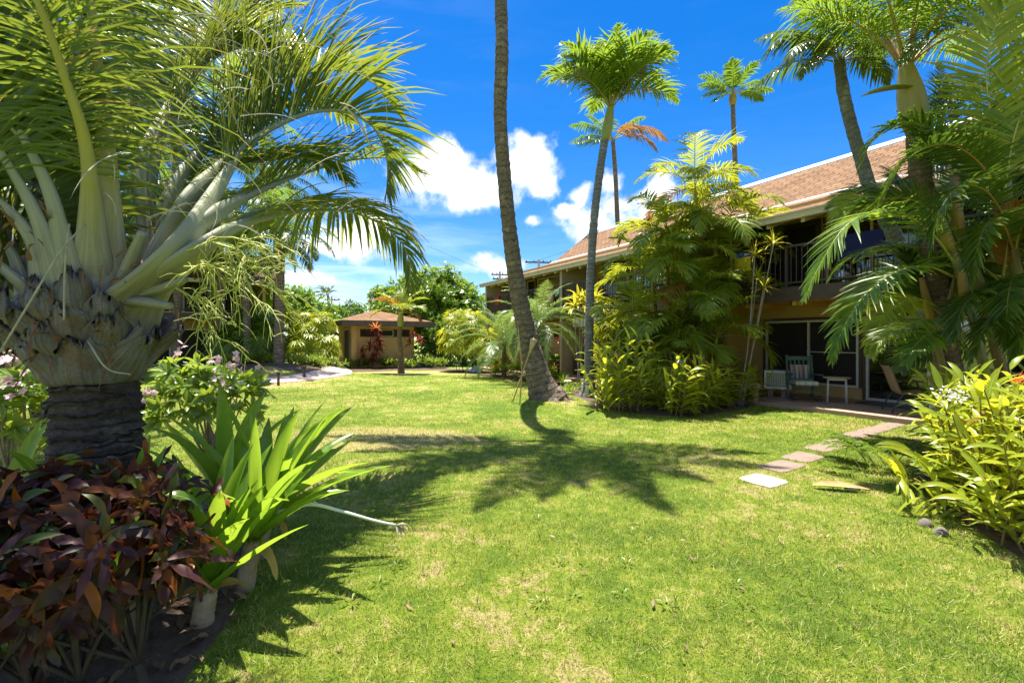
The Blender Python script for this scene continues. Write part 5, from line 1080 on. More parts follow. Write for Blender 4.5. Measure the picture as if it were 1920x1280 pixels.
RF = [  # big fronds that show, as curves; control points in photo columns, rows and metres away
 ([(1795, 500, 5.7), (1740, 430, 5.6), (1670, 395, 5.5), (1590, 420, 5.4), (1530, 510, 5.35), (1510, 560, 5.3)], 'palm', {}),
 ([(1790, 520, 5.7), (1740, 500, 5.5), (1680, 510, 5.35), (1615, 560, 5.25), (1575, 630, 5.2), (1562, 675, 5.2)], 'palm', {}),
 ([(1800, 470, 5.7), (1750, 400, 5.9), (1690, 370, 6.1), (1620, 390, 6.3), (1560, 440, 6.4)], 'dark', {}),
 ([(1765, 590, 6.3), (1720, 560, 6.2), (1670, 580, 6.1), (1640, 625, 6.0), (1628, 660, 6.0)], 'areca', dict(L=.4)),
 ([(1790, 640, 5.9), (1750, 600, 5.7), (1700, 610, 5.6), (1655, 635, 5.5), (1637, 668, 5.5)], 'areca', dict(L=.34)),
 ([(1790, 650, 5.9), (1770, 620, 5.6), (1735, 630, 5.4), (1710, 655, 5.3), (1700, 680, 5.3)], 'palm', dict(L=.38)),
 ([(1880, 380, 5.6), (1900, 260, 5.4), (1940, 150, 5.3), (1990, 90, 5.2), (2050, 80, 5.1)], 'areca', dict(L=.62)),
 ([(1885, 360, 5.6), (1860, 240, 5.5), (1850, 120, 5.4), (1880, 20, 5.3), (1950, -60, 5.2)], 'areca', dict(L=.6)),
 ([(1880, 370, 5.6), (1830, 300, 5.5), (1770, 270, 5.4), (1700, 300, 5.4), (1650, 380, 5.4)], 'dark', {}),
 ([(1800, 400, 5.8), (1830, 300, 5.7), (1880, 250, 5.5), (1950, 270, 5.4)], 'palm', {}),
 ([(1790, 340, 5.8), (1760, 260, 5.9), (1700, 230, 6.0), (1640, 260, 6.1), (1610, 320, 6.2)], 'palm', dict(L=.42)),
 ([(1890, 420, 5.6), (1850, 360, 5.3), (1800, 350, 5.1), (1760, 400, 5.0), (1745, 470, 5.0)], 'dark', {}),
 ([(1900, 470, 5.6), (1880, 420, 5.2), (1850, 420, 5.0), (1830, 480, 4.9), (1825, 540, 4.9)], 'dark', dict(L=.45)),
 ([(1900, 480, 5.6), (1920, 420, 5.4), (1960, 420, 5.2), (2000, 500, 5.1)], 'areca', dict(L=.5)),
 ([(1800, 430, 5.8), (1790, 300, 6.2), (1770, 200, 6.6), (1760, 120, 7.0)], 'dark', {}),
 ([(1960, 200, 6.6), (1900, 90, 6.4), (1820, 40, 6.2), (1740, 60, 6.1), (1690, 120, 6.1)], 'dark', dict(L=.6)),
 ([(1960, 200, 6.6), (1930, 60, 6.4), (1880, -20, 6.2), (1800, -40, 6.1), (1720, 0, 6.0)], 'palm', dict(L=.6)),
 ([(1960, 200, 6.6), (1880, 150, 6.6), (1800, 170, 6.6), (1740, 230, 6.6)], 'palm', dict(L=.55)),
 ([(1960, 200, 6.6), (2010, 60, 6.4), (2080, 20, 6.2)], 'dark', dict(L=.6)),
 ([(1900, 560, 5.6), (1860, 540, 5.3), (1810, 570, 5.1), (1785, 640, 5.0)], 'dark', dict(L=.45)),
 ([(1910, 560, 5.6), (1900, 520, 5.1), (1890, 560, 4.8), (1885, 640, 4.7)], 'dark', dict(L=.42)),
 ([(1930, 640, 5.6), (1890, 590, 5.2), (1850, 610, 4.9), (1820, 680, 4.8)], 'dark', dict(L=.42)),
 ([(1960, 640, 5.4), (1940, 580, 5.0), (1920, 600, 4.7), (1900, 680, 4.6)], 'dark', dict(L=.45)),
 ([(1780, 560, 5.9), (1800, 480, 6.2), (1830, 430, 6.5), (1870, 430, 6.8)], 'dark', dict(L=.45)),
 ([(1750, 600, 6.3), (1720, 520, 6.5), (1690, 470, 6.7), (1640, 470, 6.9)], 'dark', dict(L=.42)),
 ([(1900, 480, 5.6), (1890, 380, 5.9), (1860, 300, 6.3), (1830, 260, 6.7)], 'dark', dict(L=.5)),
 ([(1840, 330, 5.8), (1870, 220, 5.9), (1900, 180, 6.1), (1950, 190, 6.3)], 'rust', dict(L=.4)),
 ([(1880, 520, 5.6), (1900, 400, 5.5), (1925, 380, 5.4)], 'rust', dict(L=.3)),
]
for k in range(46):
    x_, y_, d_ = rng.uniform(1720, 1960), rng.uniform(330, 690), rng.uniform(5.9, 7.6); x_ = max(x_, 1840) if y_ > 520 else x_; top = P(x_, y_, d_); az = rng.uniform(100, 440)
    add_frond(ra, arc(top, az, rng.uniform(25, 80), rng.uniform(-70, -20), rng.uniform(1.3, 2.1), pw=1.2, twist=rng.normal(0, .3)), rng.choice(['dark', 'dark', 'palm', 'areca']), 'rachy', axis=P(1850, 500, 6.2), **{**BF, 'n': 46})
for l, r in (([(1782, 470, 5.68), (1760, 400, 5.66)], .055), ([(1745, 600, 6.28), (1728, 520, 6.2)], .048), ([(1800, 440, 5.88), (1785, 350, 5.8)], .062), ([(1815, 590, 5.6), (1800, 500, 5.55)], .052)):
    mb = MB(); q_ = PP(l); tube(mb, spline([q_[0], q_[0] * .5 + q_[1] * .5, q_[1]], 7), r * np.array([.8, 1.05, 1.1, 1.05, .95, .8, .6]), 10); mb.build('crownshaft', M['racho'], ra)
for c_, m_, k_ in RF: add_frond(ra, PP(c_), m_, 'rachy' if m_ in ('areca', 'palm') else 'racho', axis=P(1850, 500, 5.8), **{**BF, **k_})

# ------------------------------------------------------------------ triangle palm in the left foreground
TZ = 2.75; tp_ = thing('triangle_palm', 'large triangle palm with grey flaring leaf bases filling the left foreground', 'palm tree', (P(182, 700, TZ)[0], TZ, 0.0))
cx = P(182, 700, TZ)[0]
trunk(tp_, [(cx, TZ, -0.05), (cx + .01, TZ, 0.35), (cx + .005, TZ, 0.8), (cx, TZ, 1.2), (cx - .005, TZ, 1.42)], [.26, .235, .218, .21, .202], 'barkt', 110, 30, 0.05, 0.06)
# ragged scar rims round the trunk
mb = MB()
for k in range(26):
    z = 0.4 + 1.0 * k / 26 + rng.normal(0, 0.01); a0_ = rng.uniform(0, 6.3); sp_ = rng.uniform(1.2, 3.0); th = np.linspace(a0_, a0_ + sp_, 16); r_ = 0.216 + 0.012 * rng.random() + rng.normal(0, 0.004, 16)
    tube(mb, np.stack([cx + np.cos(th) * r_, TZ + np.sin(th) * r_, z + 0.03 * np.sin(th * 2 + k) + rng.normal(0, 0.004, 16)], 1), 0.011 * np.sin(np.linspace(0.15, 3.0, 16)) + 0.004, 5)
mb.build('leaf_scar', M['barkt'], tp_)
def cup_r(z): return float(np.interp(z, [1.30, 1.42, 1.55, 1.75, 1.95, 2.2, 2.5], [.195, .205, .262, .345, .385, .375, .32]))
mb = MB(); zz = np.linspace(1.36, 1.92, 14); tube(mb, np.stack([np.full(14, cx), np.full(14, TZ), zz], 1), [cup_r(z) * 0.80 for z in zz], 26); mb.build('heart', M['torn'], tp_)
def sheath(az, z0, z1, half0, half1, out, thick=0.035, mat='sheath', ragged=0.0, pull=0.0, nrow=16, ncol=11, lip=0.02):
    """a cupped leaf base wrapped round the head, broad below and narrowing upward"""
    u = np.linspace(0, 1, nrow); v = np.linspace(-1, 1, ncol); V = []
    for s_ in (0, 1):
        for i, t in enumerate(u):
            z = z0 + (z1 - z0) * t; hw = half0 + (half1 - half0) * t ** 0.8
            if ragged and t > 0.75: hw *= 1 - (t - 0.75) * 2.2
            rr = cup_r(z) * (0.97 + out * t ** 1.6) + lip * math.sin(min(1, t * 4) * 1.57)
            for j, w in enumerate(v):
                a = az + w * hw / max(rr, .2) ; bulge = (0.022 * (1 - w * w) + 0.030 * (1 - abs(w)) ** 2) * (0.45 + 0.8 * math.sin(math.pi * min(1, t * 1.02)))
                r_ = rr + bulge - s_ * thick * (0.35 + 0.65 * (1 - w * w)) + (0.010 * math.sin(7 * t + 3 * w + az * 5) + 0.007 * math.sin(17 * w + 5 * t + az * 9) * (0.4 + t) + rng.normal(0, .0025) if s_ == 0 else 0)
                zz_ = z + (ragged + .15) * rng.normal(0, 0.07) * (t > 0.90) + 0.02 * math.sin(w * 4 + az * 3) * t
                V.append((cx + math.cos(a) * r_ + pull * math.cos(az) * t * t, TZ + math.sin(a) * r_ + pull * math.sin(az) * t * t, zz_))
    k = nrow * ncol; id_ = np.arange(k).reshape(nrow, ncol); q = np.stack([id_[:-1, :-1], id_[:-1, 1:], id_[1:, 1:], id_[1:, :-1]], -1).reshape(-1, 4)
    edge = np.concatenate([id_[0, :], id_[1:, -1], id_[-1, -2::-1], id_[-2:0:-1, 0]]); e2 = np.roll(edge, -1); rim = np.stack([edge, edge + k, e2 + k, e2], -1)
    uv = np.stack([np.broadcast_to(v[None] * 0.5 + 0.5 + az, (nrow, ncol)), np.broadcast_to(u[:, None] * (z1 - z0), (nrow, ncol))], -1).reshape(-1, 2); uv = np.vstack([uv, uv])
    m_ = MB(); m_.add(np.array(V), np.vstack([q, (q + k)[:, ::-1], rim]), uv); return m_.build('leaf_base', [M[mat]], tp_)
# short cut bases overlapping like a basket
DEG = R(1)
for az, z0, z1, a, b, o_, rg in [(-112, 1.33, 1.58, .20, .15, .16, .25), (-62, 1.34, 1.60, .21, .16, .18, .2), (-160, 1.33, 1.60, .18, .12, .40, .3), (-15, 1.34, 1.62, .20, .12, .40, .2), (165, 1.36, 1.64, .2, .1, .3, .3), (120, 1.38, 1.75, .2, .1, .2, 0), (70, 1.38, 1.75, .2, .1, .2, 0), (25, 1.38, 1.66, .2, .1, .3, 0),
    (-88, 1.46, 1.68, .16, .13, .12, .2), (-40, 1.48, 1.72, .15, .10, .26, .3), (-132, 1.47, 1.70, .13, .08, .30, .5), (-68, 1.57, 1.78, .13, .11, .08, .2), (-106, 1.57, 1.80, .12, .08, .16, .5), (-44, 1.62, 1.84, .11, .08, .14, .2), (-84, 1.66, 1.88, .11, .08, .06, .4), (-62, 1.74, 1.95, .10, .07, .05, .3)]:
    sheath(az * DEG, z0, z1, a, b, o_, ragged=rg, thick=0.025)
# torn brown strips hanging between the bases
for k in range(48):
    tf_ = MB()
    a = rng.uniform(-180, 10) * DEG; z = rng.uniform(1.5, 2.2); r_ = cup_r(z) + 0.05; p_ = np.array((cx + math.cos(a) * r_, TZ + math.sin(a) * r_, z)); 
    leaves(tf_, [p_], [(math.cos(a) * 0.5 + rng.normal(0, .3), math.sin(a) * 0.5 + rng.normal(0, .3), rng.choice([-1, 1]) * 0.7)], [(math.cos(a), math.sin(a), 0.3)], rng.uniform(.08, .24), rng.uniform(.010, .028), 7, 0.8, 0.3, 'blade', wave=0.35, curl=rng.normal(0, 1.2), side=rng.normal(0, .5)); tf_.build('torn_fibre', M['torn'], tp_)
# fronds: grey petiole first, then the feathered part
TRI = dict(L=0.62, n=72, W=0.030, vee=0.85, droop=0.55, r1=0.005, a0=72, a1=26, nseg=5, t0=0.30, ragged=0.16, tipL=0.45, fold=0.2, prof_pow=0.5)
def petiole_old(l, w0, w1, mat='rachg', upto=0.34):
    c_ = spline(PP(l), 60); k = int(60 * upto); p_ = c_[:k]; mb = MB(); tube(mb, p_, w0 + (w1 - w0) * np.linspace(0, 1, k) ** 0.6, 12, squash=0.55, ref=nrm(np.array((cx, TZ, p_[0][2])) - p_[0] + (0, 0, 0.3))); mb.build('petiole', M[mat], tp_)
def petiole(l, w0, w1, mat, upto):
    """broad grey leaf base springing from the neck and narrowing into the leaf stalk"""
    q = PP(l); v = q[1] - np.array((cx, TZ, 0)); a = math.atan2(v[1], v[0]); z_ = min(max(q[0][2], 1.92), 2.02)
    c_ = spline(np.vstack([[(cx + .19 * math.cos(a), TZ + .19 * math.sin(a), z_ - .42), (cx + .30 * math.cos(a), TZ + .30 * math.sin(a), z_ - .12)], q[1:]]), 90); s_ = np.linspace(0, 1, 90)
    k = int(90 * upto); hw = np.interp(s_[:k], [0, .07, .16, .28, .42, .60, .97], [w0 * 1.25, w0 * 1.15, w0 * .72, w0 * .42, w1 * .85, w1 * .5, .005]); sq = np.interp(s_[:k], [0, .1, .3, .45, 1], [.26, .28, .5, .75, .8])
    hw = hw * (1 + .05 * np.sin(s_[:k] * 60 + a * 7) * (s_[:k] < .2)); mb = MB(); tube(mb, c_[:k], hw, 16, squash=sq, ref=nrm(np.array((cx, TZ, c_[0][2] + .35)) - c_[0])); mb.build('petiole', [M[mat]], tp_)
    return c_
FR = [
 ([(262, 470, 2.70), (318, 370, 2.95), (400, 262, 3.7), (480, 185, 4.4), (560, 143, 4.95), (640, 133, 5.4), (705, 160, 5.7), (745, 215, 5.9)], dict(r0=.034, L=1.05), (.15, .044)),
 ([(280, 500, 2.60), (345, 395, 2.80), (430, 300, 3.4), (510, 240, 4.0), (590, 210, 4.5), (655, 212, 4.9), (705, 245, 5.15), (726, 305, 5.3), (724, 360, 5.35)], dict(r0=.036, L=1.12, n=96), (.15, .044)),
 ([(300, 520, 2.62), (380, 425, 2.70), (470, 365, 3.7), (570, 325, 4.8), (660, 300, 5.5), (740, 298, 6.0), (790, 325, 6.2)], dict(r0=.032, L=.78, vee=.5), (.13, .040)),
 ([(310, 540, 2.55), (380, 465, 2.58), (470, 415, 3.6), (570, 396, 4.6), (660, 398, 5.3), (728, 430, 5.7), (766, 480, 5.9), (768, 550, 6.0)], dict(r0=.032, L=.74, vee=.1, droop=.9), (.13, .040)),
 ([(300, 530, 2.8), (400, 440, 3.4), (520, 390, 4.5), (640, 380, 5.4), (755, 425, 6.0), (798, 490, 6.2)], dict(r0=.028, L=.70, vee=.2, droop=.6), (.08, .032)),
 ([(225, 440, 2.85), (275, 310, 2.95), (345, 170, 3.4), (430, 50, 4.1), (540, -40, 4.8), (650, -60, 5.3), (740, -10, 5.6)], dict(r0=.034, L=.80), (.10, .038)),
 ([(195, 470, 2.42), (165, 300, 2.30), (120, 140, 2.15), (70, 0, 2.02), (20, -120, 1.92), (-50, -210, 1.84), (-140, -250, 1.78)], dict(r0=.036, L=.62, n=70, vee=.15, droop=1.3, W=.015, mess=.16, ragged=.3), (.085, .038)),
 ([(212, 470, 2.46), (198, 300, 2.44), (182, 120, 2.42), (168, -40, 2.38), (170, -190, 2.32), (220, -290, 2.25), (320, -330, 2.2)], dict(r0=.034, L=.64, n=64, vee=.15, droop=1.4, W=.015, mess=.16, ragged=.3), (.085, .036)),
 ([(120, 500, 2.60), (75, 370, 2.56), (15, 240, 2.52), (-60, 140, 2.48), (-150, 90, 2.44), (-240, 110, 2.4)], dict(r0=.030, L=.58, vee=.5), (.17, .042)),
 ([(90, 540, 2.62), (20, 440, 2.62), (-60, 360, 2.62), (-160, 310, 2.62), (-270, 330, 2.6)], dict(r0=.03), (.17, .042)),
 ([(75, 590, 2.6), (0, 520, 2.58), (-90, 460, 2.55), (-200, 440, 2.5)], dict(r0=.03), (.17, .042)),
 ([(150, 470, 2.95), (100, 310, 3.1), (60, 170, 3.3), (40, 50, 3.5), (60, -50, 3.7), (110, -100, 3.9)], dict(r0=.030, L=.6), (.11, .035)),
 ([(240, 450, 2.98), (290, 300, 3.2), (340, 190, 3.5), (400, 110, 3.9), (480, 90, 4.4), (560, 120, 4.9)], dict(r0=.030, L=.7), (.11, .035)),
 ([(170, 440, 2.7), (140, 260, 2.75), (140, 90, 2.8), (190, -60, 2.85), (280, -150, 2.9), (390, -170, 2.95)], dict(r0=.030, L=.6), (.10, .034)),
 ([(150, 480, 2.5), (90, 340, 2.35), (0, 220, 2.2), (-120, 140, 2.1)], dict(r0=.03, L=.6), (.10, .035)),
 ([(150, 560, 2.45), (55, 440, 2.34), (-50, 340, 2.24), (-160, 280, 2.15), (-280, 280, 2.1)], dict(r0=.03, L=.6, vee=.5, T=.7), (.18, .045)),
 ([(125, 600, 2.46), (20, 515, 2.36), (-80, 440, 2.28), (-200, 390, 2.2)], dict(r0=.03, L=.6, vee=.5, T=.7), (.18, .045)),
 ([(165, 520, 2.40), (100, 380, 2.32), (30, 230, 2.24), (-40, 90, 2.15), (-120, 0, 2.1)], dict(r0=.03, L=.6, vee=.4, T=.6), (.17, .042)),
 ([(285, 560, 2.50), (340, 470, 2.52), (410, 350, 3.0), (470, 260, 3.8), (540, 200, 4.6), (610, 190, 5.2), (660, 230, 5.6)], dict(r0=.03, L=.8, vee=.6), (.16, .040)),
 ([(95, 640, 2.5), (15, 590, 2.42), (-70, 560, 2.36), (-180, 540, 2.3)], dict(r0=.03, L=.6, vee=.4, T=.6), (.17, .05)),
 ([(140, 545, 2.42), (75, 420, 2.32), (10, 300, 2.24), (-60, 190, 2.15), (-150, 110, 2.1)], dict(r0=.03, L=.6, vee=.4, T=.6), (.17, .046)),
 ([(255, 470, 2.9), (310, 400, 3.1), (400, 330, 3.5), (500, 300, 4.0), (590, 300, 4.5), (650, 340, 4.9)], dict(r0=.028, L=.62, vee=.4), (.10, .034)),
 ([(230, 455, 2.75), (262, 330, 2.8), (310, 210, 3.2), (380, 100, 3.9), (470, 30, 4.6), (570, 10, 5.2)], dict(r0=.030, L=.64, vee=.5), (.10, .034)),
]
for k, (c_, kw, (w0, w1)) in enumerate(FR):
    yel = k in (6, 7); pc = petiole(c_, .15 if yel else w0, w1, 'pety' if yel else 'petg', 0.97)
    add_frond(tp_, pc, 'tri', 'rachy' if yel else 'rachg', axis=(cx, TZ, 3.0), sides=8, **{**TRI, 'n': 80, 'W': .036, **{k_: v_ for k_, v_ in kw.items() if k_ != 'T'}, 't0': kw.get('T', .42 if yel else .36), 'r0': .004, 'r1': .003})
for l, w0 in (([(290, 600, 2.5), (345, 575, 2.42), (375, 540, 2.4), (420, 480, 2.4)], .16), ([(280, 560, 2.5), (350, 520, 2.5), (400, 455, 2.5), (440, 380, 2.5)], .15), ([(100, 620, 2.5), (10, 560, 2.4), (-70, 520, 2.35)], .17), ([(110, 560, 2.5), (20, 470, 2.4), (-40, 400, 2.35), (-90, 330, 2.3)], .16), ([(130, 500, 2.55), (70, 390, 2.45), (40, 300, 2.4), (20, 200, 2.35)], .14), ([(240, 520, 2.5), (270, 430, 2.45), (300, 350, 2.42), (330, 270, 2.4)], .12)):
    petiole(l, w0, .05, 'petg', .62)
# dry threads curling off the frond edges
for k in range(0):
    x, y = rng.uniform(150, 680), rng.uniform(20, 420); p_ = P(x, y, rng.uniform(2.3, 2.7)); leaves(mb, [p_], [(rng.normal(0, .6) + .4, rng.normal(0, .3), rng.normal(0, .5))], [(0, -1, .3)], rng.uniform(.2, .5), rng.uniform(.004, .012), 8, rng.uniform(.6, 2.0), 0.1, 'blade', curl=rng.normal(0, 1.5), side=rng.normal(0, 1))
for k in range(60):
    mb = MB(); x, y = rng.uniform(150, 680), rng.uniform(20, 420); p_ = P(x, y, rng.uniform(2.3, 2.7)); leaves(mb, [p_], [(rng.normal(0, .6) + .4, rng.normal(0, .3), rng.normal(0, .5))], [(0, -1, .3)], rng.uniform(.2, .5), rng.uniform(.004, .012), 8, rng.uniform(.6, 2.0), 0.1, 'blade', curl=rng.normal(0, 1.5), side=rng.normal(0, 1)); mb.build('dry_thread', M['fibre'], tp_)
mb = MB()
for l in ([(0, 660, 2.0), (60, 560, 2.05), (115, 470, 2.15), (160, 420, 2.25)], [(120, 600, 2.2), (122, 500, 2.2), (130, 420, 2.25)], [(165, 640, 2.36), (200, 690, 2.33), (245, 702, 2.35)]): tube(mb, spline(PP(l), 24), 0.0045, 5)
mb.build('dry_strand', M['fibre'], tp_)
# branching yellow green flower spray hanging at the right of the head
mb = MB()
def spray(p, d, L, r, depth):
    q = spline([p, p + d * L * 0.5 + (0, 0, 0.03 * L), p + d * L - (0, 0, 0.25 * L)], 8); tube(mb, q, np.linspace(r, r * 0.55, 8), 4, cap=False)
    if depth > 0:
        for t in np.linspace(0.25, 1.0, 11 if depth == 2 else 7):
            b = q[int(t * 7)]; dd = nrm(d * 0.7 + rng.normal(0, 0.55, 3) - (0, 0, 0.25)); spray(b, dd, L * rng.uniform(0.32, 0.55), r * 0.6, depth - 1)
for a_, b_, L_ in (((335, 520, 2.45), (0.75, -0.15, 0.20), .42), ((345, 500, 2.4), (0.9, -0.2, -0.15), .48), ((350, 470, 2.45), (0.9, 0.0, 0.25), .45), ((330, 540, 2.5), (0.6, -0.25, -0.35), .38), ((400, 455, 2.4), (0.8, -.1, -.35), .4)):
    spray(P(*a_), nrm(b_), L_, 0.0065, 2)
mb.build('flower_spray', M['spray'], tp_)
# ------------------------------------------------------------------ foreground beds, left
def crinum(label, base, stub, n, L, W, bias=None, e_lo=18, e_hi=86, droop=0.5, r=0.052, old=2, group='crinum lilies in the left bed'):
    o = thing('crinum_lily', label, 'lily plant', tuple(base), group); base = np.array(base, float); top = base + np.array(stub)
    mb = MB(); p, r_ = ringed([base - (0, 0, .04), base + np.array(stub) * 0.5, top, top + (0, 0, .06)], [r * 1.1, r, r * 0.95, r * 0.6], 22, .035, .05); tube(mb, p, r_, 12); mb.build('stem', M['stub'], o)
    mb = MB(); rosette(mb, top, n, L, W, e_lo, e_hi, droop, 'strap', 0, 8, 0.26, bias); mb.build('foliage', M['crinum'], o)
    if old:
        mb = MB(); rosette(mb, top, old, L * 0.36, W * 0.6, -20, 10, 1.8, 'lance', 0, 7, 0.2, bias, wave=0.15); mb.build('dead_leaf', M['crinold'], o)
    return o
g = lambda x, y: (x, y, float(hgt(x, y)))
crinum('bright crinum lily on a pale stub, nearest in the left bed', g(-1.68, 2.46), (0.03, 0, 0.16), 17, .76, .105, bias=(.16, .05, .35), e_lo=38)
crinum('crinum lily on a pale stub with an orange dead leaf, second from the front', g(-1.66, 2.82), (0.04, 0.02, 0.26), 16, .86, .11, bias=(.28, .0, .3), e_lo=24, old=2)
crinum('crinum lily whose long leaves reach out over the lawn', g(-1.80, 3.22), (0.05, 0, 0.26), 15, .95, .115, bias=(.34, .05, .22), e_lo=20, old=1)
crinum('dark crinum lily between the palm trunk and the shrub with pink flowers', g(-2.25, 3.55), (0, 0, .3), 13, .9, .13, bias=(.1, .0, .3), e_lo=30, old=0)
crinum('crinum lily standing directly before the triangle palm trunk', g(-1.98, 2.33), (0, 0, .2), 9, .75, .11, bias=(.0, .0, .5), e_lo=45, old=0)
crinum('crinum lily at the left edge behind the dark croton', g(-2.9, 2.55), (0, 0, .25), 12, .9, .12, bias=(.05, -.1, .35), e_lo=30, old=0)
# fallen flower stalk of a crinum
sc_ = thing('flower_stalk', 'white drooping flower stalk with a withered head leaning out over the grass', 'flower stalk', tuple(P(585, 945, 3.1)))
q = PP([(520, 960, 3.10), (580, 945, 3.15), (640, 958, 3.2), (700, 975, 3.24), (742, 984, 3.28)]); mb = MB(); tube(mb, spline(q, 16), np.linspace(.014, .009, 16), 7); mb.build('stalk', M['scape'], sc_)
mb = MB(); leaves(mb, np.repeat(q[-1:], 16, 0), nrm(rng.normal(0, .5, (16, 3)) + (.35, 0, -.5)), rng.normal(0, 1, (16, 3)), rng.uniform(.05, .15, 16), .012, 5, 1.2, .1, 'lance', wave=.3); mb.build('withered_head', M['fibre'], sc_)

# dark croton bush filling the lower left corner
cr = thing('croton_bush', 'dark purple and rust croton bush in the lower left corner', 'bush', g(-1.95, 1.95))
mb = MB(); mg = MB(); mw = MB(); tips = []
cen = np.array((-2.02, 1.98, .66)); rad = np.array((.58, .42, .40))
for k in range(200):
    v = nrm(rng.normal(0, 1, 3)); v[2] = abs(v[2]) * 1.15 - 0.35; v = nrm(v); p_ = cen + v * rad * rng.uniform(.55, 1.08); p_[2] = max(p_[2], .16)
    d = nrm(v * (1, 1, .5) + rng.normal(0, .25, 3) + (0, -0.1, .25)); tips.append(p_); m_ = 8; a = nrm(np.cross(d, rng.normal(0, 1, 3))); b = np.cross(d, a); th = np.arange(m_) * 2.4 + rng.uniform(0, 6)
    out = np.cos(th)[:, None] * a + np.sin(th)[:, None] * b; tl = rng.uniform(.1, .8, m_)[:, None]; D = nrm(out + d * tl); U = nrm(d - out * tl * .7)
    tgt = mg if rng.random() < .11 else mb
    leaves(tgt, p_ - d * rng.uniform(0, .12, m_)[:, None], D, U, rng.uniform(.13, .25, m_), rng.uniform(.035, .062, m_), 8, rng.uniform(.1, 1.1, m_), .14, rng.choice(['lobed', 'lobe2', 'lobe2', 'lance']), wave=.16, curl=.5, side=rng.normal(0, .5, m_))
mb.build('foliage', M['croton'], cr); mg.build('green_leaf', M['crotong'], cr)
tips = np.array(tips)
for k in range(5):
    b_ = np.array((-2.3 + .18 * k, 1.9 + .08 * math.sin(k * 2), 0.0)); limbs(mw, b_, tips[k::5][:12], .022, .25)
mw.build('branch', M['wood'], cr)
cr2 = thing('croton_bush', 'second dark croton rising beside the trunk, with narrow purple leaves', 'bush', g(-1.75, 2.55)); mb = MB(); mw = MB(); tips = []
for k in range(30):
    p_ = np.array((-1.83, 2.28, .74)) + rng.normal(0, 1, 3) * (.13, .10, .14); d = nrm(rng.normal(0, .5, 3) + (0, 0, .6)); tips.append(p_); m_ = 6; a = nrm(np.cross(d, rng.normal(0, 1, 3))); b = np.cross(d, a); th = np.arange(m_) * 2.4
    out = np.cos(th)[:, None] * a + np.sin(th)[:, None] * b; D = nrm(out + d * .5); leaves(mb, np.repeat(p_[None], m_, 0), D, nrm(d - out * .4), rng.uniform(.09, .17, m_), rng.uniform(.025, .045, m_), 6, rng.uniform(.2, 1.2, m_), .15, 'lobe2', wave=.15, curl=.6)
mb.build('foliage', M['croton'], cr2); limbs(mw, (-1.85, 2.3, 0), np.array(tips[:10]), .014, .5); mw.build('branch', M['wood'], cr2)
# fallen leaves and litter under the bed
mb = MB(); k = 260; x = rng.uniform(-2.9, -1.35, k); y = rng.uniform(1.5, 3.4, k); ok = inpoly(x, y, BED_L); x, y = x[ok], y[ok]; k = len(x); th = rng.uniform(0, 6.3, k)
leaves(mb, np.stack([x, y, hgt(x, y) + .018 + .02 * rng.random(k)], 1), np.stack([np.cos(th), np.sin(th), rng.uniform(-.05, .3, k)], 1), np.array((0, 0, 1.0)) + rng.normal(0, .2, (k, 3)), rng.uniform(.05, .16, k), rng.uniform(.015, .05, k), 4, .2, .2, 'oval', wave=.2)
o = mb.build('leaf_litter', M['crinold']); o['kind'] = 'stuff'; o['label'] = 'dry brown fallen leaves under the left bed'
o.data.materials[0] = leaf_mat('litter_leaf', [(.16, .08, .04), (.28, .16, .08), (.10, .05, .03), (.34, .24, .14)], (.3, .16, .08), .15, .7)

# whorled shrubs with pink flowers, either side of the trunk
def plumeria(label, base, cen, rad, n, flowers):
    o = thing('flowering_shrub', label, 'shrub', tuple(base), 'shrubs with pink flowers'); mb = MB(); mw = MB(); mf = MB()
    p, d = cloud(mb, cen, rad, n, .15, .045, per=9, prof='oval', low=-.4, shell=.5, lump=.15, nseg=3, flat=False, fold=.16, droop=.3)
    limbs(mw, base, p[:16], .03, .3); mb.build('foliage', M['plum'], o); mw.build('branch', M['woodlt'], o)
    for q in flowers:
        c_ = P(*q)
        for j in range(6):
            e = c_ + rng.normal(0, .045, 3); dd = nrm(rng.normal(0, .6, 3) + (0, -.5, .6)); a = nrm(np.cross(dd, (0.3, .2, 1))); b = np.cross(dd, a); th = np.arange(5) * 1.2566
            out = np.cos(th)[:, None] * a + np.sin(th)[:, None] * b; leaves(mf, np.repeat(e[None], 5, 0), nrm(out + dd * .35), dd - out * .3, .036, .026, 3, .3, .1, 'oval')
    mf.build('blossom', M['pink'], o); return o
plumeria('leafy shrub with pink flowers right of the triangle palm trunk', g(-2.95, 4.45), (-3.0, 4.4, .98), (.58, .42, .42), 120, [(332, 650, 4.05), (440, 680, 4.2), (412, 718, 4.1), (398, 676, 4.1), (285, 740, 4.0), (455, 688, 4.2)])
plumeria('leafy shrub with pink flowers left of the triangle palm trunk', g(-4.3, 3.9), (-4.15, 3.85, .95), (.62, .5, .5), 120, [(40, 665, 3.5), (58, 655, 3.5), (15, 680, 3.4), (8, 700, 3.4), (30, 730, 3.4), (70, 662, 3.6)])
# dark red shrub at the far left
rt = thing('red_ti_plant', 'dark red leafed ti plants at the left edge behind the palm head', 'ti plant', g(-6.2, 5.6)); mb = MB(); mw = MB()
for k in range(9):
    c_ = np.array((-6.4 + .9 * rng.random(), 5.6 + .5 * rng.random(), 1.1 + .95 * rng.random())); rosette(mb, c_, 14, .42, .075, -10, 80, .7, 'lance', 0, 5, .2); tube(mw, [(c_[0] + .05, c_[1], 0), c_], .015, 5)
mb.build('foliage', M['tired'], rt); mw.build('stem', M['wood'], rt)

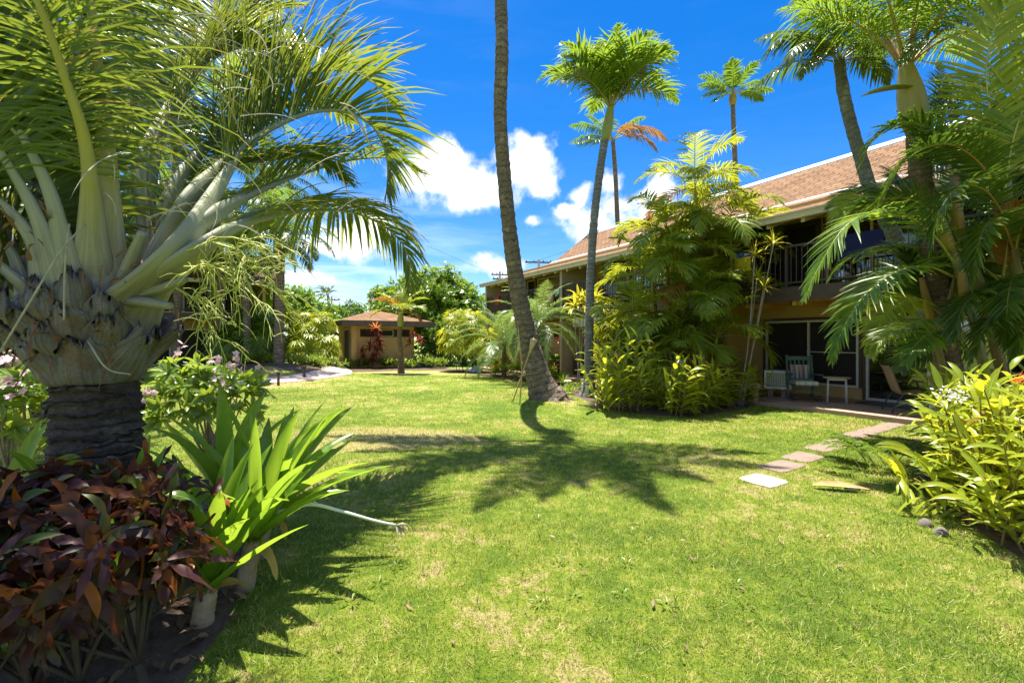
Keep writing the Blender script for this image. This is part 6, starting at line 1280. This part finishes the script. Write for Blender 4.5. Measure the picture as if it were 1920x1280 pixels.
# ------------------------------------------------------------------ ginger, right foreground
canes = []
for k in range(460):
    x = rng.uniform(3.75, 5.9); y = rng.uniform(3.1, 5.6)
    if not inpoly(np.array([x]), np.array([y]), BED_R)[0] or y > 3.2 + (x - 3.3) * 1.2 or y < 1.35 + .42 * x: continue
    h = rng.uniform(.75, 1.22); lx = rng.normal(-.16, .22); ly = rng.normal(-.14, .18); canes.append(((x, y, hgt(x, y) - .02), (x + lx, y + ly, h)))
for (px, py, d) in ((1690, 760, 4.25), (1720, 720, 4.1), (1660, 830, 4.3), (1640, 880, 4.3), (1760, 700, 4.2), (1680, 920, 4.1), (1700, 860, 4.0), (1790, 690, 4.1), (1850, 680, 4.2), (1900, 720, 4.0), (1820, 740, 3.8), (1870, 800, 3.6), (1760, 800, 3.7), (1740, 900, 3.6), (1800, 880, 3.4), (1880, 900, 3.2)):
    t_ = P(px + 45, py + 12, d); f_ = np.array((t_[0] + rng.uniform(.25, .6), t_[1] + rng.uniform(-.1, .3), 0)); f_[0] = max(f_[0], 3.75); f_[2] = hgt(f_[0], f_[1]) - .02; canes.append((f_, t_))
gr_ = ginger('ginger_plant', 'large yellow green ginger clump with lance leaves in the right foreground', g(4.4, 3.8), canes, 'ginger', .33, .048, pk=11, stem='cane')
mf = MB(); c_ = P(1790, 742, 3.75)
for j in range(60):
    e = c_ + rng.normal(0, 1, 3) * (.06, .04, .035); leaves(mf, [e], [nrm(rng.normal(0, 1, 3))], [rng.normal(0, 1, 3)], .03, .02, 2, .2, .1, 'oval')
mf.build('blossom', M['white'], gr_)
mf = MB()
for (px, py, d) in ((1912, 720, 4.0),):
    rosette(mf, P(px, py, d), 10, .10, .02, 20, 80, .3, 'lance', 0, 4)
mf.build('red_blossom', M['redfl'], gr_)
fr_ = thing('fern', 'low dark fern with cut leaves beside the stepping stones', 'fern', g(4.55, 5.3)); mb = MB()
for k in range(26):
    b_ = np.array((4.62 + rng.normal(0, .28), 5.25 + rng.normal(0, .35), .05)); az = rng.uniform(90, 330)
    frond(mb, arc(b_, az, 62, -15, rng.uniform(.5, .8)), L=.15, n=16, W=.035, vee=.05, droop=.3, t0=.3, r0=.006, r1=.002, a0=70, a1=40, nseg=2, sides=4)
mb.build('foliage', [M['cover'], M['cane']], fr_)
mb = MB(); k = 130; x = rng.uniform(3.2, 5.0, k); y = rng.uniform(2.7, 5.2, k); ok = inpoly(x, y, BED_R); x, y = x[ok], y[ok]; k = len(x); th = rng.uniform(0, 6.3, k)
leaves(mb, np.stack([x, y, hgt(x, y) + .02], 1), np.stack([np.cos(th), np.sin(th), rng.uniform(0, .4, k)], 1), np.array((0, 0, 1.0)) + rng.normal(0, .2, (k, 3)), rng.uniform(.08, .24, k), rng.uniform(.015, .04, k), 4, .3, .2, 'lance', wave=.2)
o = mb.build('leaf_litter', bpy.data.materials['litter_leaf']); o['kind'] = 'stuff'; o['label'] = 'dry brown fallen leaves under the right bed'
# dried palm sheath on the grass
dp = thing('fallen_palm_sheath', 'dried yellow brown palm sheath lying on the grass near the stones', 'palm sheath', tuple(G(1567, 922)))
mb = MB(); leaves(mb, [G(1524, 915) + (0, 0, .03)], [nrm(G(1612, 922) - G(1524, 915))], [(0, -.25, 1)], .52, .12, 12, -.02, .35, 'lance'); mb.build('blade', M['spathe'], dp)
mb = MB(); a_ = G(1585, 921) + (0, 0, .03); b_ = G(1612, 922) + (0, 0, .03); tube(mb, spline([a_, (a_ + b_) / 2, b_], 6), [.02, .03, .035, .035, .03, .022], 8, squash=.6); mb.build('butt', M['fibre'], dp)
for px, py in ((1765, 1002), (1735, 985)):
    c_ = G(px, py); mb = MB(); v = nrm(rng.normal(0, 1, (40, 3)))
    th = np.linspace(0, 2 * np.pi, 13)[:-1]; rows = [np.stack([c_[0] + np.cos(th) * .055 * s * (1 + rng.normal(0, .1, 12)), c_[1] + np.sin(th) * .045 * s * (1 + rng.normal(0, .1, 12)), np.full(12, c_[2] - .02 + z)], 1) for s, z in ((1, 0), (1.05, .03), (.8, .06), (.35, .08), (.01, .082))]; id_ = np.arange(60).reshape(5, 12)
    mb.add(np.vstack(rows), np.stack([id_[:-1], np.roll(id_[:-1], -1, 1), np.roll(id_[1:], -1, 1), id_[1:]], -1).reshape(-1, 4)); tag(mb.build('rock', M['rock'], base=c_), 'small dark rock at the edge of the right bed, %s' % ('nearer one' if px == 1765 else 'farther one'), 'rock', 'bed edge rocks')

# ------------------------------------------------------------------ bed in front of the areca clump
canes = []
for k in range(135):
    px = rng.uniform(1124, 1398); t_ = rng.random() ** 1.3; wv = 5 * math.sin(px * .045) + 3 * math.sin(px * .11 + 1); f_ = G(px, np.interp(px, [1108, 1150, 1250, 1330, 1398], [762, 772, 779, 776, 764]) + wv - 22 * t_); top = np.interp(px, [1110, 1160, 1230, 1300, 1360, 1395], [1.0, 1.6, 1.25, 1.05, .9, .75]) * rng.uniform(.45, 1.15)
    canes.append((f_ - (0, 0, .03), f_ + (rng.normal(0, .26), rng.normal(-.14, .2), top)))
o = ginger('ginger_plant', 'bright yellow green ginger bed at the foot of the areca clump', G(1250, 775), canes, 'ginger', .46, .078, pk=9)
o['label'] = 'bright yellow green ginger bed at the foot of the areca clump'
mf = MB()
for (px, py) in ((1275, 690), (1225, 655), (1340, 730), (1300, 705)): rosette(mf, P(px, py, 10.6), 9, .14, .035, 40, 85, .2, 'lance', 0, 3)
mf.build('red_blossom', M['redfl'], o)
canes = []
for k in range(60):
    px = rng.uniform(1150, 1220); f_ = P(px, 760, 11.6 + rng.random() * .8); f_[2] = 0; canes.append((f_, f_ + (rng.normal(0, .2), rng.normal(-.1, .15), rng.uniform(1.3, 2.0))))
ginger('ginger_plant', 'taller darker ginger stand between the grey palm and the areca clump', (P(1170, 760, 12)[0], 12, 0), canes, 'fandark', .42, .07, pk=10)
mb = MB(); o = thing('ground_cover', 'low leafy edging plants around the grey palm base', 'plants', tuple(G(1085, 750)))
for (px, py, d, n) in ((1068, 735, 13.0, 6), (1090, 730, 13.4, 7), (1390, 748, 11.4, 14), (1410, 740, 11.8, 12), (1375, 755, 11.0, 10)):
    c_ = P(px, py, d); c_[2] = .12; 
    for j in range(n): rosette(mb, c_ + rng.normal(0, 1, 3) * (.2, .2, .05), 9, .24, .035, 10, 80, .5, 'lance', 0, 3)
mb.build('foliage', M['cover'], o)
# mushroom path lights
def mushroom(px, py, lab, h=.26, r=.11):
    c_ = G(px, py); o = thing('garden_light', lab, 'garden light', tuple(c_), 'mushroom garden lights'); mb = MB(); tube(mb, [c_ - (0, 0, .05), c_ + (0, 0, h)], .012, 7); mb.build('post', M['metal'], o)
    mb = MB(); tube(mb, [c_ + (0, 0, h - .01), c_ + (0, 0, h), c_ + (0, 0, h + .025), c_ + (0, 0, h + .05)], [r * .9, r, r * .8, r * .25], 14); mb.build('cap', M['whitep'], o)
mushroom(1129, 762, 'white mushroom shaped garden light by the yellow ginger bed'); mushroom(1065, 733, 'grey mushroom garden light at the patio edge near the divider wall', .3, .13)
# garden bollards by the path
for px, py, lab, tilt in ((522, 722, 'short dark bollard light on the lawn side of the path', 0), (570, 708, 'short dark bollard light under the fan palms across the path', .02)):
    c_ = G(px, py); o = thing('bollard_light', lab, 'bollard light', tuple(c_), 'bollard lights along the path'); mb = MB(); tube(mb, [c_ - (0, 0, .05), c_ + (tilt, 0, .40)], .045, 10); mb.build('post', M['brown'], o)
    mb = MB(); tube(mb, [c_ + (tilt, 0, .40), c_ + (tilt, 0, .405), c_ + (tilt, 0, .46), c_ + (tilt, 0, .47)], [.05, .07, .07, .05], 10); mb.build('head', M['brown'], o)

# ------------------------------------------------------------------ yellow dracaenas and others along the building
def cane_plant(label, base, heads, mat, L, W, n=20, cat='ti plant', name='ti_plant', group=None, e_lo=-15, droop=.7, stem='woodlt'):
    o = thing(name, label, cat, tuple(base), group); mb = MB(); mw = MB(); base = np.array(base, float)
    for h in heads:
        h = np.array(h, float); m_ = (base + h) / 2 + (rng.normal(0, .06), rng.normal(0, .05), 0); tube(mw, spline([base + (rng.normal(0, .05), rng.normal(0, .05), -.03), m_, h], 9), np.linspace(.022, .013, 9), 6); rosette(mb, h, n, L, W, e_lo, 85, droop, 'lance', 0, 5, .2)
    mb.build('foliage', M[mat], o); mw.build('stem', M[stem], o); return o
cane_plant('tall yellow green ti plant reaching the balcony, left of the grey trunk', (P(1088, 700, 15)[0], 15, 0.05), [P(1085, 562, 15), P(1078, 575, 14.8), P(1095, 570, 15.1)], 'tiyellow', .55, .10, 16)
cane_plant('tall yellow green ti plant reaching the balcony, right of the grey trunk', (P(1120, 700, 15)[0], 15, 0.05), [P(1117, 560, 15), P(1122, 575, 15)], 'tiyellow', .52, .10, 16)
cane_plant('bright yellow leaved plant below the white valance', (P(1145, 740, 12.6)[0], 12.6, 0.02), [P(1142, 606, 12.6), P(1130, 655, 12.4), P(1150, 640, 12.6), P(1120, 668, 12.5), P(1160, 660, 12.3)], 'tiyellow', .40, .09, 15)
cane_plant('spiky dracaena with bare forked stems before the upper balcony', (P(1390, 740, 10.9)[0], 10.9, 0.02), [P(1450, 458, 10.7), P(1415, 480, 10.8), P(1432, 540, 10.6), P(1420, 520, 10.9)], 'tiyellow', .38, .022, 26, 'dracaena', 'dracaena')
# feathery date palms under the far balconies
for px, d, hz_, lab in ((945, 19.0, 640, 'feathery pygmy date palm left of the leaning trunk'), (1010, 16.6, 600, 'feathery pygmy date palm right of the leaning trunk')):
    base = P(px, 690, d); base[2] = 0; top = P(px, hz_ + 8, d)
    palm('date_palm', lab, base, [base - (0, 0, .05), (base + top) / 2, top], [.12, .10, .09], 'barkb', None, crown(34, 85, -10, 2.5 if px < 1000 else 2.2, 20, 80), 'date', 'rach', 'feathery pygmy date palms', fr_kw=dict(L=.38, n=56, W=.030, vee=.25, droop=.35, t0=.12, r0=.012, tipL=.4, nseg=2), n=24)
# yellow fan palm hedge by the far lawn
fan_shrub('lady_palm', 'golden green lady palm thicket left of the date palms', (P(870, 690, 22)[0], 22, 0), [(P(862, 645, 22.3), (.95, .8, 1.05)), (P(855, 600, 22.6), (.6, .6, .6)), (P(905, 650, 21.8), (.8, .7, .95)), (P(890, 600, 22), (.55, .5, .5))], 300, .46, 'fan', W=.06)
fan_shrub('lady_palm', 'golden green lady palm thicket beside the coconut palm and path', (P(580, 690, 21.5)[0], 21.5, .05), [(P(580, 640, 22), (1.0, .8, 1.15)), (P(560, 605, 22.2), (.7, .6, .6)), (P(600, 610, 22.2), (.7, .6, .6)), (P(610, 655, 21.6), (.6, .6, .8)), (P(560, 660, 21.4), (.7, .6, .7))], 420, .48, 'fan', W=.06)
fan_shrub('lady_palm', 'dark lady palm thicket before the left lodge wall', (P(455, 680, 20)[0], 20.5, .2), [(P(450, 640, 21), (1.1, .7, 1.1)), (P(490, 640, 20.6), (.8, .6, 1.2)), (P(420, 660, 20.4), (.8, .6, .8)), (P(475, 600, 21.2), (.7, .6, .8))], 380, .46, 'fandark', W=.06)
# leafy low plants under the thickets
o = thing('ground_cover', 'low leafy plants under the left thickets beside the path', 'plants', (P(590, 695, 20)[0], 20.5, 0)); mb = MB()
for (px, d, w, n) in ((590, 20.4, 1.0, 40), (480, 19.6, 1.4, 40), (430, 19.2, 1.0, 26), (620, 21.4, .5, 20)):
    for j in range(n): c_ = P(px, 690, d) + rng.normal(0, 1, 3) * (w * .5, .3, 0); c_[2] = hgt(c_[0], c_[1]) + .1 + .25 * rng.random(); rosette(mb, c_, 9, .30, .055, 0, 80, .6, 'lance', 0, 3)
mb.build('foliage', M['cover'], o)
o = thing('ground_cover', 'low mixed green plants along the foot of the hut wall', 'plants', (P(720, 690, 23.8)[0], 24.2, 0)); mb = MB()
for j in range(120):
    px = rng.uniform(648, 835); c_ = P(px, 690, 24.1 + (px - 648) / 190 * 1.0 + rng.normal(0, .25)); c_[2] = .1 + .3 * rng.random(); rosette(mb, c_, 9, .34, .06, 0, 82, .5, 'lance', 0, 3)
mb.build('foliage', M['cover'], o)
rosy = lambda *a, **k: cane_plant(*a, **k)
cane_plant('orange crowned red ti plant in front of the hut wall', (P(704, 690, 24.2)[0], 24.2, 0), [P(703, 622, 24.2), P(708, 640, 24.1), P(694, 652, 24.2), P(706, 662, 24.2), P(700, 675, 24.1), P(712, 650, 24.3)], 'tired', .50, .10, 18, e_lo=-25)
o = [q for q in C.objects if q.get('label') == 'orange crowned red ti plant in front of the hut wall'][0]; mb = MB(); rosette(mb, P(704, 617, 24.15), 16, .48, .10, 10, 80, .5, 'lance', 0, 4); mb.build('orange_crown', M['tiorange'], o)
cane_plant('small dark red ti plant left of the orange crowned one at the hut', (P(678, 690, 24.2)[0], 24.2, 0), [P(678, 662, 24.2), P(680, 672, 24.1)], 'tired', .42, .08, 16, e_lo=0)
cane_plant('red ti plant at the right corner of the hut', (P(778, 690, 25.3)[0], 25.3, 0), [P(775, 630, 25.3), P(786, 640, 25.2), P(768, 645, 25.2)], 'tired', .45, .09, 16, e_lo=-20)
# small palm in front of the hut
b = G(752, 699); d = b[1]; tr = np.vstack([b - (0, 0, .05), P(752, 690, d), P(751, 660, d), P(749, 630, d), P(750, 610, d)])
palm('christmas_palm', 'short palm with orange tinged fronds in front of the hut', b, tr, [.20, .15, .125, .11, .105], 'barkb', (PP([(750, 612, d), (751, 600, d), (752, 586, d)]), [.12, .15, .08], 'shaft'),
     [(175, 50, -10, 1.7, 'rust'), (190, 30, -50, 1.5), (160, 62, 10, 1.6), (10, 60, -10, 1.5), (-15, 40, -40, 1.5), (30, 70, 15, 1.6), (90, 80, 30, 1.5), (270, 55, -40, 1.2), (310, 50, -60, 1.3, 'areca'), (225, 65, -10, 1.4, 'rust'), (345, 15, -80, 1.2, 'rust')], 'areca', 'rach', n=30, per=.1, fr_kw=dict(L=.48, n=26, W=.06, vee=.4, droop=.5, r0=.02, t0=.15))
# big round tree behind the hut
tree('plumeria_tree', 'large round dense tree behind the hut', (P(825, 640, 31)[0], 31, 0), [(P(790, 560, 31), (2.6, 2.2, 1.8)), (P(825, 545, 31), (2.6, 2.2, 1.75)), (P(862, 575, 31), (1.9, 2.0, 1.8)), (P(740, 585, 30.5), (1.6, 1.6, 1.2)), (P(820, 600, 30.5), (2.6, 1.8, 1.4)), (P(880, 600, 31), (1.0, 1.6, 1.8)), (P(720, 560, 31.5), (1.2, 1.4, 1.1))], 3800, .34, .11, 'tree', .32, per=7, low=-.7, lump=.22, shell=.35)
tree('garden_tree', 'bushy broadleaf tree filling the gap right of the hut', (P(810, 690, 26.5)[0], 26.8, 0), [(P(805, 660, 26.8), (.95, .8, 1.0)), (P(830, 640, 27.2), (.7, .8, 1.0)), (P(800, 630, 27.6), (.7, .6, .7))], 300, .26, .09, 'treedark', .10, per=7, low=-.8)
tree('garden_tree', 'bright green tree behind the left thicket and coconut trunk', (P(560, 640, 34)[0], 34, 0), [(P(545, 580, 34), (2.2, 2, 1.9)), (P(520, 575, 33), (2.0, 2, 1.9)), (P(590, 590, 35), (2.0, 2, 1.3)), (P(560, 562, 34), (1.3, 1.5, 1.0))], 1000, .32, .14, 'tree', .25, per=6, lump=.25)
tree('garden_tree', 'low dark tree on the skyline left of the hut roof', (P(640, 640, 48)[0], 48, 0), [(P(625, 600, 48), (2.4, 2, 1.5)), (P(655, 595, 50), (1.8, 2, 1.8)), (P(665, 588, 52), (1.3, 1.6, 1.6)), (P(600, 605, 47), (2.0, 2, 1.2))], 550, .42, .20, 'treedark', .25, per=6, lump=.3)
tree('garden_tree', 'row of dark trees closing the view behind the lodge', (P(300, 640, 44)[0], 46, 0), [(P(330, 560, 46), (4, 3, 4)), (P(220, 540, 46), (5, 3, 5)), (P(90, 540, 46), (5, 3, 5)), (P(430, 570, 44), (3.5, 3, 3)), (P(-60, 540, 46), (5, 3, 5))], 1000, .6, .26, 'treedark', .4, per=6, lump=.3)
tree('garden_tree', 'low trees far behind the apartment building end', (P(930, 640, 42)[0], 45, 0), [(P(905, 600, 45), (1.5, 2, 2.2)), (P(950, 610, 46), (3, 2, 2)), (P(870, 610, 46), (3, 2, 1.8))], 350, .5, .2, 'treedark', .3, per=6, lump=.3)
cane_plant('broad banana like plant with paddle leaves above the left thicket', (P(605, 690, 23)[0], 23, 0), [P(604, 612, 23)], 'banana', 1.25, .36, 9, 'banana plant', 'banana_plant', e_lo=25, droop=.45)
# distant windblown palm and poles
tr = np.vstack([P(617, 640, 70), P(617, 590, 70), P(615, 552, 70)])
palm('coconut_palm', 'tiny distant windblown palm above the trees on the left', P(617, 640, 70), tr, [.3, .22, .18], 'bark', None, [(180, 30, -40, 2.6), (190, 5, -50, 2.4), (170, 55, -10, 2.4), (150, 70, 10, 2.2), (60, 75, 30, 1.8), (20, 50, 0, 1.4), (200, -20, -70, 2.0), (260, 45, -30, 1.8)], 'dark', 'rach', fr_kw=dict(L=.9, n=26, W=.16, droop=.4, r0=.06, nseg=2), n=12)
def upole(px, top, d, arm, lab, r=.13, ext=0.0):
    b_ = P(px, top, d); o = thing('utility_pole', lab, 'utility pole', (b_[0], d, 0)); mb = MB(); tube(mb, [(b_[0], d, -.1), b_], [r, r * .75], 8); mb.build('pole', M['pole'], o)
    for dz, w in arm:
        mb = MB(); obox(mb, b_ + (-w, 0, -dz), b_ + (w, .25, -dz), .10, .12); oo = mb.build('crossarm', M['pole'], o); mb = MB()
        for s in (-.9, -.35, .35, .9): tube(mb, [b_ + (w * s, .12, -dz + .06), b_ + (w * s, .12, -dz + .22)], .045, 6)
        mb.build('insulator', M['pole'], oo)
    return o
upole(1010, 487, 42, ((.22, 1.25), ), 'wooden utility pole with one crossarm above the shingle roof')
upole(937, 509, 46, ((.3, .85), (.75, .7)), 'wooden utility pole with two crossarms beside the small cloud')
upole(622, 555, 62, ((.5, 1.0), ), 'utility pole carrying wires left of the hut roof')
for k, (l, lab) in enumerate(((([(440, 440, 50), (545, 500, 56), (622, 553, 62), (690, 580, 66), (800, 600, 72)]), 'upper sagging power line above the left trees'), (([(440, 470, 50), (545, 518, 56), (622, 560, 62), (690, 590, 66), (800, 612, 72)]), 'lower sagging power line above the left trees'), (([(622, 586, 62), (690, 592, 66), (820, 600, 72)]), 'thin power line just above the hut roof'), (([(800, 460, 40), (880, 495, 44), (937, 512, 46), (1010, 488, 42), (1110, 455, 36)]), 'power line running between the two poles by the roof'))):
    mb = MB(); tube(mb, spline(PP(l), 40), .022 if k != 3 else .012, 4); tag(mb.build('power_line', M['black'], base=P(*l[0])), lab, 'power line', 'overhead power lines')
# plants in planters and small beds before the far patios
o = thing('ground_cover', 'low border plants in the far bed under the date palms', 'plants', (P(985, 705, 18)[0], 18, 0)); mb = MB(); mo = MB()
for j in range(110):
    px = rng.uniform(925, 1060); d = np.interp(px, [925, 1060], [19.5, 15.6]) + rng.normal(0, .35); c_ = P(px, 700, d); c_[2] = .1 + .45 * rng.random() * (1 if px < 1040 else .3); rosette(mo if rng.random() < .22 else mb, c_, 9, .30, .05, 0, 82, .5, 'lance', 0, 3)
mb.build('foliage', M['cover'], o); mo.build('yellow_foliage', M['tiyellow'], o)
for pl_, mt in ((PL1, 'redfl'), (PL2, 'tiorange')):
    b_ = np.array(pl_.location); o = thing('potted_flower', 'red flowering plant growing in the dark planter' if mt == 'redfl' else 'orange flowering plant growing in the terracotta planter', 'flowers', tuple(b_ + (0, 0, .45))); mb = MB(); mf = MB()
    for j in range(14): rosette(mb, b_ + rng.normal(0, .12, 3) * (1, 1, .6) + (0, 0, .65), 8, .22, .05, 0, 80, .5, 'lance', 0, 3)
    for j in range(10): rosette(mf, b_ + rng.normal(0, .16, 3) * (1, 1, .5) + (0, 0, .95), 7, .09, .045, 10, 80, .3, 'oval', 0, 2)
    mb.build('foliage', M['cover'], o); mf.build('blossom', M[mt], o)
# pale blue bundle on the far lawn
c_ = G(890, 697); bt = thing('cloth_bundle', 'pale blue and white bundle lying on the far lawn edge', 'bundle', tuple(c_)); mb = MB(); th = np.linspace(0, 2 * np.pi, 25)[:-1]
rows = [np.stack([c_[0] + np.cos(th) * .30 * s * (1 + .10 * np.sin(th * 3 + z * 9)), c_[1] + np.sin(th) * .22 * s, c_[2] - .02 + z * (1 + .25 * np.cos(th + .6))], 1) for s, z in ((.9, 0), (1, .07), (.92, .14), (.7, .21), (.4, .25), (.01, .26))]; id_ = np.arange(6 * 24).reshape(6, 24)
mb.add(np.vstack(rows), np.stack([id_[:-1], np.roll(id_[:-1], -1, 1), np.roll(id_[1:], -1, 1), id_[1:]], -1).reshape(-1, 4)); mb.build('cloth', M['bluewht'], bt)
mb = MB(); tube(mb, spline([c_ + (-.12, 0, .22), c_ + (0, 0, .30), c_ + (.14, 0, .2)], 8), .015, 6); mb.build('strap', M['whitep'], bt)
# coconut palm on the left mound
b = np.array((P(523, 690, 19.5)[0], 19.5, 0)); b[2] = hgt(b[0], b[1]); d = 19.5
tr = np.vstack([b - (0, 0, .05), P(523, 684, d), P(523, 640, d), P(524, 570, d), P(526, 500, d), P(528, 450, d)])
palm('coconut_palm', 'upright coconut palm on a grass mound by the path, crown behind the triangle palm', b, tr, [.30, .24, .20, .185, .17, .16], 'bark', None,
     [(0, 40, -75, 2.8), (-20, 15, -80, 2.5), (20, 55, -60, 2.8), (180, 40, -70, 2.8), (200, 15, -80, 2.6), (160, 55, -60, 2.8), (270, 40, -75, 2.6), (240, 25, -80, 2.6), (300, 25, -80, 2.5), (90, 60, -30, 2.6), (60, 70, 0, 2.6), (120, 70, 0, 2.6), (330, 60, -40, 2.8), (220, 60, -40, 2.8), (280, 75, 0, 2.5), (345, -5, -85, 2.2)], 'dark', 'rach', per=.16, n=80, fr_kw=dict(L=.7, n=44, W=.05, droop=.9, r0=.03, vee=-.05))
# palms massed behind the triangle palm
for (tx, ty, d, L, lab, m_) in ((400, 215, 21, 4.2, 'palm with long fronds just behind the triangle palm crown', 'palm'), (250, 120, 20, 4.4, 'palm behind the triangle palm near the top left', 'dark'), (515, 330, 28, 4.0, 'palm behind the tips of the triangle palm fronds', 'dark'), (70, 200, 7.5, 2.8, 'palm at the left edge behind the triangle palm', 'palm'), (445, 410, 20, 3.6, 'lower palm showing under the triangle palm fronds', 'palm'), (330, 330, 19.5, 3.8, 'palm in shade behind the flower spray', 'dark'), (490, 85, 27, 4.6, 'tall palm whose yellow crown shows at the top left', 'areca'), (-60, 420, 7.0, 2.2, 'low palm cut by the left edge of the view', 'dark'), (400, 480, 22, 3.0, 'short palm against the lodge balcony', 'dark'), (320, 20, 24, 4.6, 'palm at the top edge behind the triangle palm fronds', 'palm'), (190, 420, 18, 3.2, 'palm directly behind the triangle palm head', 'dark')):
    top = P(tx, ty, d); b_ = np.array((top[0] + rng.normal(0, .3), d + .2, 0)); b_[2] = hgt(b_[0], b_[1])
    palm('coconut_palm', lab, b_, [b_ - (0, 0, .05), b_ + (top - b_) * .35 + (.08, 0, 0), b_ + (top - b_) * .7 + (.06, 0, 0), top], [.2, .15, .13, .12], 'bark', None, crown(19, 82, -22, L, tx, 92), m_, 'rach', per=.13, n=60, fr_kw=dict(L=.85 if d > 12 else .62, n=46, W=.065 if d > 12 else .042, droop=.9, r0=.03, vee=.0))
# green masses closing the gaps between the thickets
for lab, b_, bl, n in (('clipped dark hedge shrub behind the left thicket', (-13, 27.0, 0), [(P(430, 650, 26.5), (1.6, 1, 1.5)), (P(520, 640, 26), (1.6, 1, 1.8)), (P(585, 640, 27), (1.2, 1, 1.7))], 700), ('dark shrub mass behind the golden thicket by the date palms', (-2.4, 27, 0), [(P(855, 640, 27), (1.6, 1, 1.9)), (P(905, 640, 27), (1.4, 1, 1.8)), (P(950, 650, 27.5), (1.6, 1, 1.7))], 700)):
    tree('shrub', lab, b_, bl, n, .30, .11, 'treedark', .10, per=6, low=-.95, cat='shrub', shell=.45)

# a few fallen leaves and clippings on the lawn
mb = MB(); k = 420; y = rng.uniform(2.2, 12, k); x = rng.uniform(-1, 1, k) * y * 1.0; ok = ~(inpoly(x, y, PATPOLY) | inpoly(x, y, BED_R) | inpoly(x, y, BED_L) | inpoly(x, y, BED_C)); x, y = x[ok], y[ok]; k = len(x); th = rng.uniform(0, 6.3, k)
leaves(mb, np.stack([x, y, hgt(x, y) + .024], 1), np.stack([np.cos(th), np.sin(th), rng.uniform(-.1, .3, k)], 1), np.array((0, 0, 1.0)) + rng.normal(0, .3, (k, 3)), rng.uniform(.02, .075, k), rng.uniform(.006, .022, k), 3, .2, .2, 'oval')
o = mb.build('leaf_litter', bpy.data.materials['litter_leaf']); o['kind'] = 'stuff'; o['label'] = 'small dry leaves scattered over the lawn'

# small broad leaved weeds and longer tufts in the turf
mb = MB()
for k in range(150):
    y = 2.7 + 7 * rng.random() ** 1.7; x = rng.uniform(-1, 1) * y * 1.05; X = np.array([x]); Y = np.array([y])
    if any(inpoly(X, Y, b)[0] for b in (PATPOLY, BED_L, BED_R, BED_C)) or any(inpoly(X, Y, q)[0] for q in SPOLY): continue
    if rng.random() < .4: rosette(mb, (x, y, float(hgt(x, y)) + .008), int(rng.integers(5, 9)), rng.uniform(.03, .06), .016, 0, 35, .2, 'oval', 0, 2)
    else: rosette(mb, (x, y, float(hgt(x, y))), int(rng.integers(7, 14)), rng.uniform(.04, .075), .005, 45, 88, .8, 'blade', 0, 3)
o = mb.build('weeds', M['cover']); o['kind'] = 'stuff'; o['label'] = 'small weeds and longer grass tufts in the lawn'
